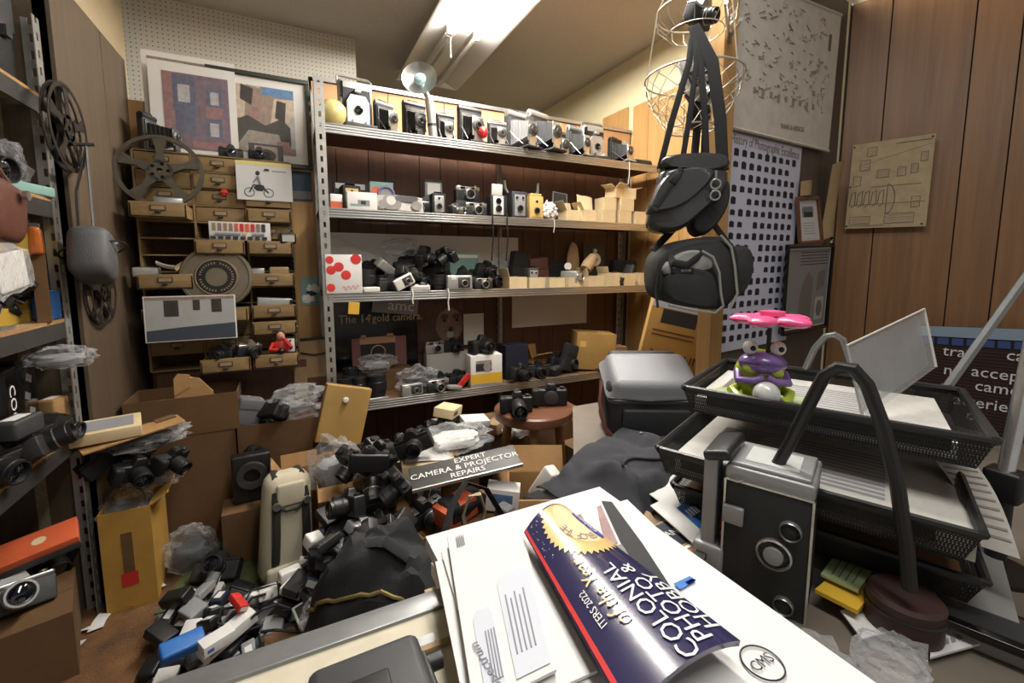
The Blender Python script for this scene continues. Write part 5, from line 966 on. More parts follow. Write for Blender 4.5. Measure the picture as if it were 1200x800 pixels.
slr('reflex_camera', 'black camera body without lens on the wooden stool', (SP.x+.075, SP.y-.005, zs), -.45, .15, digital=True, nolens=True)
# ================================================================== cartons that carry the heap between rack and desk
support(so)
def sup(*a, **k): o = carton(*a, **k); support(o); return o
sup('cardboard_box', 'brown carton buried under the heap of cameras behind the black backpack', (.30, 1.56, 0), .04, (.36, .34, .27), 'cardboard')
sup('cardboard_box', 'low brown carton under the chargers beside the beige sling bag', (.045, 1.50, 0), .05, (.13, .26, .13), 'cardboard_dark')
sup('cardboard_box', 'brown carton buried below the lowest back shelf edge', (.46, 1.93, 0), -.03, (.5, .3, .34), 'cardboard_dark')
sup('cardboard_box', 'brown carton buried under the repair sign', (.47, 1.16, 0), .05, (.19, .28, .45), 'cardboard_dark')
sup('cardboard_box', 'brown carton buried behind the wooden stool', (1.1, 1.98, 0), .0, (.6, .3, .4), 'cardboard_dark')
sup('cardboard_box', 'brown carton beside the stool legs under the small boxes', (1.14, 1.45, 0), .1, (.22, .3, .42), 'cardboard_dark')
sup('cardboard_box', 'low brown carton under the chargers beside the backpack', (.0, 1.25, 0), .1, (.24, .24, .13), 'cardboard_dark')
# ================================================================== beige sling bag standing in front of the carton
C('beige_cloth', 'c6bda4', .9, bump=.3, bscale=900); C('strap_dark', '26241f', .8)
SB = onz(334, 662, .09)
t = thing('sling_bag', 'beige sling backpack with black straps standing on the floor', 'bag', (SB.x, SB.y+.05, .0), (-.04, .06, .25)); w, h, d = .19, .42, .14
MB().box((0, 0, h/2), (w, d, h), 'beige_cloth', b=.055, taper=.86).to('body', t)
MB().box((0, -d*.5, h*.13), (w*.88, .03, h*.2), 'beige_cloth', b=.014).to('front_pocket', t)
MB().box((0, -d*.5-.016, h*.14), (w*.32, .006, h*.045), 'strap_dark', b=.0025).to('logo_patch', t)
for s in (-1, 1): MB().tube([(s*w*.27, -d*.5+.004, h*.24), (s*w*.27, -d*.5-.008, h*.5), (s*w*.26, -d*.47, h*.8), (s*w*.22, -d*.2, h*.98), (s*w*.2, .02, h*1.0)], (.014, .005), 'strap_dark', 8, flat=(1, 0, 0)).to('strap', t)
MB().box((0, -d*.44, h*.84), (w*.5, .02, h*.2), 'beige_cloth', b=.008).to('flap', t); MB().tube([(-w*.26, -d*.5, h*.76), (-w*.1, -d*.54, h*.71), (w*.1, -d*.54, h*.71), (w*.26, -d*.5, h*.76)], .006, 'strap_dark', 8).to('flap_edge', t)
for s in (-1, 1): MB().cyl((s*w*.27, -d*.5-.004, h*.77), (s*w*.27, -d*.5-.018, h*.77), .013, 'chrome', n=14).to('buckle', t)
drop(t)
# ================================================================== heap of camera gear
def heap(fn, name, label, px, py, z, rot=0, q=.03, roam=.07, **kw):
    p = onz(px, py, z); o = fn(name, label, (p.x, p.y, 1.2), rot, **kw); return drop(o, q=q, roam=roam)
support(openbox('cardboard_box', 'open carton with a folded-down front flap right of the sling bag', (.125, 1.805, .0), .0, (.18, .15, .36), 'cardboard', flaps=(('f', -20), ('b', 70)), fl=.45))
t = heap(filmbag, 'plastic_bag', 'big clear plastic bag standing over a camera left of the grey battery', 376, 530, .45, .3, d=(.2, .16, .22), seed=82, inner='grey_plastic')
heap(slr, 'reflex_camera', 'black camera with a long lens lying beside the big clear bag', 403, 545, .45, (.3, .2, .5), w=.15, digital=True, L=.1)
heap(slr, 'reflex_camera', 'black camera with its lens forward below the lowest shelf', 436, 512, .45, (.2, .1, .3), w=.15, L=.08)
G = 'black cameras in the heap behind the backpack'; lb = 'black camera lying in the heap behind the black backpack'
for (px, py, r_, dg) in ((405, 590, (.3, .2, .8), 1), (440, 592, (.2, .4, 2.2), 1), (475, 580, (.1, -.2, .3), 0), (420, 572, (-.6, .1, 3.), 0), (455, 575, (.5, .2, 5.), 1), (490, 555, (.2, .5, 1.2), 0), (470, 598, (.8, .2, 4.), 1), (440, 560, (1.2, .4, .2), 1)):
    heap(slr, 'reflex_camera', lb.replace('black camera', 'black digital camera' if dg else 'black film camera'), px, py, .4, r_, w=.145, digital=bool(dg), group=G)
heap(brick, 'battery_grip', 'light grey battery pack tilted on the heap', 418, 562, .5, (.3, .4, .7), d=(.1, .07, .035), m='grey_plastic', kind=1, cat='battery')
heap(brick, 'memory_card_case', 'small white label box on the camera heap', 403, 580, .52, (.2, .1, .4), d=(.07, .02, .03), m='white_plastic', kind=1, cat='box')
tb = heap(carton, 'cream_box', 'cream cardboard box with white papers below the lowest shelf', 498, 528, .42, -.1, d=(.26, .16, .08), m='cream_card')
o = heap(printbox, 'cream_box', 'smaller cream box with a red square on the bigger cream box', 495, 515, .5, -.15, d=(.2, .13, .06), m='cream_card', face=[(.18, .3, .15, .5, 'orange')])
tag(MB().sheet(lambda u, v: ((u-.5)*.17, (v-.5)*.1, .004*sin(u*5+v*4)), 6, 4, 'paper').to('paper_slip', loc=(o.location.x, o.location.y, o.location.z+.066), rot=(0, 0, -.2)), 'torn white paper lying on the small cream box', 'paper')
heap(filmbag, 'wire_bundle', 'clear bag of silver wire bundle on a cream carton', 447, 527, .45, .2, d=(.15, .12, .1), seed=91, inner='silver')
heap(filmbag, 'plastic_bag', 'flat clear bag holding white prints below the shelf left of the stool', 552, 513, .5, -.1, d=(.3, .2, .1), seed=93, inner='white')
heap(brick, 'yellow_card_pack', 'flat yellow and white card pack on the cream boxes', 530, 530, .5, (0, 0, -.15), d=(.14, .06, .012), m='yellow', kind=1, cat='card')
heap(brick, 'red_folder', 'flat red folder below the lowest shelf beside white paper', 545, 497, .45, (0, .1, .1), d=(.2, .1, .015), m='red', kind=1, cat='folder')
heap(slr, 'reflex_camera', 'black camera with yellow lettering pushed under the lowest shelf', 468, 497, .42, (.1, .1, -.2), w=.15)
settle_on = settle; heap(printbox, 'small_box', 'small white box with print near the stool legs', 694, 500, .44, .1, d=(.09, .06, .04), m='white', face=[(.1, .9, .3, .6, 'print_grey')])
support(settle(printbox('small_box', 'flat cream box right of the stool legs', (1.13, 1.38, .43), -.1, (.15, .09, .03), 'cream_card'), .4205))
heap(brick, 'clear_case', 'dark clear-lidded case behind the stool', 640, 490, .45, .2, d=(.14, .08, .05), m='dark_grey', kind=1, cat='case')
random.seed(21)
for i, (px, py, z) in enumerate(((520, 505, .42), (508, 500, .42), (542, 506, .45), (532, 520, .42), (556, 498, .42), (470, 540, .42), (432, 548, .4), (415, 555, .42), (485, 540, .42), (425, 600, .38), (462, 610, .4), (455, 556, .45))):
    dg = i % 2; heap(slr, 'reflex_camera', ('black film camera', 'black digital camera')[dg]+(' half buried between cartons beside the stool' if px > 500 else ' half buried on the heap near the cream boxes'), px, py, z, (random.uniform(-.6, .6), random.uniform(-.5, .5), random.uniform(0, 6.2)), w=.14, digital=bool(dg), nolens=i % 5 == 0, group='cameras beside the stool' if px > 500 else 'cameras near the cream boxes')
for i, (px, py, z, m_, d_) in enumerate(((548, 512, .45, 'white', (.12, .08, .03)), (525, 515, .42, 'cream_card', (.12, .09, .04)), (520, 497, .45, 'print_grey', (.14, .1, .02)), (502, 508, .42, 'dark_grey', (.1, .07, .05)), (585, 493, .45, 'tan', (.12, .08, .05)))):
    heap(printbox, 'small_box', ('white', 'cream', 'grey', 'dark grey', 'tan')[i]+' flat box tossed among the gear around the stool', px, py, z, (.1, .1, i*.9), d=d_, m=m_, face=[(.1, .5, .3, .7, 'print_dark')])
heap(filmbag, 'wire_bundle', 'silver wire bundle in clear wrap behind the stool legs', 600, 491, .45, .3, d=(.18, .12, .08), seed=131, inner='silver')
# open long carton right of the sign
dq = onz(625, 560, .5)
t = openbox('cardboard_box', 'tall open brown carton with raised flaps right of the repair sign', (.70, 1.23, 0), -.45, (.2, .2, .46), 'cardboard', .005, (('l', 70), ('f', -70), ('b', 60)), fl=.45); support(t)
brick('white_tube', 'white tube standing in the tall open carton', (.71, 1.26, .40), (.5, .2, .3), (.05, .05, .13), 'white_plastic', None, 'tube', 3)
brick('black_pouch', 'black pouch stuffed in the tall open carton', (.68, 1.2, .34), (.1, .1, .3), (.1, .08, .1), 'fabric_black', None, 'pouch', 1)
red_ = onz(507, 594, .50); settle_red = printbox('red_box', 'red-brown box with a dark band in front of the repair sign', (max(red_.x, .395), red_.y-.01, .452), (0, -.15, .35), (.11, .07, .06), 'orange', [(.4, .55, 0, 1, 'print_dark')])
heap(printbox, 'film_box', 'white and blue photo paper box right of the black straps', 588, 556, .56, (.0, .1, -.5), d=(.1, .06, .07), m='white', face=[(.2, .8, .3, .8, 'sky_blue')])
heap(printbox, 'film_box', 'white box with a red picture on its lid by the envelopes', 606, 588, .54, (.0, 0, -.3), d=(.09, .07, .05), m='white', face=[(.4, .6, .3, .7, 'red')])
MB().box((0, 0, .0505), (.08, .06, .001), 'red').to('lid_picture', bpy.data.objects[[o.name for o in COL.objects if o.name.startswith('film_box')][-1]])
heap(printbox, 'film_box', 'grey cardboard box with a small logo beside the red-lidded box', 578, 602, .52, (.0, 0, -.25), d=(.1, .07, .07), m='grey_plastic', face=[(.02, .15, .3, .7, 'print_dark')])
q = onz(550, 604, .5)
t = thing("neck_strap", 'black camera strap with a beige loop draped between the boxes', 'strap', (q.x, q.y, .455)); C('loop_beige', '9a8d74', .8)
MB().tube([(-.09, -.04, .02), (-.05, 0, .09), (.0, .03, .13), (.06, .02, .1), (.1, -.02, .02)], (.02, .004), 'fabric_black', 8, flat=(0, 1, 0)).to('band', t); MB().tube([(-.02, -.03, .02), (-.028, -.03, .07), (-.01, -.03, .12), (.02, -.03, .12), (.035, -.03, .07), (.02, -.03, .02)], (.009, .004), 'loop_beige', 8).to('loop', t)
heap(brick, 'black_pouch', 'black padded case under the black strap', 540, 585, .5, (.1, .1, .4), d=(.14, .08, .05), m='fabric_black', kind=1, cat='pouch')
heap(brick, 'grey_roll', 'grey ribbed roll between the black strap and the photo paper box', 583, 585, .5, (.2, .1, .6), d=(.045, .045, .045), m='fabric_grey', kind=3, cat='roll')
# repair sign
sq = [at(480, 549, 1.32), at(603, 521, 1.42), at(610, 545, 1.36), at(487, 568, 1.26)]
u = (sq[1]-sq[0]); wS = u.length; u.normalize(); vv = (sq[0]-sq[3]); vv = (vv-u*vv.dot(u)); hS = vv.length; vv.normalize(); nn = u.cross(vv)
C('sign_black', '3b3a37', .5)
t = thing('repair_sign', 'black plate with white letters reading expert camera and projector repairs', 'sign', (sq[0]+sq[2])/2); t.rotation_euler = Matrix((u, vv, nn)).transposed().to_euler()
hS = max(hS, .095)
MB().box((0, 0, 0), (wS, hS, .008), 'sign_black', b=.002).to('plate', t); MB().box((0, -hS/2, 0), (wS, .004, .011), 'silver').to('edge', t)
k = MB(); text_mesh(k, 'EXPERT', hS*.3, 'white', MT((.02, hS*.3, .0055)), sx=1.05); text_mesh(k, 'CAMERA & PROJECTOR', hS*.31, 'white', MT((0, 0, .0055)), sx=1.08); text_mesh(k, 'REPAIRS', hS*.3, 'white', MT((.0, -hS*.3, .0055)), sx=1.05); k.to('lettering', t)
# ================================================================== black backpack
BQ = onz(455, 690, .3)
t = thing('backpack', 'slumped black backpack with a brass zip in front of the heap', 'backpack', (.165, 1.0, 0), (0, 0, -.35)); C('zip_brass', '9a8a55', .4, .6); C('pack_black', '1e1f21', .8, bump=.3, bscale=500)
b = MB(); N = 34
def packf(u, v):
    th = 2*pi*u; ph = v*pi/2; e = Vector((cos(th)*cos(ph), sin(th)*cos(ph), sin(ph)))
    k = 1+.1*noise.noise(e*1.6+Vector((3, 1, 2)))+.08*noise.noise(e*4.2)+.05*abs(noise.noise(e*7+Vector((5, 5, 5))))
    return (.2*math.copysign(abs(e.x)**.75, e.x)*k, .14*math.copysign(abs(e.y)**.75, e.y)*k, (.60*e.z**.8)*k*(1-.22*max(0, e.x)))
vs = [packf(i/N, j/16) for j in range(17) for i in range(N)]; fs = [(j*N+i, j*N+(i+1) % N, (j+1)*N+(i+1) % N, (j+1)*N+i) for j in range(16) for i in range(N)]
b.add(vs, fs+[list(range(N))[::-1]], 'pack_black').to('body', t)
MB().tube([Vector(packf(.54+.42*i/24, .42+.18*sin(i/24*pi)))*1.012 for i in range(25)], .0045, 'zip_brass', 6).to('zip', t)
MB().tube([Vector(packf(.6+.3*i/16, .22+.1*sin(i/16*pi*2)))*1.012 for i in range(17)], .008, 'fabric_black', 6).to('seam', t)
MB().tube([(-.05, 0, .5), (-.06, -.02, .56), (.0, -.04, .58), (.05, -.03, .53)], (.015, .004), 'fabric_black', 8).to('haul_loop', t)
support(t)
# ================================================================== battery and charger heap on the floor
C('floor_board', '3f2a20', .7, noise_s=6, amt=.2)
bd = thing('floor_board', 'reddish brown wooden board on the floor under the chargers', 'board', (-.02, 1.42, 0), .12); MB().box((0, 0, .012), (.5, .62, .024), 'floor_board', b=.003).to('board', bd); support(bd)
random.seed(11)
GB = 'chargers and battery packs heaped on the floor board'
tone = ['black', 'black', 'dark_grey', 'grey_plastic', 'dark_grey', 'grey_plastic', 'black', 'white_plastic', 'white_plastic', 'black', 'navy', 'black']
desc = {'black': 'black charger lying in the floor heap', 'dark_grey': 'dark grey charger lying in the floor heap', 'grey_plastic': 'light grey battery case in the floor heap', 'white_plastic': 'white adapter lying in the floor heap', 'navy': 'navy blue battery pack in the floor heap'}
n_ = 0
for row in range(16):
    for colm in range(10):
        px = 200+colm*23+random.uniform(-12, 12)+row*2; py = 796-row*9-colm*9+random.uniform(-7, 7)
        if py > 815 or px > 425 or px < 188 or py < 645: continue
        if px < 300 and py < 690-(px-240)*.2: continue
        zz = .06+max(0, px-310)/110*.2; P = onz(px, py, zz)
        if (P.x-SB.x)**2+(P.y-SB.y-.05)**2 < .035: continue
        kd = random.randrange(4); m_ = random.choice(tone); d = (random.uniform(.05, .09), random.uniform(.035, .058), random.uniform(.02, .035))
        heap(brick, 'battery_charger', desc[m_].replace(' lying', '').replace(' in the', (' with an open battery bay in the', ' with a white sticker in the', ' with plug pins in the', ' with a contact plate in the')[kd]), px, py, zz, (random.uniform(-.45, .45), random.uniform(-.45, .45), random.uniform(0, 6.3)), d=d, m=m_, kind=kd, group=GB); n_ += 1
heap(printbox, 'battery_box', 'long white product box lying on the charger heap', 268, 735, .14, (0, -.2, .55), d=(.15, .045, .035), m='white', face=[(.1, .5, .3, .6, 'print_grey')], roam=0)
heap(printbox, 'battery_box', 'short white product box at the charger heap\'s edge', 255, 755, .14, (0, 0, .5), d=(.08, .045, .03), m='white', face=[(.1, .3, .3, .6, 'blue')], roam=0)
heap(brick, 'white_adapter', 'square white adapter beside the black backpack', 368, 690, .16, (.3, .2, .5), d=(.05, .045, .04), m='white_plastic', kind=2, cat='adapter', roam=0)
heap(brick, 'grey_adapter', 'light grey square adapter near the metal case edge', 275, 775, .14, (.1, .1, .3), d=(.1, .08, .04), m='white_plastic', kind=1, cat='adapter', roam=0)
heap(brick, 'blue_pouch', 'bright blue and yellow snack pouch at the charger heap\'s end', 213, 768, .12, (.3, .1, .4), d=(.1, .05, .035), m='blue', kind=1, cat='pouch', roam=0)
heap(brick, 'red_clip', 'red plastic clip on the charger heap', 278, 717, .14, (.2, .5, .6), d=(.03, .07, .02), m='red', kind=3, cat='clip', roam=0)
settle(brick('wallet_case', 'black zip wallet leaning beside the sling bag', (.06, 1.60, .2), (1.0, .1, .3), (.11, .14, .03), 'black_leather', None, 'wallet', 1), .135)
for i, (px, py) in enumerate(((330, 700), (300, 720), (370, 690), (390, 690), (345, 735))):
    q = onz(px, py, .12); tag(MB().tube([(q.x+.05*cos(j*.8+i)*(1+.1*j), q.y+.04*sin(j*.8+i), .13+.03*sin(j*1.3+i)) for j in range(14)], .004, 'rubber', 6).to('charger_cable'), 'black cable coiled on the floor charger heap', 'cable', 'cables on the charger heap')
settle(filmbag('plastic_bag', 'small clear bag of black cables against the backpack', (.02, 1.28, .14), .3, (.1, .1, .13), 97, inner='fabric_black'), .135)
heap(brick, 'brown_pouch', 'pinkish brown leather pouch peeking over the metal case edge', 486, 706, .6, (.4, .2, .3), d=(.06, .05, .06), m='brown_leather', kind=1, cat='pouch')
# scraps and green carpet on the floor
C('green_carpet', '4c5230', .95, noise_s=30, amt=.25, bump=.5, bscale=300)
g0 = [onz(*p, .004) for p in ((318, 585), (322, 690), (180, 720), (270, 600))]
tag(MB().prism([(p.x, p.y) for p in g0], .0008, .006, 'green_carpet').to('carpet_strip'), 'worn green carpet strip lying on the brown floor', 'carpet')
for i, (px, py, s_) in enumerate(((218, 640, .03), (222, 660, .025), (245, 672, .03), (235, 690, .015), (188, 688, .035), (205, 735, .04), (118, 730, .06), (100, 740, .03), (90, 760, .03), (245, 610, .02), (232, 585, .04), (262, 655, .012), (152, 712, .02), (75, 770, .04))):
    q = onz(px, py, .0); tag(MB().sheet(lambda u, v: ((u-.5)*s_*(1+.5*v), (v-.5)*s_*.6, .004+.004*sin(u*4+i)+.003*v), 4, 3, 'orange' if i == 12 else 'paper').to('paper_scrap', loc=(q.x, q.y, .004), rot=(0, 0, i*1.3)), 'small orange-red scrap on the brown floor' if i == 12 else 'torn white paper scrap on the brown floor', 'scrap', None if i == 12 else 'paper scraps on the floor')
# ================================================================== flat things on the right walls
class Card:
    """a flat thing given by its four corners (TL, TR, BR, BL); prints are placed by 0..1 across and up"""
    def __init__(s, name, label, cat, P, m, th=.003, group=None, bend=None, nu=8, nv=8):
        s.P = [Vector(p) for p in P]; c = sum(s.P, Vector())/4; s.c = c; s.t = thing(name, label, cat, c, 0, group); s.th = th; s.bend = bend
        u = (s.P[1]-s.P[0]+s.P[2]-s.P[3]).normalized(); v = (s.P[0]-s.P[3]+s.P[1]-s.P[2]); v = (v-u*v.dot(u)).normalized(); s.u, s.v, s.n = u, v, u.cross(v)
        s.w = ((s.P[1]-s.P[0]).length+(s.P[2]-s.P[3]).length)/2; s.h = ((s.P[0]-s.P[3]).length+(s.P[1]-s.P[2]).length)/2
        if m: MB().sheet(lambda a, b: s.q(a, b), nu, nv, m, th).to('sheet', s.t)
    def q(s, a, b, off=0):
        p = s.P[3].lerp(s.P[2], a).lerp(s.P[0].lerp(s.P[1], a), b)-s.c+s.n*off
        if s.bend: p = p+s.n*s.bend(a, b)
        return p
    def poly(s, mb, pts, m, off=.0012):
        n = len(pts); mb.add([s.q(a, b, off) for a, b in pts]+[s.q(a, b, off-.0006) for a, b in pts], [list(range(n))]+[(k, n+k, n+(k+1) % n, (k+1) % n) for k in range(n)], m); return mb
    def rect(s, mb, a0, b0, a1, b1, m, off=.0012): return s.poly(mb, [(a0, b0), (a1, b0), (a1, b1), (a0, b1)], m, off)
    def ell(s, mb, a, b, ra, rb, m, off=.0012, n=24): return s.poly(mb, [(a+ra*cos(2*pi*i/n), b+rb*sin(2*pi*i/n)) for i in range(n)], m, off)
    def line(s, mb, pts, r, m, off=.0012): return mb.tube([s.q(a, b, off) for a, b in pts], r, m, 5)
    def text(s, mb, txt, a, b, size, m, rot=0, align='CENTER', sx=1, off=.0014, shear=0):
        q = MB(); text_mesh(q, txt, size, m, Matrix.Rotation(rot, 4, 'Z'), align, .0001, sx, shear); M = Matrix((s.u, s.v, s.n)).transposed()
        if s.bend:      # follow the curve of the sheet
            for p, f in ((0, 0),):
                vs = []
                for w_ in q.v:
                    aa, bb = a+w_.x/s.w, b+w_.y/s.h; vs.append(s.q(aa, bb, off+w_.z))
            mb.add(vs, q.f, m)
        else: mb.add([s.q(a, b, off)+M @ w_ for w_ in q.v], q.f, m)
        return mb
C('canvas', 'cdc6ba', .8, noise_s=22, amt=.09); C('sepia', 'b5a281', .8, noise_s=26, amt=.12); C('ink', '6f675e', .8); C('ink_soft', '948c80', .8); C('poster_blue', 'cdcfe0', .55); C('icon_dark', '23242b', .6)
cv = Card('drawing_canvas', 'big grey sheet of camera drawings hung over the poster', 'drawing', [onD(862, -32, .03), onD(986, 18, .03), onD(971, 177, .025), onD(848, 147, .025)], 'canvas', .006)
k = MB(); random.seed(3)
for i in range(150):
    a, b = random.uniform(.08, .9), random.uniform(.25, .92); r_ = random.uniform(.01, .04)
    cv.line(k, [(a+r_*random.uniform(-1, 1), b+r_*.7*random.uniform(-1, 1)) for _ in range(4)], .0011, 'ink_soft')
for i in range(9): cv.rect(k, .2+.07*i, .27-.02*(i % 2), .2+.07*i+.025, .31, 'ink_soft')
k.to('drawn_sketches', cv.t); k = MB(); cv.text(k, 'FRANKE & HEIDECKE', .58, .1, .026, 'ink', sx=.8); k.to('lettering', cv.t)
k = MB(); cv.rect(k, .88, .72, .91, .84, 'ink'); k.to('dark_tab', cv.t)
for b in (0, 1): k = MB(); cv.line(k, [(0, b), (1, b)], .006, 'canvas', 0); k.to('rod', cv.t)
ps = Card('history_poster', 'pale blue poster titled A History of Photographic Excellence with rows of cameras', 'poster', [onD(847, 148, .012), onD(940, 171, .012), onD(921, 398, .012), onD(829, 416, .012)], 'poster_blue', .002)
k = MB(); ps.text(k, 'A History of Photographic Excellence', .5, .955, ps.w*.085, 'stone_mid', sx=.72); ps.rect(k, 0, .985, 1, 1, 'ink_soft'); k.to('title', ps.t)
for r_ in range(17):
    k = MB()
    for c in range(10):
        if (r_*7+c*3) % 17 == 0: continue
        a = .07+.092*c; b = .905-.053*r_; hh = .011+.004*((r_*5+c*11) % 4)/3
        ps.rect(k, a-.026, b-hh, a+.026, b+hh, 'icon_dark'); ps.rect(k, a-.014, b+hh, a+.01, b+hh+.003, 'icon_dark')
    k.to('camera_row_print', ps.t)
# frames
def framed(name, label, P, fm, wf, inner):
    c = Card(name, label, 'picture frame', P, 'paper', .004)
    for (a0, b0, a1, b1) in ((0, 0, 1, 0), (0, 1, 1, 1), (0, 0, 0, 1), (1, 0, 1, 1)):
        MB().tube([c.q(a0, b0, .004), c.q(a1, b1, .004)], (wf, wf*.7), fm, 6).to('frame_rail', c.t)
    k = MB(); inner(c, k); k.to('print', c.t); return c
C('frame_wood', '6d4730', .5, noise_s=12, amt=.15)
def in1(c, k): c.rect(k, .15, .1, .85, .88, 'paper'); c.rect(k, .22, .58, .75, .82, 'print_grey'); c.rect(k, .3, .58, .7, .7, 'print_dark', .0018); [c.rect(k, .25, .2+.06*i, .75, .215+.06*i, 'print_grey') for i in range(5)]
framed('picture_frame', 'small wood-framed certificate beside the poster', [onD(933, 233, .03), onD(957, 232, .03), onD(962, 283, .03), onD(936, 285, .03)], 'frame_wood', .011, in1)
C('photo_paper', '8b8a88', .5)
def in2(c, k):
    c.rect(k, .04, .04, .96, .96, 'photo_paper')
    for i in range(5): c.rect(k, .3, .78+.035*i, .92, .79+.035*i, 'print_dark')
    c.poly(k, [(.32, .1), (.34, .45), (.42, .62), (.5, .7), (.62, .6), (.6, .15)], 'photo_mid'); c.poly(k, [(.7, .45), (.72, .68), (.9, .72), (.88, .5)], 'photo_mid'); c.rect(k, .7, .1, .9, .38, 'photo_bg'); c.ell(k, .8, .24, .07, .1, 'photo_mid', .0016)
framed('picture_frame', 'black framed page of old photos below the small certificate', [onD(922, 289, .05), onD(975, 287, .05), onD(966, 381, .035), onD(915, 391, .035)], 'gloss_black', .012, in2)
# curled brown paper
a = onD(970, 240, .03); t = thing('curled_paper', 'curled tan paper pinned in the corner beside the certificate', 'paper', a, AD)
MB().sheet(lambda u, v: ((u-.5)*.12*(1-.25*sin(v*pi)), -.03*sin(u*pi)-.02*v*v+.02*(u-.5)*v, (v-.5)*.33+.02*sin(u*3)), 8, 12, 'tan', .0015).to('sheet', t)
a = onD(944, 222, .03); t = thing('curled_paper', 'short tan paper curl above the small certificate', 'paper', a, AD); MB().sheet(lambda u, v: ((u-.5)*.09, -.02*sin(u*pi), (v-.5)*.06+.012*u), 8, 4, 'tan', .0015).to('sheet', t)
# sepia blueprint on the angled wall
bp_ = Card('blueprint_sheet', 'yellowed technical drawing pinned to the brown panelling', 'drawing', [onW(1000, 170, .045), onW(1097, 156, .045), onW(1085, 265, .045), onW(990, 268, .045)], 'sepia', .0015)
k = MB()
for i in range(5): bp_.line(k, [(.03+.09*i, .27), (.05+.09*i, .42), (.1+.09*i, .44), (.1+.09*i, .28), (.05+.09*i, .25)], .0016, 'ink')
bp_.line(k, [(.5+.1*cos(i*pi/12-pi/2), .33+.17*sin(i*pi/12-pi/2)) for i in range(13)]+[(.5, .16)], .0016, 'ink'); bp_.line(k, [(.03, .28), (.95, .28)], .001, 'ink')
for (a, b, c, d) in ((.2, .84, .32, .94), (.12, .68, .25, .8), (.35, .58, .5, .67), (.6, .58, .7, .68), (.76, .6, .84, .7), (.86, .72, .94, .82), (.8, .22, .9, .34), (.05, .05, .32, .14), (.5, .05, .85, .16), (.05, .5, .15, .62)):
    bp_.line(k, [(a, b), (c, b), (c, d), (a, d), (a, b)], .001, 'ink')
    for i in range(4): bp_.line(k, [(a, b+(d-b)*i/4), (c, b+(d-b)*(i+.6)/4)], .0007, 'ink_soft')
bp_.line(k, [(.1, .74), (.95, .9)], .0007, 'ink_soft'); bp_.line(k, [(.55, .95), (.97, .95)], .0016, 'ink'); bp_.line(k, [(.3, .48), (.9, .48)], .001, 'ink'); bp_.line(k, [(.05, .03), (.5, .03)], .001, 'ink'); k.to('drawn_lines', bp_.t)
for a, b in ((.02, .97), (.97, .97), (.02, .03), (.95, .03), (.02, .5)): MB().lathe([(.004, 0), (.004, .002), (0, .004)], 'dark_steel', bp_.q(a, b, .001), bp_.n, n=10).to('pin', bp_.t)
# letter board
C('felt', '2e2320', .9); C('blue_strip', '8fa3b5', .4); C('blue_print', '3b4f86', .5)
LB0 = .16
def onB(px, py): return onW(px, py, LB0)
lbd = Card('letter_board', 'dark grooved letter board with white letters and a pale blue top rail', 'sign', [onB(1078, 384), onB(1290, 392), onB(1290, 560), onB(1068, 505)], 'felt', .02, nu=2, nv=2)
k = MB(); lbd.rect(k, -.01, .93, 1.01, 1.02, 'blue_strip', .006); k.to('top_rail', lbd.t)
for i in range(10): k = MB(); lbd.rect(k, .03+.09*i, .86, .1+.09*i, .92, 'blue_print', .004); k.to('blue_square', lbd.t)
k = MB()
for i in range(30): lbd.line(k, [(0, .82-.0275*i), (1, .82-.0275*i)], .0016, 'brown_leather', .001)
k['x'] if False else k.to('groove_rib', lbd.t, kind='stuff')
k = MB(); S_ = lbd.h*.125
for (s_, px, py) in (('tra', 1118, 412), ('nc', 1116, 434), ('accep', 1166, 438), ('ca', 1190, 417), ('came', 1168, 455), ('atteries', 1153, 473), ('ot', 1142, 487)):
    p = onB(px, py)-lbd.c; M = Matrix((lbd.u, lbd.v, lbd.n)).transposed().to_4x4(); M.translation = p+lbd.n*.004; text_mesh(k, s_, S_, 'white', M, sx=.95, ext=.001)
k.to('lettering', lbd.t)
# stand for the letter board: filing cabinet along the wall
fc = thing('filing_cabinet', 'low grey steel filing cabinet under the letter board', 'cabinet', CR+dW*.95+nW*.24, AW-pi/2); MB().box((0, 0, .22), (.9, .4, .44), 'dark_steel', b=.006).to('body', fc); MB().box((0, -.203, .325), (.84, .01, .19), 'dark_steel', b=.003).to('drawer_front', fc); MB().box((0, -.203, .115), (.84, .01, .19), 'dark_steel', b=.003).to('drawer_front', fc); MB().box((0, -.215, .36), (.14, .02, .02), 'chrome').to('handle', fc)
# ================================================================== carton with 36 COUNT print, on a carton tower
C('ochre_box', 'c0944e', .8, noise_s=8, amt=.08); tw = carton('cardboard_box', 'tall brown carton standing behind the grey camera bag', (1.47, 1.47, 0), .05, (.3, .3, .74), 'cardboard_dark')
t = printbox('count_carton', 'ochre carton printed 36 count tilted beside the post', (1.42, 1.38, .76), (.0, .2, -.7), (.24, .14, .3), 'ochre_box', [(.2, .78, .62, .82, 'print_dark'), (.0, 1, .83, 1, 'poster_blue'), (.1, .8, .5, .52, 'cardboard_dark'), (.1, .8, .44, .46, 'cardboard_dark')], texts=[('-36 COUNT', .6, .17, .05, 'print_dark')])
V_, T_ = geo(t); t.location.z += .742-min(v.z for v in V_)
t = carton('cardboard_box', 'flat tan carton with a label right of the gold carton', (1.72, 1.9, 0), .1, (.3, .25, .56), 'cardboard'); MB().box((-.05, -.126, .46), (.1, .001, .06), 'poster_blue').to('label', t)
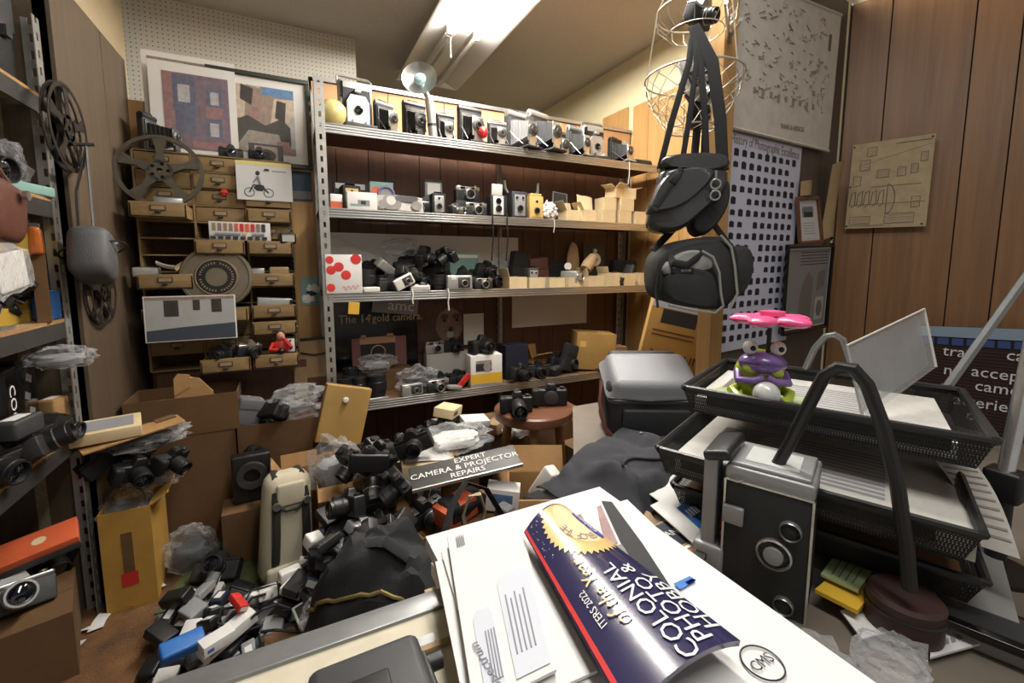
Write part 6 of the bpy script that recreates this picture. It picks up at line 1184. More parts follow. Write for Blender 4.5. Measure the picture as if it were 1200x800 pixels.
# ================================================================== hanging wire basket
HK = at(812, 100, 1.40); bc = Vector((HK.x, HK.y, 0))
C('wire', 'c9c2b2', .4, .5)
def zat(py, px=812): q = ray(px, py); return H+q.z*(HK-O).dot(Vector((q.x, q.y, 0)))/(q.x*q.x+q.y*q.y) if False else (O+q*1.40).z
wbk = thing('wire_basket', 'white hanging wire basket stuffed with old cameras', 'basket', (bc.x, bc.y, zat(150)))
zb = zat(150); R1 = .075; R2 = .148; R3 = .12
zm, zt_ = zat(92)-zb, zat(20)-zb
for (z, R_, rr) in ((0, R1, .0025), (zm, R2, .003), (zt_, R3, .003), (zm*.5, (R1+R2)/2*1.08, .0015)): MB().ring((0, 0, z), (0, 0, 1), R_, rr, 'wire', n=36, k=6).to('rim', wbk)
for s in (1, -1):
    for i in range(16):
        a = 2*pi*i/16; MB().tube([(cos(a+s*.25*j)*(R1+(R2-R1)*sin(j/5*pi/2)), sin(a+s*.25*j)*(R1+(R2-R1)*sin(j/5*pi/2)), zm*j/5) for j in range(6)], .0012, 'wire', 5).to('wire_strand', wbk)
for i in range(18):
    a = 2*pi*i/18; MB().tube([(cos(a)*R3, sin(a)*R3, zt_), (cos(a)*R3*.97, sin(a)*R3*.97, zt_-.03), (cos(a)*R3*.7, sin(a)*R3*.7, zt_-.06)], .0012, 'wire', 5).to('wire_strand', wbk)
MB().ring((0, 0, zt_-.06), (0, 0, 1), R3*.7, .0015, 'wire', n=30, k=6).to('rim', wbk)
for i in range(3):
    a = 2*pi*i/3+.6; MB().tube([(cos(a)*R2, sin(a)*R2, zm), (cos(a)*R3, sin(a)*R3, zt_), (0, 0, zt_+.28)], .002, 'wire', 6).to('chain', wbk)
for i in range(5): a = pi*i/5; MB().tube([(cos(a)*R1, sin(a)*R1, 0), (-cos(a)*R1, -sin(a)*R1, 0)], .0012, 'wire', 5).to('wire_strand', wbk)
MB().tube([(0, 0, zt_+.28), (0, 0, CEIL-zb)], .003, 'wire', 6).to('chain', wbk)
settle(slr('reflex_camera', 'chrome camera lying in the wire basket', (bc.x-.02, bc.y, zb), (.6, .3, .4), .12, top='chrome', lens='chrome'), zb+.06)
settle(compact('compact_camera', 'white compact camera standing against the basket side', (bc.x-.085, bc.y-.04, zb), (0, 1.2, -.5), .1, 'white_plastic'), zb+.08)
settle(lensobj('camera_lens', 'black lens lying at the bottom of the wire basket', (bc.x+.02, bc.y-.01, zb), (0, 0, .3), .035, .07), zb+.004)
settle(slr('reflex_camera', 'dark camera in the upper basket ring', (bc.x, bc.y, zb), (.3, 0, .2), .11, top='chrome'), zb+zt_-.055)
# peg on the post
pg = MB().cyl((0, 0, 0), (-.18, -.09, .03), .006, 'chrome', n=10).cyl((0, 0, .02), (-.15, -.12, -.02), .006, 'chrome', n=10).to('hook', po); pg.location = (0, -.02, zat(45))
# ================================================================== black holster bag and grey bag hanging from the post
C('vinyl', '3a3b3c', .25, bump=.15, bscale=250, coat=.3); C('nylon', '232323', .75, bump=.35, bscale=600); C('trim_grey', '8d8e8a', .6); C('nylon_grey', '8a8b86', .75, bump=.35, bscale=600)
TB = 1.34
def hang(px, py, t_=TB): return at(px, py, t_)
cc = hang(806, 232); ang = -radians(38)
hb = thing('holster_bag', 'shiny black holster camera bag hanging by a wide strap above the grey bag', 'camera bag', cc, (0, .0, ang)); s1 = mm(1, cc)
def profile(pts, d, m, name, parent, bev=.012, off=0):
    for _ in range(2): pts = [q for i in range(len(pts)) for q in ((pts[i][0]*.75+pts[(i+1) % len(pts)][0]*.25, pts[i][1]*.75+pts[(i+1) % len(pts)][1]*.25), (pts[i][0]*.25+pts[(i+1) % len(pts)][0]*.75, pts[i][1]*.25+pts[(i+1) % len(pts)][1]*.75))]
    k = MB(); n = len(pts); c = Vector((sum(p[0] for p in pts)/n, sum(p[1] for p in pts)/n))
    rings = []
    for (y, sc) in ((-d/2, .84), (-d/2+bev*.35, .93), (-d/2+bev, .99), (d/2-bev, .99), (d/2, .84)): rings.append([(c[0]+(p[0]-c[0])*sc, y+off, c[1]+(p[1]-c[1])*sc) for p in pts])
    vs = [p for r in rings for p in r]; fs = [list(range(n)), [4*n+i for i in range(n)][::-1]]+[(j*n+(i+1) % n, j*n+i, (j+1)*n+i, (j+1)*n+(i+1) % n) for j in range(4) for i in range(n)]
    return k.add(vs, fs, m).to(name, parent, smooth=50)
P_ = lambda *q: [((x-806)*s1, (232-y)*s1) for x, y in q]
profile(P_((772, 196), (845, 196), (846, 226), (822, 250), (795, 274), (764, 272), (758, 256), (770, 220)), .13, 'vinyl', 'body', hb, .03)
profile(P_((776, 186), (836, 186), (848, 198), (838, 208), (778, 202), (770, 196)), .14, 'vinyl', 'lid', hb, .02)
profile(P_((776, 204), (812, 200), (838, 206), (800, 246), (760, 254), (757, 246)), .1, 'vinyl', 'front_panel', hb, .03, off=-.03)
profile(P_((815, 212), (848, 208), (851, 240), (836, 268), (818, 280), (806, 262)), .12, 'nylon', 'side_pouch', hb, .02, off=.02)
MB().box(((787-806)*s1, -.085, (232-214)*s1), (8*s1, .012, 14*s1), 'black', b=.003, r=(0, .5, 0)).to('clip_buckle', hb); MB().tube([((793-806)*s1, -.082, (232-204)*s1), ((780-806)*s1, -.086, (232-224)*s1), ((768-806)*s1, -.082, (232-244)*s1)], (.009, .003), 'nylon', 8, flat=(1, 0, .3)).to('clip_strap', hb)
for i, y in enumerate((222, 234)): MB().ring(((829-806)*s1, -.078, (232-y)*s1), (0, 1, .2), 5*s1, .003, 'chrome', n=18, k=6).to('key_ring', hb)
MB().tube([((829-806)*s1, -.078, (232-208)*s1), ((829-806)*s1, -.08, (232-218)*s1)], .004, 'chrome', 6).to('snap_hook', hb)
top = (hang(806, 45)-cc).length
for (x0, y0, x1, w_) in ((772, 200, 798, .009), (840, 205, 822, .017), (797, 188, 806, .008), (822, 190, 810, .009)):
    MB().tube([((x0-806)*s1, -.03, (232-y0)*s1), ((x0*.6+x1*.4-806)*s1, -.05, (232-150)*s1), ((x1-806)*s1, -.05, (232-90)*s1), ((803-806)*s1, -.02, (232-46)*s1)], (w_, .0025), 'nylon', 8, flat=(1, 0, 0)).to('shoulder_strap', hb)
cc = hang(815, 322, 1.36); s1 = mm(1, cc); gb = thing('shoulder_bag', 'grey and black padded camera bag hanging below the holster bag', 'camera bag', cc, (0, .05, -radians(30)))
P2 = lambda *q: [((x-815)*s1, (322-y)*s1) for x, y in q]
profile(P2((765, 296), (790, 282), (836, 276), (852, 290), (856, 340), (848, 356), (830, 362), (776, 356), (762, 346), (758, 312)), .17, 'nylon', 'body', gb, .035)
profile(P2((770, 318), (800, 312), (824, 318), (832, 352), (826, 360), (780, 354), (768, 344)), .05, 'nylon', 'front_pocket', gb, .02, off=-.085)
profile(P2((766, 312), (790, 294), (818, 296), (824, 316), (796, 318), (768, 326)), .04, 'nylon_grey', 'grey_yoke', gb, .012, off=-.082)
profile(P2((842, 290), (866, 284), (873, 312), (866, 340), (850, 350), (842, 330)), .12, 'nylon', 'side_pocket', gb, .02, off=.0)
MB().tube([((x-815)*s1, -.105, (322-y)*s1) for x, y in ((806, 296), (818, 302), (826, 318), (830, 340), (834, 354), (826, 362), (800, 360), (776, 356))], .004, 'trim_grey', 6).to('piping', gb)
MB().tube([((x-815)*s1, -.09, (322-y)*s1) for x, y in ((826, 278), (838, 290), (844, 310), (850, 340), (844, 356))], .004, 'trim_grey', 6).to('piping', gb)
MB().box(((787-815)*s1, -.108, (322-318)*s1), (24*s1, .006, 7*s1), 'gloss_black', b=.0025).to('name_patch', gb); k = MB(); [k.box(((786+2.1*i-815)*s1, -.1115, (322-317.6+.15*i)*s1), (1.4*s1, .0008, 2.6*s1), 'trim_grey') for i in range(5)]; k.to('worn_lettering', gb)
MB().tube([((x-815)*s1, y_, (322-y)*s1) for x, y, y_ in ((772, 298, -.06), (776, 310, -.11), (790, 312, -.12), (806, 300, -.1), (812, 286, -.05))], (.012, .004), 'nylon', 8).to('carry_handle', gb)
MB().tube([((x-815)*s1, -.09, (322-y)*s1) for x, y in ((764, 318), (762, 340), (766, 360))], (.006, .003), 'nylon', 6).to('side_strap', gb)
MB().tube([((x-815)*s1, y_, (322-y)*s1) for x, y, y_ in ((764, 296, 0), (790, 270, .06), (812, 230, .09), (812, 120, .09), (806, 50, .06))], (.012, .0025), 'nylon', 8, flat=(1, 0, 0)).tube([((x-815)*s1, y_, (322-y)*s1) for x, y, y_ in ((850, 286, 0), (838, 260, .06), (826, 230, .09), (820, 120, .09), (806, 50, .06))], (.012, .0025), 'nylon', 8, flat=(1, 0, 0)).to('shoulder_strap', gb)
# ================================================================== desk
ZD = .70
C('desk_top', '6e655a', .6, noise_s=5, amt=.15); C('desk_side', '5a5046', .6)
dk = thing('work_desk', 'cluttered L-shaped work desk buried under papers, trays and bags', 'desk', (.6, .2, 0))
poly = [(-.5, -.55), (1.15, -.55), (1.15, .2), (-.5, .2)]
poly = [(-.25, -.45), (1.75, -.45), (1.85, .85), (1.31, .95), (1.27, 1.26), (.86, 1.26), (.5, .72), (-.25, .46)]
MB().prism([(x-.6, y-.2) for x, y in poly], ZD-.03, ZD, 'desk_top').to('top', dk)
for (x, y) in ((-.2, -.4), (1.7, -.4), (1.75, .78), (1.2, 1.18), (.92, 1.18), (-.2, .4)): MB().box((x-.6, y-.2, (ZD-.03)/2), (.05, .05, ZD-.03), 'desk_side', b=.004).to('leg', dk)
pile(); support(dk)
def desk(fn, name, label, px, py, z=ZD, rot=0, q=.03, **kw):
    p = onz(px, py, z); o = fn(name, label, (p.x, p.y, 1.3), rot, **kw); return drop(o, q=q)
def sheetcard(name, label, cat, px4, z, m, th=.002, bend=None, group=None, zz=None):
    zz = zz or (z, z, z, z); c = Card(name, label, cat, [onz(*p, h_) for p, h_ in zip(px4, zz)], m, th, group, bend); support(c.t); return c
# ---- cream metal case with grey edge, lower left
C('cream_metal', 'c4bca6', .45, noise_s=14, amt=.12); C('edge_grey', '8b8c8c', .35, .6, noise_s=20, amt=.12)
zc = .80; e1, e2 = onz(520, 690, zc), onz(190, 806, zc); e3 = onz(552, 830, zc)
cm = thing('metal_case', 'cream enamel metal case with a worn grey front edge', 'case', (e1.x, e1.y, ZD)); x0 = -.42
MB().box((x0/2, -.26, .0495), (-x0, .5, .097), 'cream_metal', b=.004).to('body', cm)
MB().box((x0/2, -.012, .091), (-x0+.006, .03, .022), 'edge_grey', b=.002).to('front_edge', cm); MB().box((-.002, -.26, .093), (.006, .5, .018), 'chrome').to('side_edge', cm); MB().box((-.12, -.075, .1005), (.22, .006, .004), 'tan').to('seam', cm); MB().box((-.04, -.065, .1), (.02, .012, .004), 'edge_grey').to('catch', cm)
support(cm)
g = onz(436, 812, zc+.03); t = thing('film_dryer', 'black plastic box with rounded corners on the cream metal case', 'box', (g.x, g.y-.01, zc+.0), (0, 0, .02)); MB().box((0, -.0, .02), (.1, .1, .04), 'dark_grey', b=.01).to('body', t); MB().box((-.012, -.01, .041), (.055, .05, .006), 'black', b=.002).to('lid', t); MB().cyl((.05, .02, .024), (.066, .02, .024), .008, 'black', n=14).to('knob', t); MB().box((.05, 0, .02), (.008, .06, .024), 'black', b=.003).to('hinge', t); settle(t, zc-.0)
# ---- stack that carries envelopes and magazines
t = thing('paper_stack', 'stack of papers under the envelopes and magazines', 'paper stack', (.3, .34, ZD)); random.seed(5)
for i in range(7): MB().box((random.uniform(-.006, .006), random.uniform(-.006, .006), .009+.0182*i), (.3, .44, .0178), ('paper', 'white', 'cream_card')[i % 3], r=(0, 0, random.uniform(-.03, .03))).to('ream', t)
support(t)
def envelope(name, label, px4, z, win=(), group=None, zz=None):
    c = sheetcard(name, label, 'envelope', px4, z, 'paper', .003, group=group, zz=zz); return c
E0 = envelope('envelope', 'plain white envelope lowest in the fanned stack', ((612, 604), (650, 596), (760, 800), (700, 830)), .834)
E1 = envelope('envelope', 'white envelope with its right edge showing under the two-window one', ((540, 622), (620, 601), (735, 792), (640, 830)), .838)
E2 = envelope('envelope', 'white envelope fanned directly below the two-window one', ((517, 646), (600, 605), (700, 785), (575, 840)), .843)
E3 = envelope('envelope', 'white envelope poking out on the left of the fan', ((510, 658), (560, 640), (620, 830), (548, 845)), .839)
EV = envelope('envelope', 'white envelope with two clear address windows on top of the fan', ((524, 627), (607, 599), (652, 784), (556, 832)), .85)
C('window_film', 'bfc3cb', .6); C('text_grey', '83848c', .8)
k = MB(); EV.poly(k, [(.5+.45*x, y) for x, y in ((.02, .03), (.98, .03), (1, .06), (1, .5), (.9, .55), (.12, .55), (0, .5))], 'window_film'); k.to('window', EV.t); k = MB(); EV.poly(k, [(.14+.24*x, y) for x, y in ((0, .0), (1, .0), (1, .36), (.85, .4), (.2, .4), (0, .36))], 'window_film'); k.to('window', EV.t)
k = MB()
for i in range(5): EV.rect(k, .57+.06*i, .12, .588+.06*i, .42-.03*(i % 2), 'text_grey', .002)
for i in range(5): EV.rect(k, .1+.022*i, .86, .11+.022*i, .95, 'text_grey', .002)
for i in range(4): EV.rect(k, .25+.035*i, .06, .265+.035*i, .28, 'text_grey', .002)
EV.text(k, 'Spectrum', .19, .14, .013, 'text_grey', rot=pi/2, off=.002); k.to('address_print', EV.t)
# ---- large white mailing envelope with logo, second magazine, rolled magazine
CM = sheetcard('mailing_envelope', 'large white mailing envelope with a blue square and oval logo', 'envelope', ((672, 604), (735, 585), (960, 800), (760, 880)), .836, 'paper', .004)
k = MB(); p4 = [onz(*p, .836)-CM.c+CM.n*.0025 for p in ((789, 686), (808, 677), (816, 682), (797, 693))]
k.add(p4, [(0, 3, 2, 1), (0, 1, 2, 3)], 'blue'); k.to('blue_square', CM.t)
k = MB(); q = onz(893, 778, .836)-CM.c; M = Matrix((CM.u, CM.v, CM.n)).transposed().to_4x4(); M.translation = q+CM.n*.002
d_ = (onz(905, 770, .836)-onz(880, 787, .836)); ag = atan2(d_.dot(CM.v), d_.dot(CM.u)); text_mesh(k, 'CMS', .014, 'navy', M @ Matrix.Rotation(ag, 4, 'Z'), ext=.0001); k.to('logo', CM.t)
k = MB(); k.ring(q+CM.n*.002, CM.n, .018, .0008, 'navy', n=28, k=5).to('logo_ring', CM.t)
M2 = sheetcard('photo_magazine', 'magazine with a red picture and a black camera strap photo under the rolled one', 'magazine', ((664, 606), (722, 586), (818, 735), (745, 790)), .848, 'paper', .006, bend=lambda a, b: .012*sin(a*pi)*b)
k = MB(); M2.poly(k, [(.1, .62), (.55, .6), (.6, .93), (.12, .95)], 'brick_rose', .0016); k.to('red_picture', M2.t)
k = MB(); M2.poly(k, [(.68, .2), (.98, .0), (.96, .55), (.86, .96), (.66, .97), (.6, .6)], 'print_dark', .0016); k.to('black_picture', M2.t); k = MB(); M2.poly(k, [(.35, .3), (.62, .35), (.62, .58), (.4, .6)], 'photo_mid', .0016); k.to('grey_picture', M2.t)
C('mag_navy', '2b2a4e', .22, coat=.6); C('mag_gold', 'd9b878', .3, coat=.5); C('mag_violet', '4a46a0', .25, coat=.5); C('mag_white', 'ecebe8', .25, coat=.5); C('mag_red', 'd0403c', .3)
MG = sheetcard('rolled_magazine', 'curled navy magazine with a gold seal and big white title lettering', 'magazine', ((614, 622), (660, 590), (868, 748), (735, 838)), .862, None, bend=lambda a, b: .015*(1-(2*a-1)**2)-.002)
MB().sheet(lambda a, b: MG.q(a, b), 14, 14, 'mag_navy', .005).to('cover', MG.t)
support(MG.t)
k = MB()
def star(n, r0, r1, a, b): return [(a+(r0 if i % 2 else r1)*cos(2*pi*i/(2*n))*2.1, b+(r0 if i % 2 else r1)*sin(2*pi*i/(2*n))) for i in range(2*n)]
cx_, cy_ = .72, .80
P_ = [(min(.99, max(.01, x)), min(.985, y)) for x, y in star(40, .25, .225, cx_, cy_)]
def tess(mg, mb, pts, c, m, off):       # fan in rings so it follows the curve
    n = len(pts); vs = [mg.q(*c, off)]; fs = []
    for r in range(1, 7): vs += [mg.q(c[0]+(x-c[0])*r/6, c[1]+(y-c[1])*r/6, off) for x, y in pts]
    for i in range(n): fs.append((0, 1+i, 1+(i+1) % n))
    for r in range(5):
        for i in range(n): a0 = 1+r*n+i; a1 = 1+r*n+(i+1) % n; fs.append((a0, a0+n, a1+n, a1))
    mb.add(vs, fs, m)
tess(MG, k, P_, (cx_, cy_), 'mag_gold', .001); k.to('gold_seal', MG.t)
k = MB(); tess(MG, k, [(cx_-.0+.36*cos(t_)*.8, cy_+.17*sin(t_)) for t_ in [i*2*pi/30 for i in range(30)]], (cx_-.02, cy_), 'cream_card', .0014); k.to('seal_centre', MG.t)
k = MB()
for i, ch in enumerate('ER OF THE'):
    a_ = -1.35-1.75*i/8; MG.text(k, ch, cx_+.23*cos(a_), cy_+.125*sin(a_), .017, 'stone_mid', rot=a_-pi/2, off=.0018)
k.to('seal_lettering', MG.t)
k = MB(); tess(MG, k, [(.9+.07*cos(t_)+(.0 if abs(sin(t_)) < .01 else 0), .77+.12*math.copysign(abs(sin(t_))**.5, sin(t_))) for t_ in [i*2*pi/24 for i in range(24)]], (.9, .77), 'mag_violet', .002); MG.text(k, 'Colonial', .89, .79, .014, 'mag_white', rot=pi/2, off=.0026); k.to('violet_badge', MG.t)
k = MB()
for (s_, a_, b_, z_) in (('COLONIAL', .55, .24, .026), ('PHOTO &', .73, .24, .026), ('HOBBY', .9, .22, .026)): MG.text(k, s_, a_, b_, z_, 'mag_white', rot=pi/2, off=.0016, sx=.95)
k.to('title_lettering', MG.t)
k = MB(); MG.text(k, 'of the Year', .32, .4, .026, 'mag_gold', rot=pi/2, off=.0016, shear=.3, sx=.8); MG.text(k, 'ITERS 2022', .17, .36, .01, 'mag_white', rot=pi/2, off=.0016); k.to('subtitle_lettering', MG.t)
k = MB(); [k.add([MG.q(.01, j/12, .001), MG.q(.045, j/12, .001), MG.q(.045, (j+1)/12, .001), MG.q(.01, (j+1)/12, .001)], [(0, 1, 2, 3)], 'mag_red') for j in range(12)]; k.to('red_stripe', MG.t)
random.seed(9); k = MB()
for i in range(60):
    a_, b_ = random.uniform(.06, .4), random.uniform(.7, .98); s_ = random.uniform(.003, .008)
    if ((a_-cx_)/2.1)**2+(b_-cy_)**2 < .075: continue
    k.add([MG.q(a_-s_, b_, .0012), MG.q(a_, b_-s_*.6, .0012), MG.q(a_+s_, b_, .0012), MG.q(a_, b_+s_*.6, .0012)], [(0, 1, 2, 3)], 'mag_white')
k.to('confetti_print', MG.t, kind='stuff')
# ---- letters left of the box camera
sheetcard('grey_envelope', 'grey-tan card lying under the letters by the jacket', 'card', ((724, 583), (762, 600), (800, 660), (752, 622)), ZD+.02, 'tan', .004)
c = sheetcard('white_letter', 'white letter sticking out from under the mesh tray', 'letter', ((752, 572), (800, 540), (858, 600), (806, 612)), ZD+.035, 'paper', .002)
c = sheetcard('advert_letter', 'white letter with a blue and red printed banner', 'letter', ((762, 592), (810, 568), (862, 620), (828, 650)), ZD+.05, 'paper', .002)
k = MB(); c.rect(k, .35, .2, .98, .75, 'blue'); c.rect(k, .3, .1, .95, .22, 'red', .0016); [c.rect(k, .42+.07*i, .5, .46+.07*i, .64, 'mag_white', .0018) for i in range(4)]; c.text(k, 'mu', .7, .45, .04, 'print_dark', off=.0018); k.to('banner_print', c.t)
c = sheetcard('stand_card', 'card with a dark blue field, flag stripes and the words E STAND', 'card', ((748, 622), (800, 600), (850, 650), (790, 680)), ZD+.04, 'tan', .002)
k = MB(); c.rect(k, .05, .45, .8, .95, 'navy'); c.text(k, 'E STAND', .4, .7, .02, 'mag_white', off=.0018); k.to('blue_field', c.t)
k = MB(); [c.rect(k, .3, .04+.1*i, .98, .09+.1*i, 'red' if i % 2 == 0 else 'white', .0016) for i in range(4)]; k.to('flag_print', c.t)
# ---- big boxy twin-lens camera with bracket
b0, b1, b2 = onz(843, 692, ZD), onz(924, 727, ZD), onz(957, 697, ZD)
fx_ = (b1-b0); wT = fx_.length; aT = atan2(fx_.y, fx_.x); dT = .105; hT = .208
C('leatherette', '1d1d1d', .65, bump=.4, bscale=1200); C('cam_grey', '8f9091', .4, .3); C('ground_glass', 'b9bcb8', .3)
tl = thing('twin_lens_camera', 'tall black leatherette twin-lens camera with a grey viewing hood and side bracket', 'camera', (b0.x, b0.y, ZD), (0, 0, aT)); wT = max(wT, .11)
MB().box((wT/2, dT/2, hT*.44), (wT, dT, hT*.88), 'leatherette', b=.004).to('body', tl)
for x in (0, wT): MB().box((x, .001, hT*.44), (.003, .004, hT*.88), 'chrome').to('edge_trim', tl)
MB().box((wT/2, .001, .0015), (wT, .004, .003), 'chrome').to('edge_trim', tl); MB().box((wT/2, .001, hT*.88), (wT, .004, .003), 'chrome').to('edge_trim', tl)
hd = MB().box((wT/2, dT/2, hT*.93), (wT*1.02, dT*1.0, hT*.1), 'cam_grey', b=.004).box((wT/2, dT/2, hT*.99), (wT*.92, dT*.9, hT*.035), 'cam_grey', b=.003).to('hood', tl); MB().box((wT/2, dT/2, hT*1.009), (wT*.62, dT*.6, .001), 'ground_glass').to('viewing_glass', hd)
def eye(x, z, r, nm, m1, m2): MB().lathe([(r*1.08, 0), (r*1.08, .006), (r*.98, .008), (r*.9, .006), (r*.88, .002)], m1, (x, 0, z), (0, -1, 0), n=28).lathe([(r*.88, .003), (r*.6, .006), (0, .007)], m2, (x, 0, z), (0, -1, 0), n=28).to(nm, tl)
eye(wT*.62, hT*.44, .021, 'taking_lens', 'chrome', 'gloss_black'); MB().lathe([(.013, .004), (.012, .011), (0, .0125)], 'cam_grey', (wT*.62, 0, hT*.44), (0, -1, 0), n=24).to('lens_cap', tl)
eye(wT*.78, hT*.64, .013, 'viewing_lens', 'chrome', 'leatherette'); eye(wT*.76, hT*.1, .012, 'lower_window', 'chrome', 'leatherette')
MB().box((wT*.12, -.004, hT*.63), (wT*.26, .008, hT*.13), 'cam_grey', b=.002).to('maker_plate', tl)
MB().ring((wT*.14, -.002, hT*.9), (0, 0, 1), .009, .0018, 'chrome', n=18, k=6).to('strap_lug', tl)
MB().box((-.022, .02, hT*.62), (.02, .035, hT*.8), 'cam_grey', b=.002).to('bracket', tl); MB().box((-.012, .04, hT*1.04), (.04, .1, .016), 'black', b=.006, r=(0, -.25, 0)).to('bracket_handle', tl); MB().box((-.02, .02, .045), (.045, .05, .05), 'cam_grey', b=.006).to('bracket_foot', tl)
MB().cyl((-.035, -.005, .03), (-.02, -.005, .03), .026, 'rubber', n=20).to('knurled_wheel', tl)
support(tl)
# ---- stacked mesh trays
def meshmat():
    m = C('wire_mesh', '2a2a2a', .5, .4); nt = m.node_tree; Lk = nt.links.new; b = nt.nodes['Principled BSDF']; tc = nt.nodes.new('ShaderNodeTexCoord'); prev = None
    for ax in ((1, 1, 0), (1, -1, 0), (0, 0, 1)):
        d = nt.nodes.new('ShaderNodeVectorMath'); d.operation = 'DOT_PRODUCT'; d.inputs[1].default_value = tuple(x/.0036 for x in ax); fr = nt.nodes.new('ShaderNodeMath'); fr.operation = 'FRACT'; lt = nt.nodes.new('ShaderNodeMath'); lt.operation = 'LESS_THAN'; lt.inputs[1].default_value = .4
        Lk(tc.outputs['Object'], d.inputs[0]); Lk(d.outputs['Value'], fr.inputs[0]); Lk(fr.outputs[0], lt.inputs[0])
        if prev: mx = nt.nodes.new('ShaderNodeMath'); mx.operation = 'MAXIMUM'; Lk(prev, mx.inputs[0]); Lk(lt.outputs[0], mx.inputs[1]); prev = mx.outputs[0]
        else: prev = lt.outputs[0]
    Lk(prev, b.inputs['Alpha'])
meshmat()
C('tray_black', '1c1c1d', .4)
A_ = Vector((.65, .587, 0)); B_ = Vector((.82, .21, 0)); uT = (B_-A_).normalized(); vT = Vector((-uT.y, uT.x, 0)); aR = atan2(uT.y, uT.x); LT, WT = .41, .315
TC = Vector((.885, .47, 0))
tr = thing('letter_tray_stack', 'stack of black wire mesh letter trays with bent tube legs on the desk', 'letter tray', (TC.x, TC.y, ZD), (0, 0, aR))
def tray(off, zr, nm, dep=.045, L_=LT, W_=WT):
    x, y = off; k = MB(); zb_ = zr-dep
    T0 = [(-L_/2, -W_/2), (L_/2, -W_/2), (L_/2, W_/2), (-L_/2, W_/2)]; ins = .93
    vs = [(x+a, y+b, zr) for a, b in T0]+[(x+a*ins, y+b*ins, zb_) for a, b in T0]
    o = k.add(vs, [(4, 5, 6, 7)]+[(i, (i+1) % 4, 4+(i+1) % 4, 4+i) for i in range(4)], 'wire_mesh').to(nm, tr)
    MB().tube([(x+a*f, y+b*g_, zr) for a, b, f, g_ in ((T0[0][0], T0[0][1], .97, 1), (T0[1][0], T0[1][1], .97, 1), (T0[1][0], T0[1][1], 1, .96), (T0[2][0], T0[2][1], 1, .96), (T0[2][0], T0[2][1], .97, 1), (T0[3][0], T0[3][1], .97, 1), (T0[3][0], T0[3][1], 1, .96), (T0[0][0], T0[0][1], 1, .96), (T0[0][0], T0[0][1], .97, 1))], .0065, 'tray_black', 8).to('rim', o)
    MB().box((x, y-W_/2+.012, zr-.014), (L_*.8, .004, .028), 'tray_black').to('front_bar', o)
    return o
tray((0, 0), .965-ZD, 'top_tray'); tray((-.015, -.085), .868-ZD, 'middle_tray'); tray((.0, -.04), .785-ZD, 'lower_tray', .04)
pn = vT; Pn = A_-vT*.108+Vector((0, 0, ZD))
def wk(pts, P0): return [onP(px, py, P0, vT)-Vector((TC.x, TC.y, ZD)) for px, py in pts]
Rm = Matrix.Rotation(-aR, 3, 'Z')
def wicket(pts, P0, m, r=.0085):
    q = [Rm @ p for p in wk(pts, P0)]
    ys = q[0].y; MB().tube(q, r, m, 10).to('tube_leg', tr)
wicket([(902, 560), (925, 520), (950, 470), (966, 440), (982, 430), (1000, 432), (1016, 450), (1035, 500), (1052, 570), (1062, 640), (1066, 690)], Pn, 'tray_black')
wicket([(944, 432), (955, 408), (968, 394), (978, 392), (988, 398), (998, 430), (1008, 468)], B_+vT*(WT+.01)+Vector((0, 0, ZD)), 'edge_grey', .007)
# papers in trays
def traypaper(name, label, off, z, m, w_, l_, th=.006, rz=0, prints=None):
    q = Matrix.Rotation(aR, 3, 'Z') @ Vector((off[0], off[1], 0)); t = thing(name, label, 'paper', (TC.x+q.x, TC.y+q.y, z), (0, 0, aR+rz)); MB().box((0, 0, th/2), (l_, w_, th), m).to('sheets', t)
    if prints: k = MB(); prints(k, th); k.to('print', t)
    return t
C('newsprint', 'bdbab3', .8, noise_s=60, amt=.1)
def lines(k, th):
    for i in range(12): k.box((-.02+.0*i, -.1+.016*i, th+.0003), (.24, .008, .0005), 'print_grey')
    k.box((-.12, .0, th+.0006), (.07, .12, .0006), 'photo_mid')
traypaper('paper_pile', 'white papers lying in the top mesh tray under the frog', (-.01, .0), .922, 'newsprint', .27, .36, .025, .02, lines)
traypaper('newspaper', 'folded newspaper with a photo in the middle mesh tray', (.0, -.085), .826, 'newsprint', .28, .38, .034, -.02, lines)
traypaper('paper_pile', 'brown and grey papers in the lower mesh tray', (.0, -.04), .748, 'cardboard_dark', .28, .37, .03, .0)
traypaper('paper_pile', 'white documents fanned on the desk below the trays, greyed by painted-in shade', (.06, -.06), ZD+.001, 'photo_paper', .29, .38, .026, -.06)  # white sheets; the trays' shadow is put into their mid grey colour
np_ = Card('newspaper_page', 'newspaper page hanging over the right end of the trays', 'newspaper', [onz(1085, 528, .885), onz(1135, 534, .885), onz(1196, 655, .80), onz(1150, 640, .80)], 'newsprint', .002, bend=lambda a, b: .02*sin(b*pi))
k = MB(); [np_.rect(k, .1, .1+.08*i, .9, .12+.08*i, 'ink_soft') for i in range(10)]; k.to('column_print', np_.t)
t = thing('blue_bottle_cap', 'bright blue glass dome inside the middle tray', 'glass', onz(1103, 595, .80)+Vector((0, 0, 0))); C('blue_glass', '2a6fb0', .1, coat=1); MB().lathe([(.022, 0), (.024, .008), (.018, .022), (.008, .028), (0, .029)], 'blue_glass', n=24).to('dome', t); MB().lathe([(0, -.003), (.025, -.003), (.025, .002), (.022, .002)], 'navy', n=24).to('rim', t)
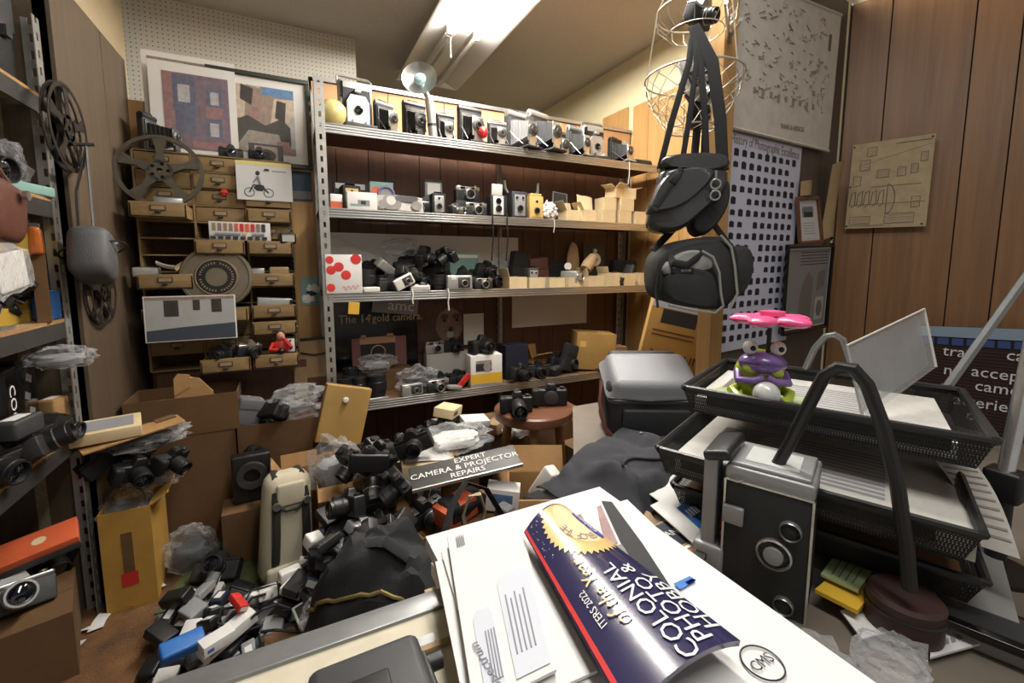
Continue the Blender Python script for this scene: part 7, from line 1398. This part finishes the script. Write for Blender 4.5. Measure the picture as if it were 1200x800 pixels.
# ---- frog ornament with pink flower
fp = onz(888, 466, .948); fz = .948
fr = thing('frog_ornament', 'purple and green frog ornament under a big pink flower', 'ornament', (fp.x, fp.y, fz), (0, 0, -.75)); s_ = mm(1, fp)
for n_, h_ in (('frog_purple', '7d5f9e'), ('frog_green', 'a9b83a'), ('frog_dark', '5a4580'), ('leaf_pale', 'a9b98a')): C(n_, h_, .3, coat=.4)
MB().blob((0, 0, 27*s_), (54*s_, 44*s_, 62*s_), 'frog_green', amp=.06, seed=2, flatten=27*s_).to('body', fr)
MB().blob((0, -10*s_, 44*s_), (50*s_, 38*s_, 26*s_), 'frog_purple', amp=.04, seed=1).to('head', fr)
MB().blob((-12*s_, -19*s_, 40*s_), (20*s_, 10*s_, 14*s_), 'frog_green', amp=.05).to('cheek', fr); MB().blob((12*s_, -19*s_, 36*s_), (16*s_, 10*s_, 14*s_), 'frog_green', amp=.05).to('cheek', fr)
MB().blob((0, -17*s_, 18*s_), (30*s_, 14*s_, 26*s_), 'frog_green', amp=.05).to('belly', fr)
MB().tube([(-24*s_, -18*s_, 46*s_), (-8*s_, -29*s_, 47*s_), (8*s_, -29*s_, 47*s_), (22*s_, -20*s_, 44*s_)], 1.6*s_, 'frog_dark', 8).to('mouth', fr)
for sx in (-1, 1):
    e = MB().blob((sx*14*s_, -14*s_, 62*s_), (16*s_, 15*s_, 16*s_), 'white_plastic', amp=0).to('eye', fr); MB().blob((sx*14*s_+1.5*s_, -21*s_, 62*s_), (6*s_, 4*s_, 6*s_), 'gloss_black', amp=0).to('pupil', e)
    MB().tube([(sx*24*s_, -4*s_, 32*s_), (sx*25*s_, -18*s_, 24*s_), (sx*10*s_, -26*s_, 26*s_), (sx*2*s_, -25*s_, 30*s_)], 4.5*s_, 'frog_purple', 10).to('arm', fr)
    MB().tube([(sx*22*s_, 0, 12*s_), (sx*30*s_, -10*s_, 10*s_), (sx*24*s_, -22*s_, 4.5*s_), (sx*16*s_, -30*s_, 4*s_)], 5.5*s_, 'frog_green', 10).blob((sx*16*s_, -31*s_, 4*s_), (12*s_, 12*s_, 8*s_), 'frog_dark', amp=.1).to('leg', fr)
MB().cyl((4*s_, -14*s_, 40*s_), (6*s_, -8*s_, 84*s_), 2.4*s_, 'tray_black', n=10).to('stem', fr)
C('petal', 'e2588c', .3, coat=.4)
for i in range(5):
    a = 2*pi*i/5+.35; c_ = Vector((8*s_+cos(a)*24*s_, -6*s_+sin(a)*24*s_, 93*s_)); o = MB().blob((0, 0, 0), (40*s_, 30*s_, 13*s_), 'petal', amp=.08, seed=i).to('petal', fr, loc=c_, rot=(0, 0, a))
MB().lathe([(4*s_, 0), (13*s_, 2*s_), (13*s_, 7*s_), (6*s_, 8*s_), (0, 6*s_)], 'petal', (8*s_, -6*s_, 96*s_), (0, 0, 1)).to('flower_centre', fr)
gp = onz(897, 478, .948); t = thing('glass_ball', 'frosted glass ball in front of the frog ornament', 'ball', (gp.x, gp.y, .951)); C('frost', 'c9cac6', .25, coat=.5, noise_s=40, amt=.12); r_ = .022; MB().lathe([(0, 0)]+[(r_*sin(pi*i/12), r_-r_*cos(pi*i/12)) for i in range(1, 12)]+[(0, 2*r_)], 'frost', n=26).to('ball', t); MB().lathe([(0, -.003), (r_*.6, -.003), (r_*.55, .003), (0, .004)], 'dark_steel').to('foot', t)
lf = thing('leaf_dish', 'pale green leaf-shaped dish under the frog ornament', 'dish', (fp.x, fp.y, .9495), (0, 0, -.9))
MB().sheet(lambda u, v: ((u-.5)*.17, (v-.5)*.12*sin(pi*min(.97, max(.03, u)))**.7, -.0005+.004*abs(2*v-1)), 12, 6, 'leaf_pale', .002).to('leaf', lf)
# ---- acrylic holder
q0 = onz(1012, 492, .948); d0 = depth(q0)
ac = Card('acrylic_holder', 'dusty clear acrylic sign holder standing in the top tray', 'sign holder', [at(992, 405, d0+.01), at(1083, 362, d0+.13), at(1097, 430, d0+.1), q0], 'acrylic', .003, nu=1, nv=1)
MB().tube([ac.q(0, 0), ac.q(0, 1), ac.q(1, 1), ac.q(1, 0)], .0022, 'photo_bg', 6).to('edge', ac.t)
C('dusty', '6f7273', .3, noise_s=30, amt=.2, alpha=.6); k = MB(); ac.rect(k, .04, .06, .96, .94, 'dusty', -.006); k.to('insert', ac.t); 
# ---- grey arm and chrome tube at the far right
t = thing('angled_rail', 'grey flat metal arm leaning up from the trays to the right wall', 'arm', at(1108, 456, .98)); e = at(1245, 265, .98)-at(1108, 456, .98)
MB().tube([(0, 0, 0), e], (.012, .007), 'edge_grey', 6, flat=(0, 0, 1)).to('bar', t); MB().cyl((0, -.008, 0), (0, .008, 0), .012, 'dark_steel', n=14).to('pivot', t); MB().cyl((0, 0, 0), (0, 0, ZD-t.location.z), .006, 'dark_steel', n=10).to('upright', t)
b = onz(1178, 560, .86); t = thing('chrome_stand', 'chrome tube stand with a black clamp at the right end of the desk', 'stand', (b.x, b.y, ZD)); e = at(1206, 425, depth(b))-b
MB().cyl((0, 0, .17), Vector((0, 0, .16))+e*1.6, .011, 'chrome', n=16).to('tube', t); MB().box((0, 0, .15), (.04, .045, .05), 'black', b=.006).to('clamp', t); MB().cyl((0, 0, 0), (0, 0, .14), .013, 'black', n=14).cyl((0, 0, 0), (0, 0, .008), .05, 'black', n=20).to('base', t)
# ---- bottom right odds and ends
C('choc', '3a2420', .6); q = onz(1056, 742, ZD); t = thing('brown_cylinder', 'dark brown round leather case on the desk below the trays', 'case', (q.x, q.y, ZD)); MB().lathe([(0, 0), (.04, 0), (.042, .004), (.042, .055), (.038, .06), (0, .06)], 'choc', n=32).to('body', t); MB().lathe([(.0425, .04), (.0435, .042), (.0425, .044)], 'black', n=32).to('seam', t)
c = sheetcard('yellow_pad', 'yellow paper pad beside the twin-lens camera', 'pad', ((955, 690), (985, 665), (1030, 685), (1005, 715)), ZD+.03, 'yellow', .006)
c = sheetcard('green_note', 'pale green sticky note with handwriting on the yellow pad', 'note', ((962, 672), (978, 650), (1022, 668), (1006, 692)), ZD+.04, 'leaf_pale', .004)
k = MB(); [c.rect(k, .15, .2+.18*i, .85, .23+.18*i, 'ink') for i in range(4)]; k.to('handwriting', c.t)
c = sheetcard('shipping_label', 'white shipping papers lying under the brown case', 'paper', ((1095, 700), (1110, 690), (1180, 745), (1090, 770)), ZD+.012, 'paper', .003)
k = MB(); [c.rect(k, .2+.1*i, .12, .26+.1*i, .2, 'print_grey') for i in range(5)]; k.to('print', c.t)
c = sheetcard('white_note', 'white paper with small print right of the yellow pad', 'paper', ((985, 715), (1020, 705), (1040, 740), (1010, 748)), ZD+.014, 'paper', .002)
t = thing('picture_frame', 'black photo frame lying at the right edge of the desk', 'picture frame', onz(1180, 715, ZD+.05), (0, .12, .35)); MB().box((0, 0, 0), (.1, .16, .012), 'gloss_black', b=.003).to('frame', t); MB().box((0, 0, .0065), (.07, .13, .001), 'dark_grey').to('glass', t); drop(t)
desk(filmbag, 'plastic_bag', 'clear plastic bag crumpled at the front of the desk', 1040, 790, ZD, .2, d=(.12, .07, .035), seed=111, inner=None)
desk(filmbag, 'plastic_bag', 'clear plastic bag lying beside the mailing envelope', 955, 790, ZD, .5, d=(.1, .07, .03), seed=113, inner=None)
# ---- grey camera bag, black soft bag and jacket
C('bag_grey', '7c7d80', .5, bump=.15, bscale=300); C('bag_dark', '2c2d2f', .55, bump=.2, bscale=300); C('strap_red', '8a4a48', .7)
q = onz(757, 512, ZD); cb = thing('camera_bag', 'grey leather camera bag with a domed lid and striped strap on the desk', 'camera bag', (.93, .97, ZD), (0, 0, -.5)); w, d, h = .27, .19, .21
MB().box((0, 0, h*.42), (w, d, h*.84), 'bag_dark', b=.035).to('body', cb)
MB().box((0, -.012, h*.8), (w*1.02, d*1.06, h*.36), 'bag_grey', b=.03, r=(.38, 0, 0), taper=.9).to('lid', cb)
MB().tube([(-w*.5, -d*.5, h*.62), (-w*.1, -d*.56, h*.6), (w*.5, -d*.5, h*.62)], .004, 'bag_dark', 6).to('lid_piping', cb)
MB().box((0, d*.42, h*.98), (w*.8, d*.22, h*.24), 'bag_dark', b=.02, r=(.3, 0, 0)).to('back_flap', cb)
MB().box((0, -d*.52, h*.3), (w*.7, .02, h*.36), 'bag_dark', b=.008).to('front_pocket', cb)
MB().tube([(-w*.52, -.02, h*.75), (-w*.56, -.05, h*.5), (-w*.52, -.09, h*.2), (-w*.42, -.16, .02), (-w*.2, -.2, .006)], (.014, .003), 'strap_red', 8, flat=(0, 1, 0)).to('strap', cb)
support(cb)
bb = thing('black_bag', 'soft black nylon bag behind the grey camera bag', 'bag', (1.15, .86, ZD), (0, 0, -.5)); MB().blob((0, 0, .07), (.22, .16, .16), 'fabric_black', amp=.2, seed=6, sq=.7, flatten=.07).to('body', bb); MB().tube([(-.07, 0, .12), (-.05, -.02, .17), (.05, -.02, .17), (.07, 0, .12)], (.01, .004), 'fabric_black', 8).to('handle', bb)
C('jacket', '323338', .9, bump=.35, bscale=500)
def jk(u, v):
    x = (u-.5)*.40; y = (v-.5)*.25; k = .03+.03*noise.noise(Vector((x*7, y*7, 1)))+.04*abs(noise.noise(Vector((x*12+3, y*9, 4))))+.015*cos(x*5)
    e = min(u, 1-u, v, 1-v); k *= min(1, e*6+.1); edge = 1+.25*noise.noise(Vector((u*3, v*3, 7)))
    return (x*edge, y*edge, .006+k)
jt = thing('jacket', 'dark grey cloth jacket crumpled over the edge of the desk', 'jacket', (.69, .77, ZD), (0, 0, .4)); MB().sheet(jk, 40, 32, 'jacket', .004).to('cloth', jt, smooth=60)
MB().tube([Vector(jk(.15+.7*i/20, .3+.1*sin(i*.4)))+Vector((0, 0, .003)) for i in range(21)], .003, 'fabric_black', 6).to('seam', jt); MB().lathe([(.005, 0), (.005, .003), (0, .004)], 'chrome', Vector(jk(.8, .6)), (0, 0, 1), n=10).to('snap', jt)
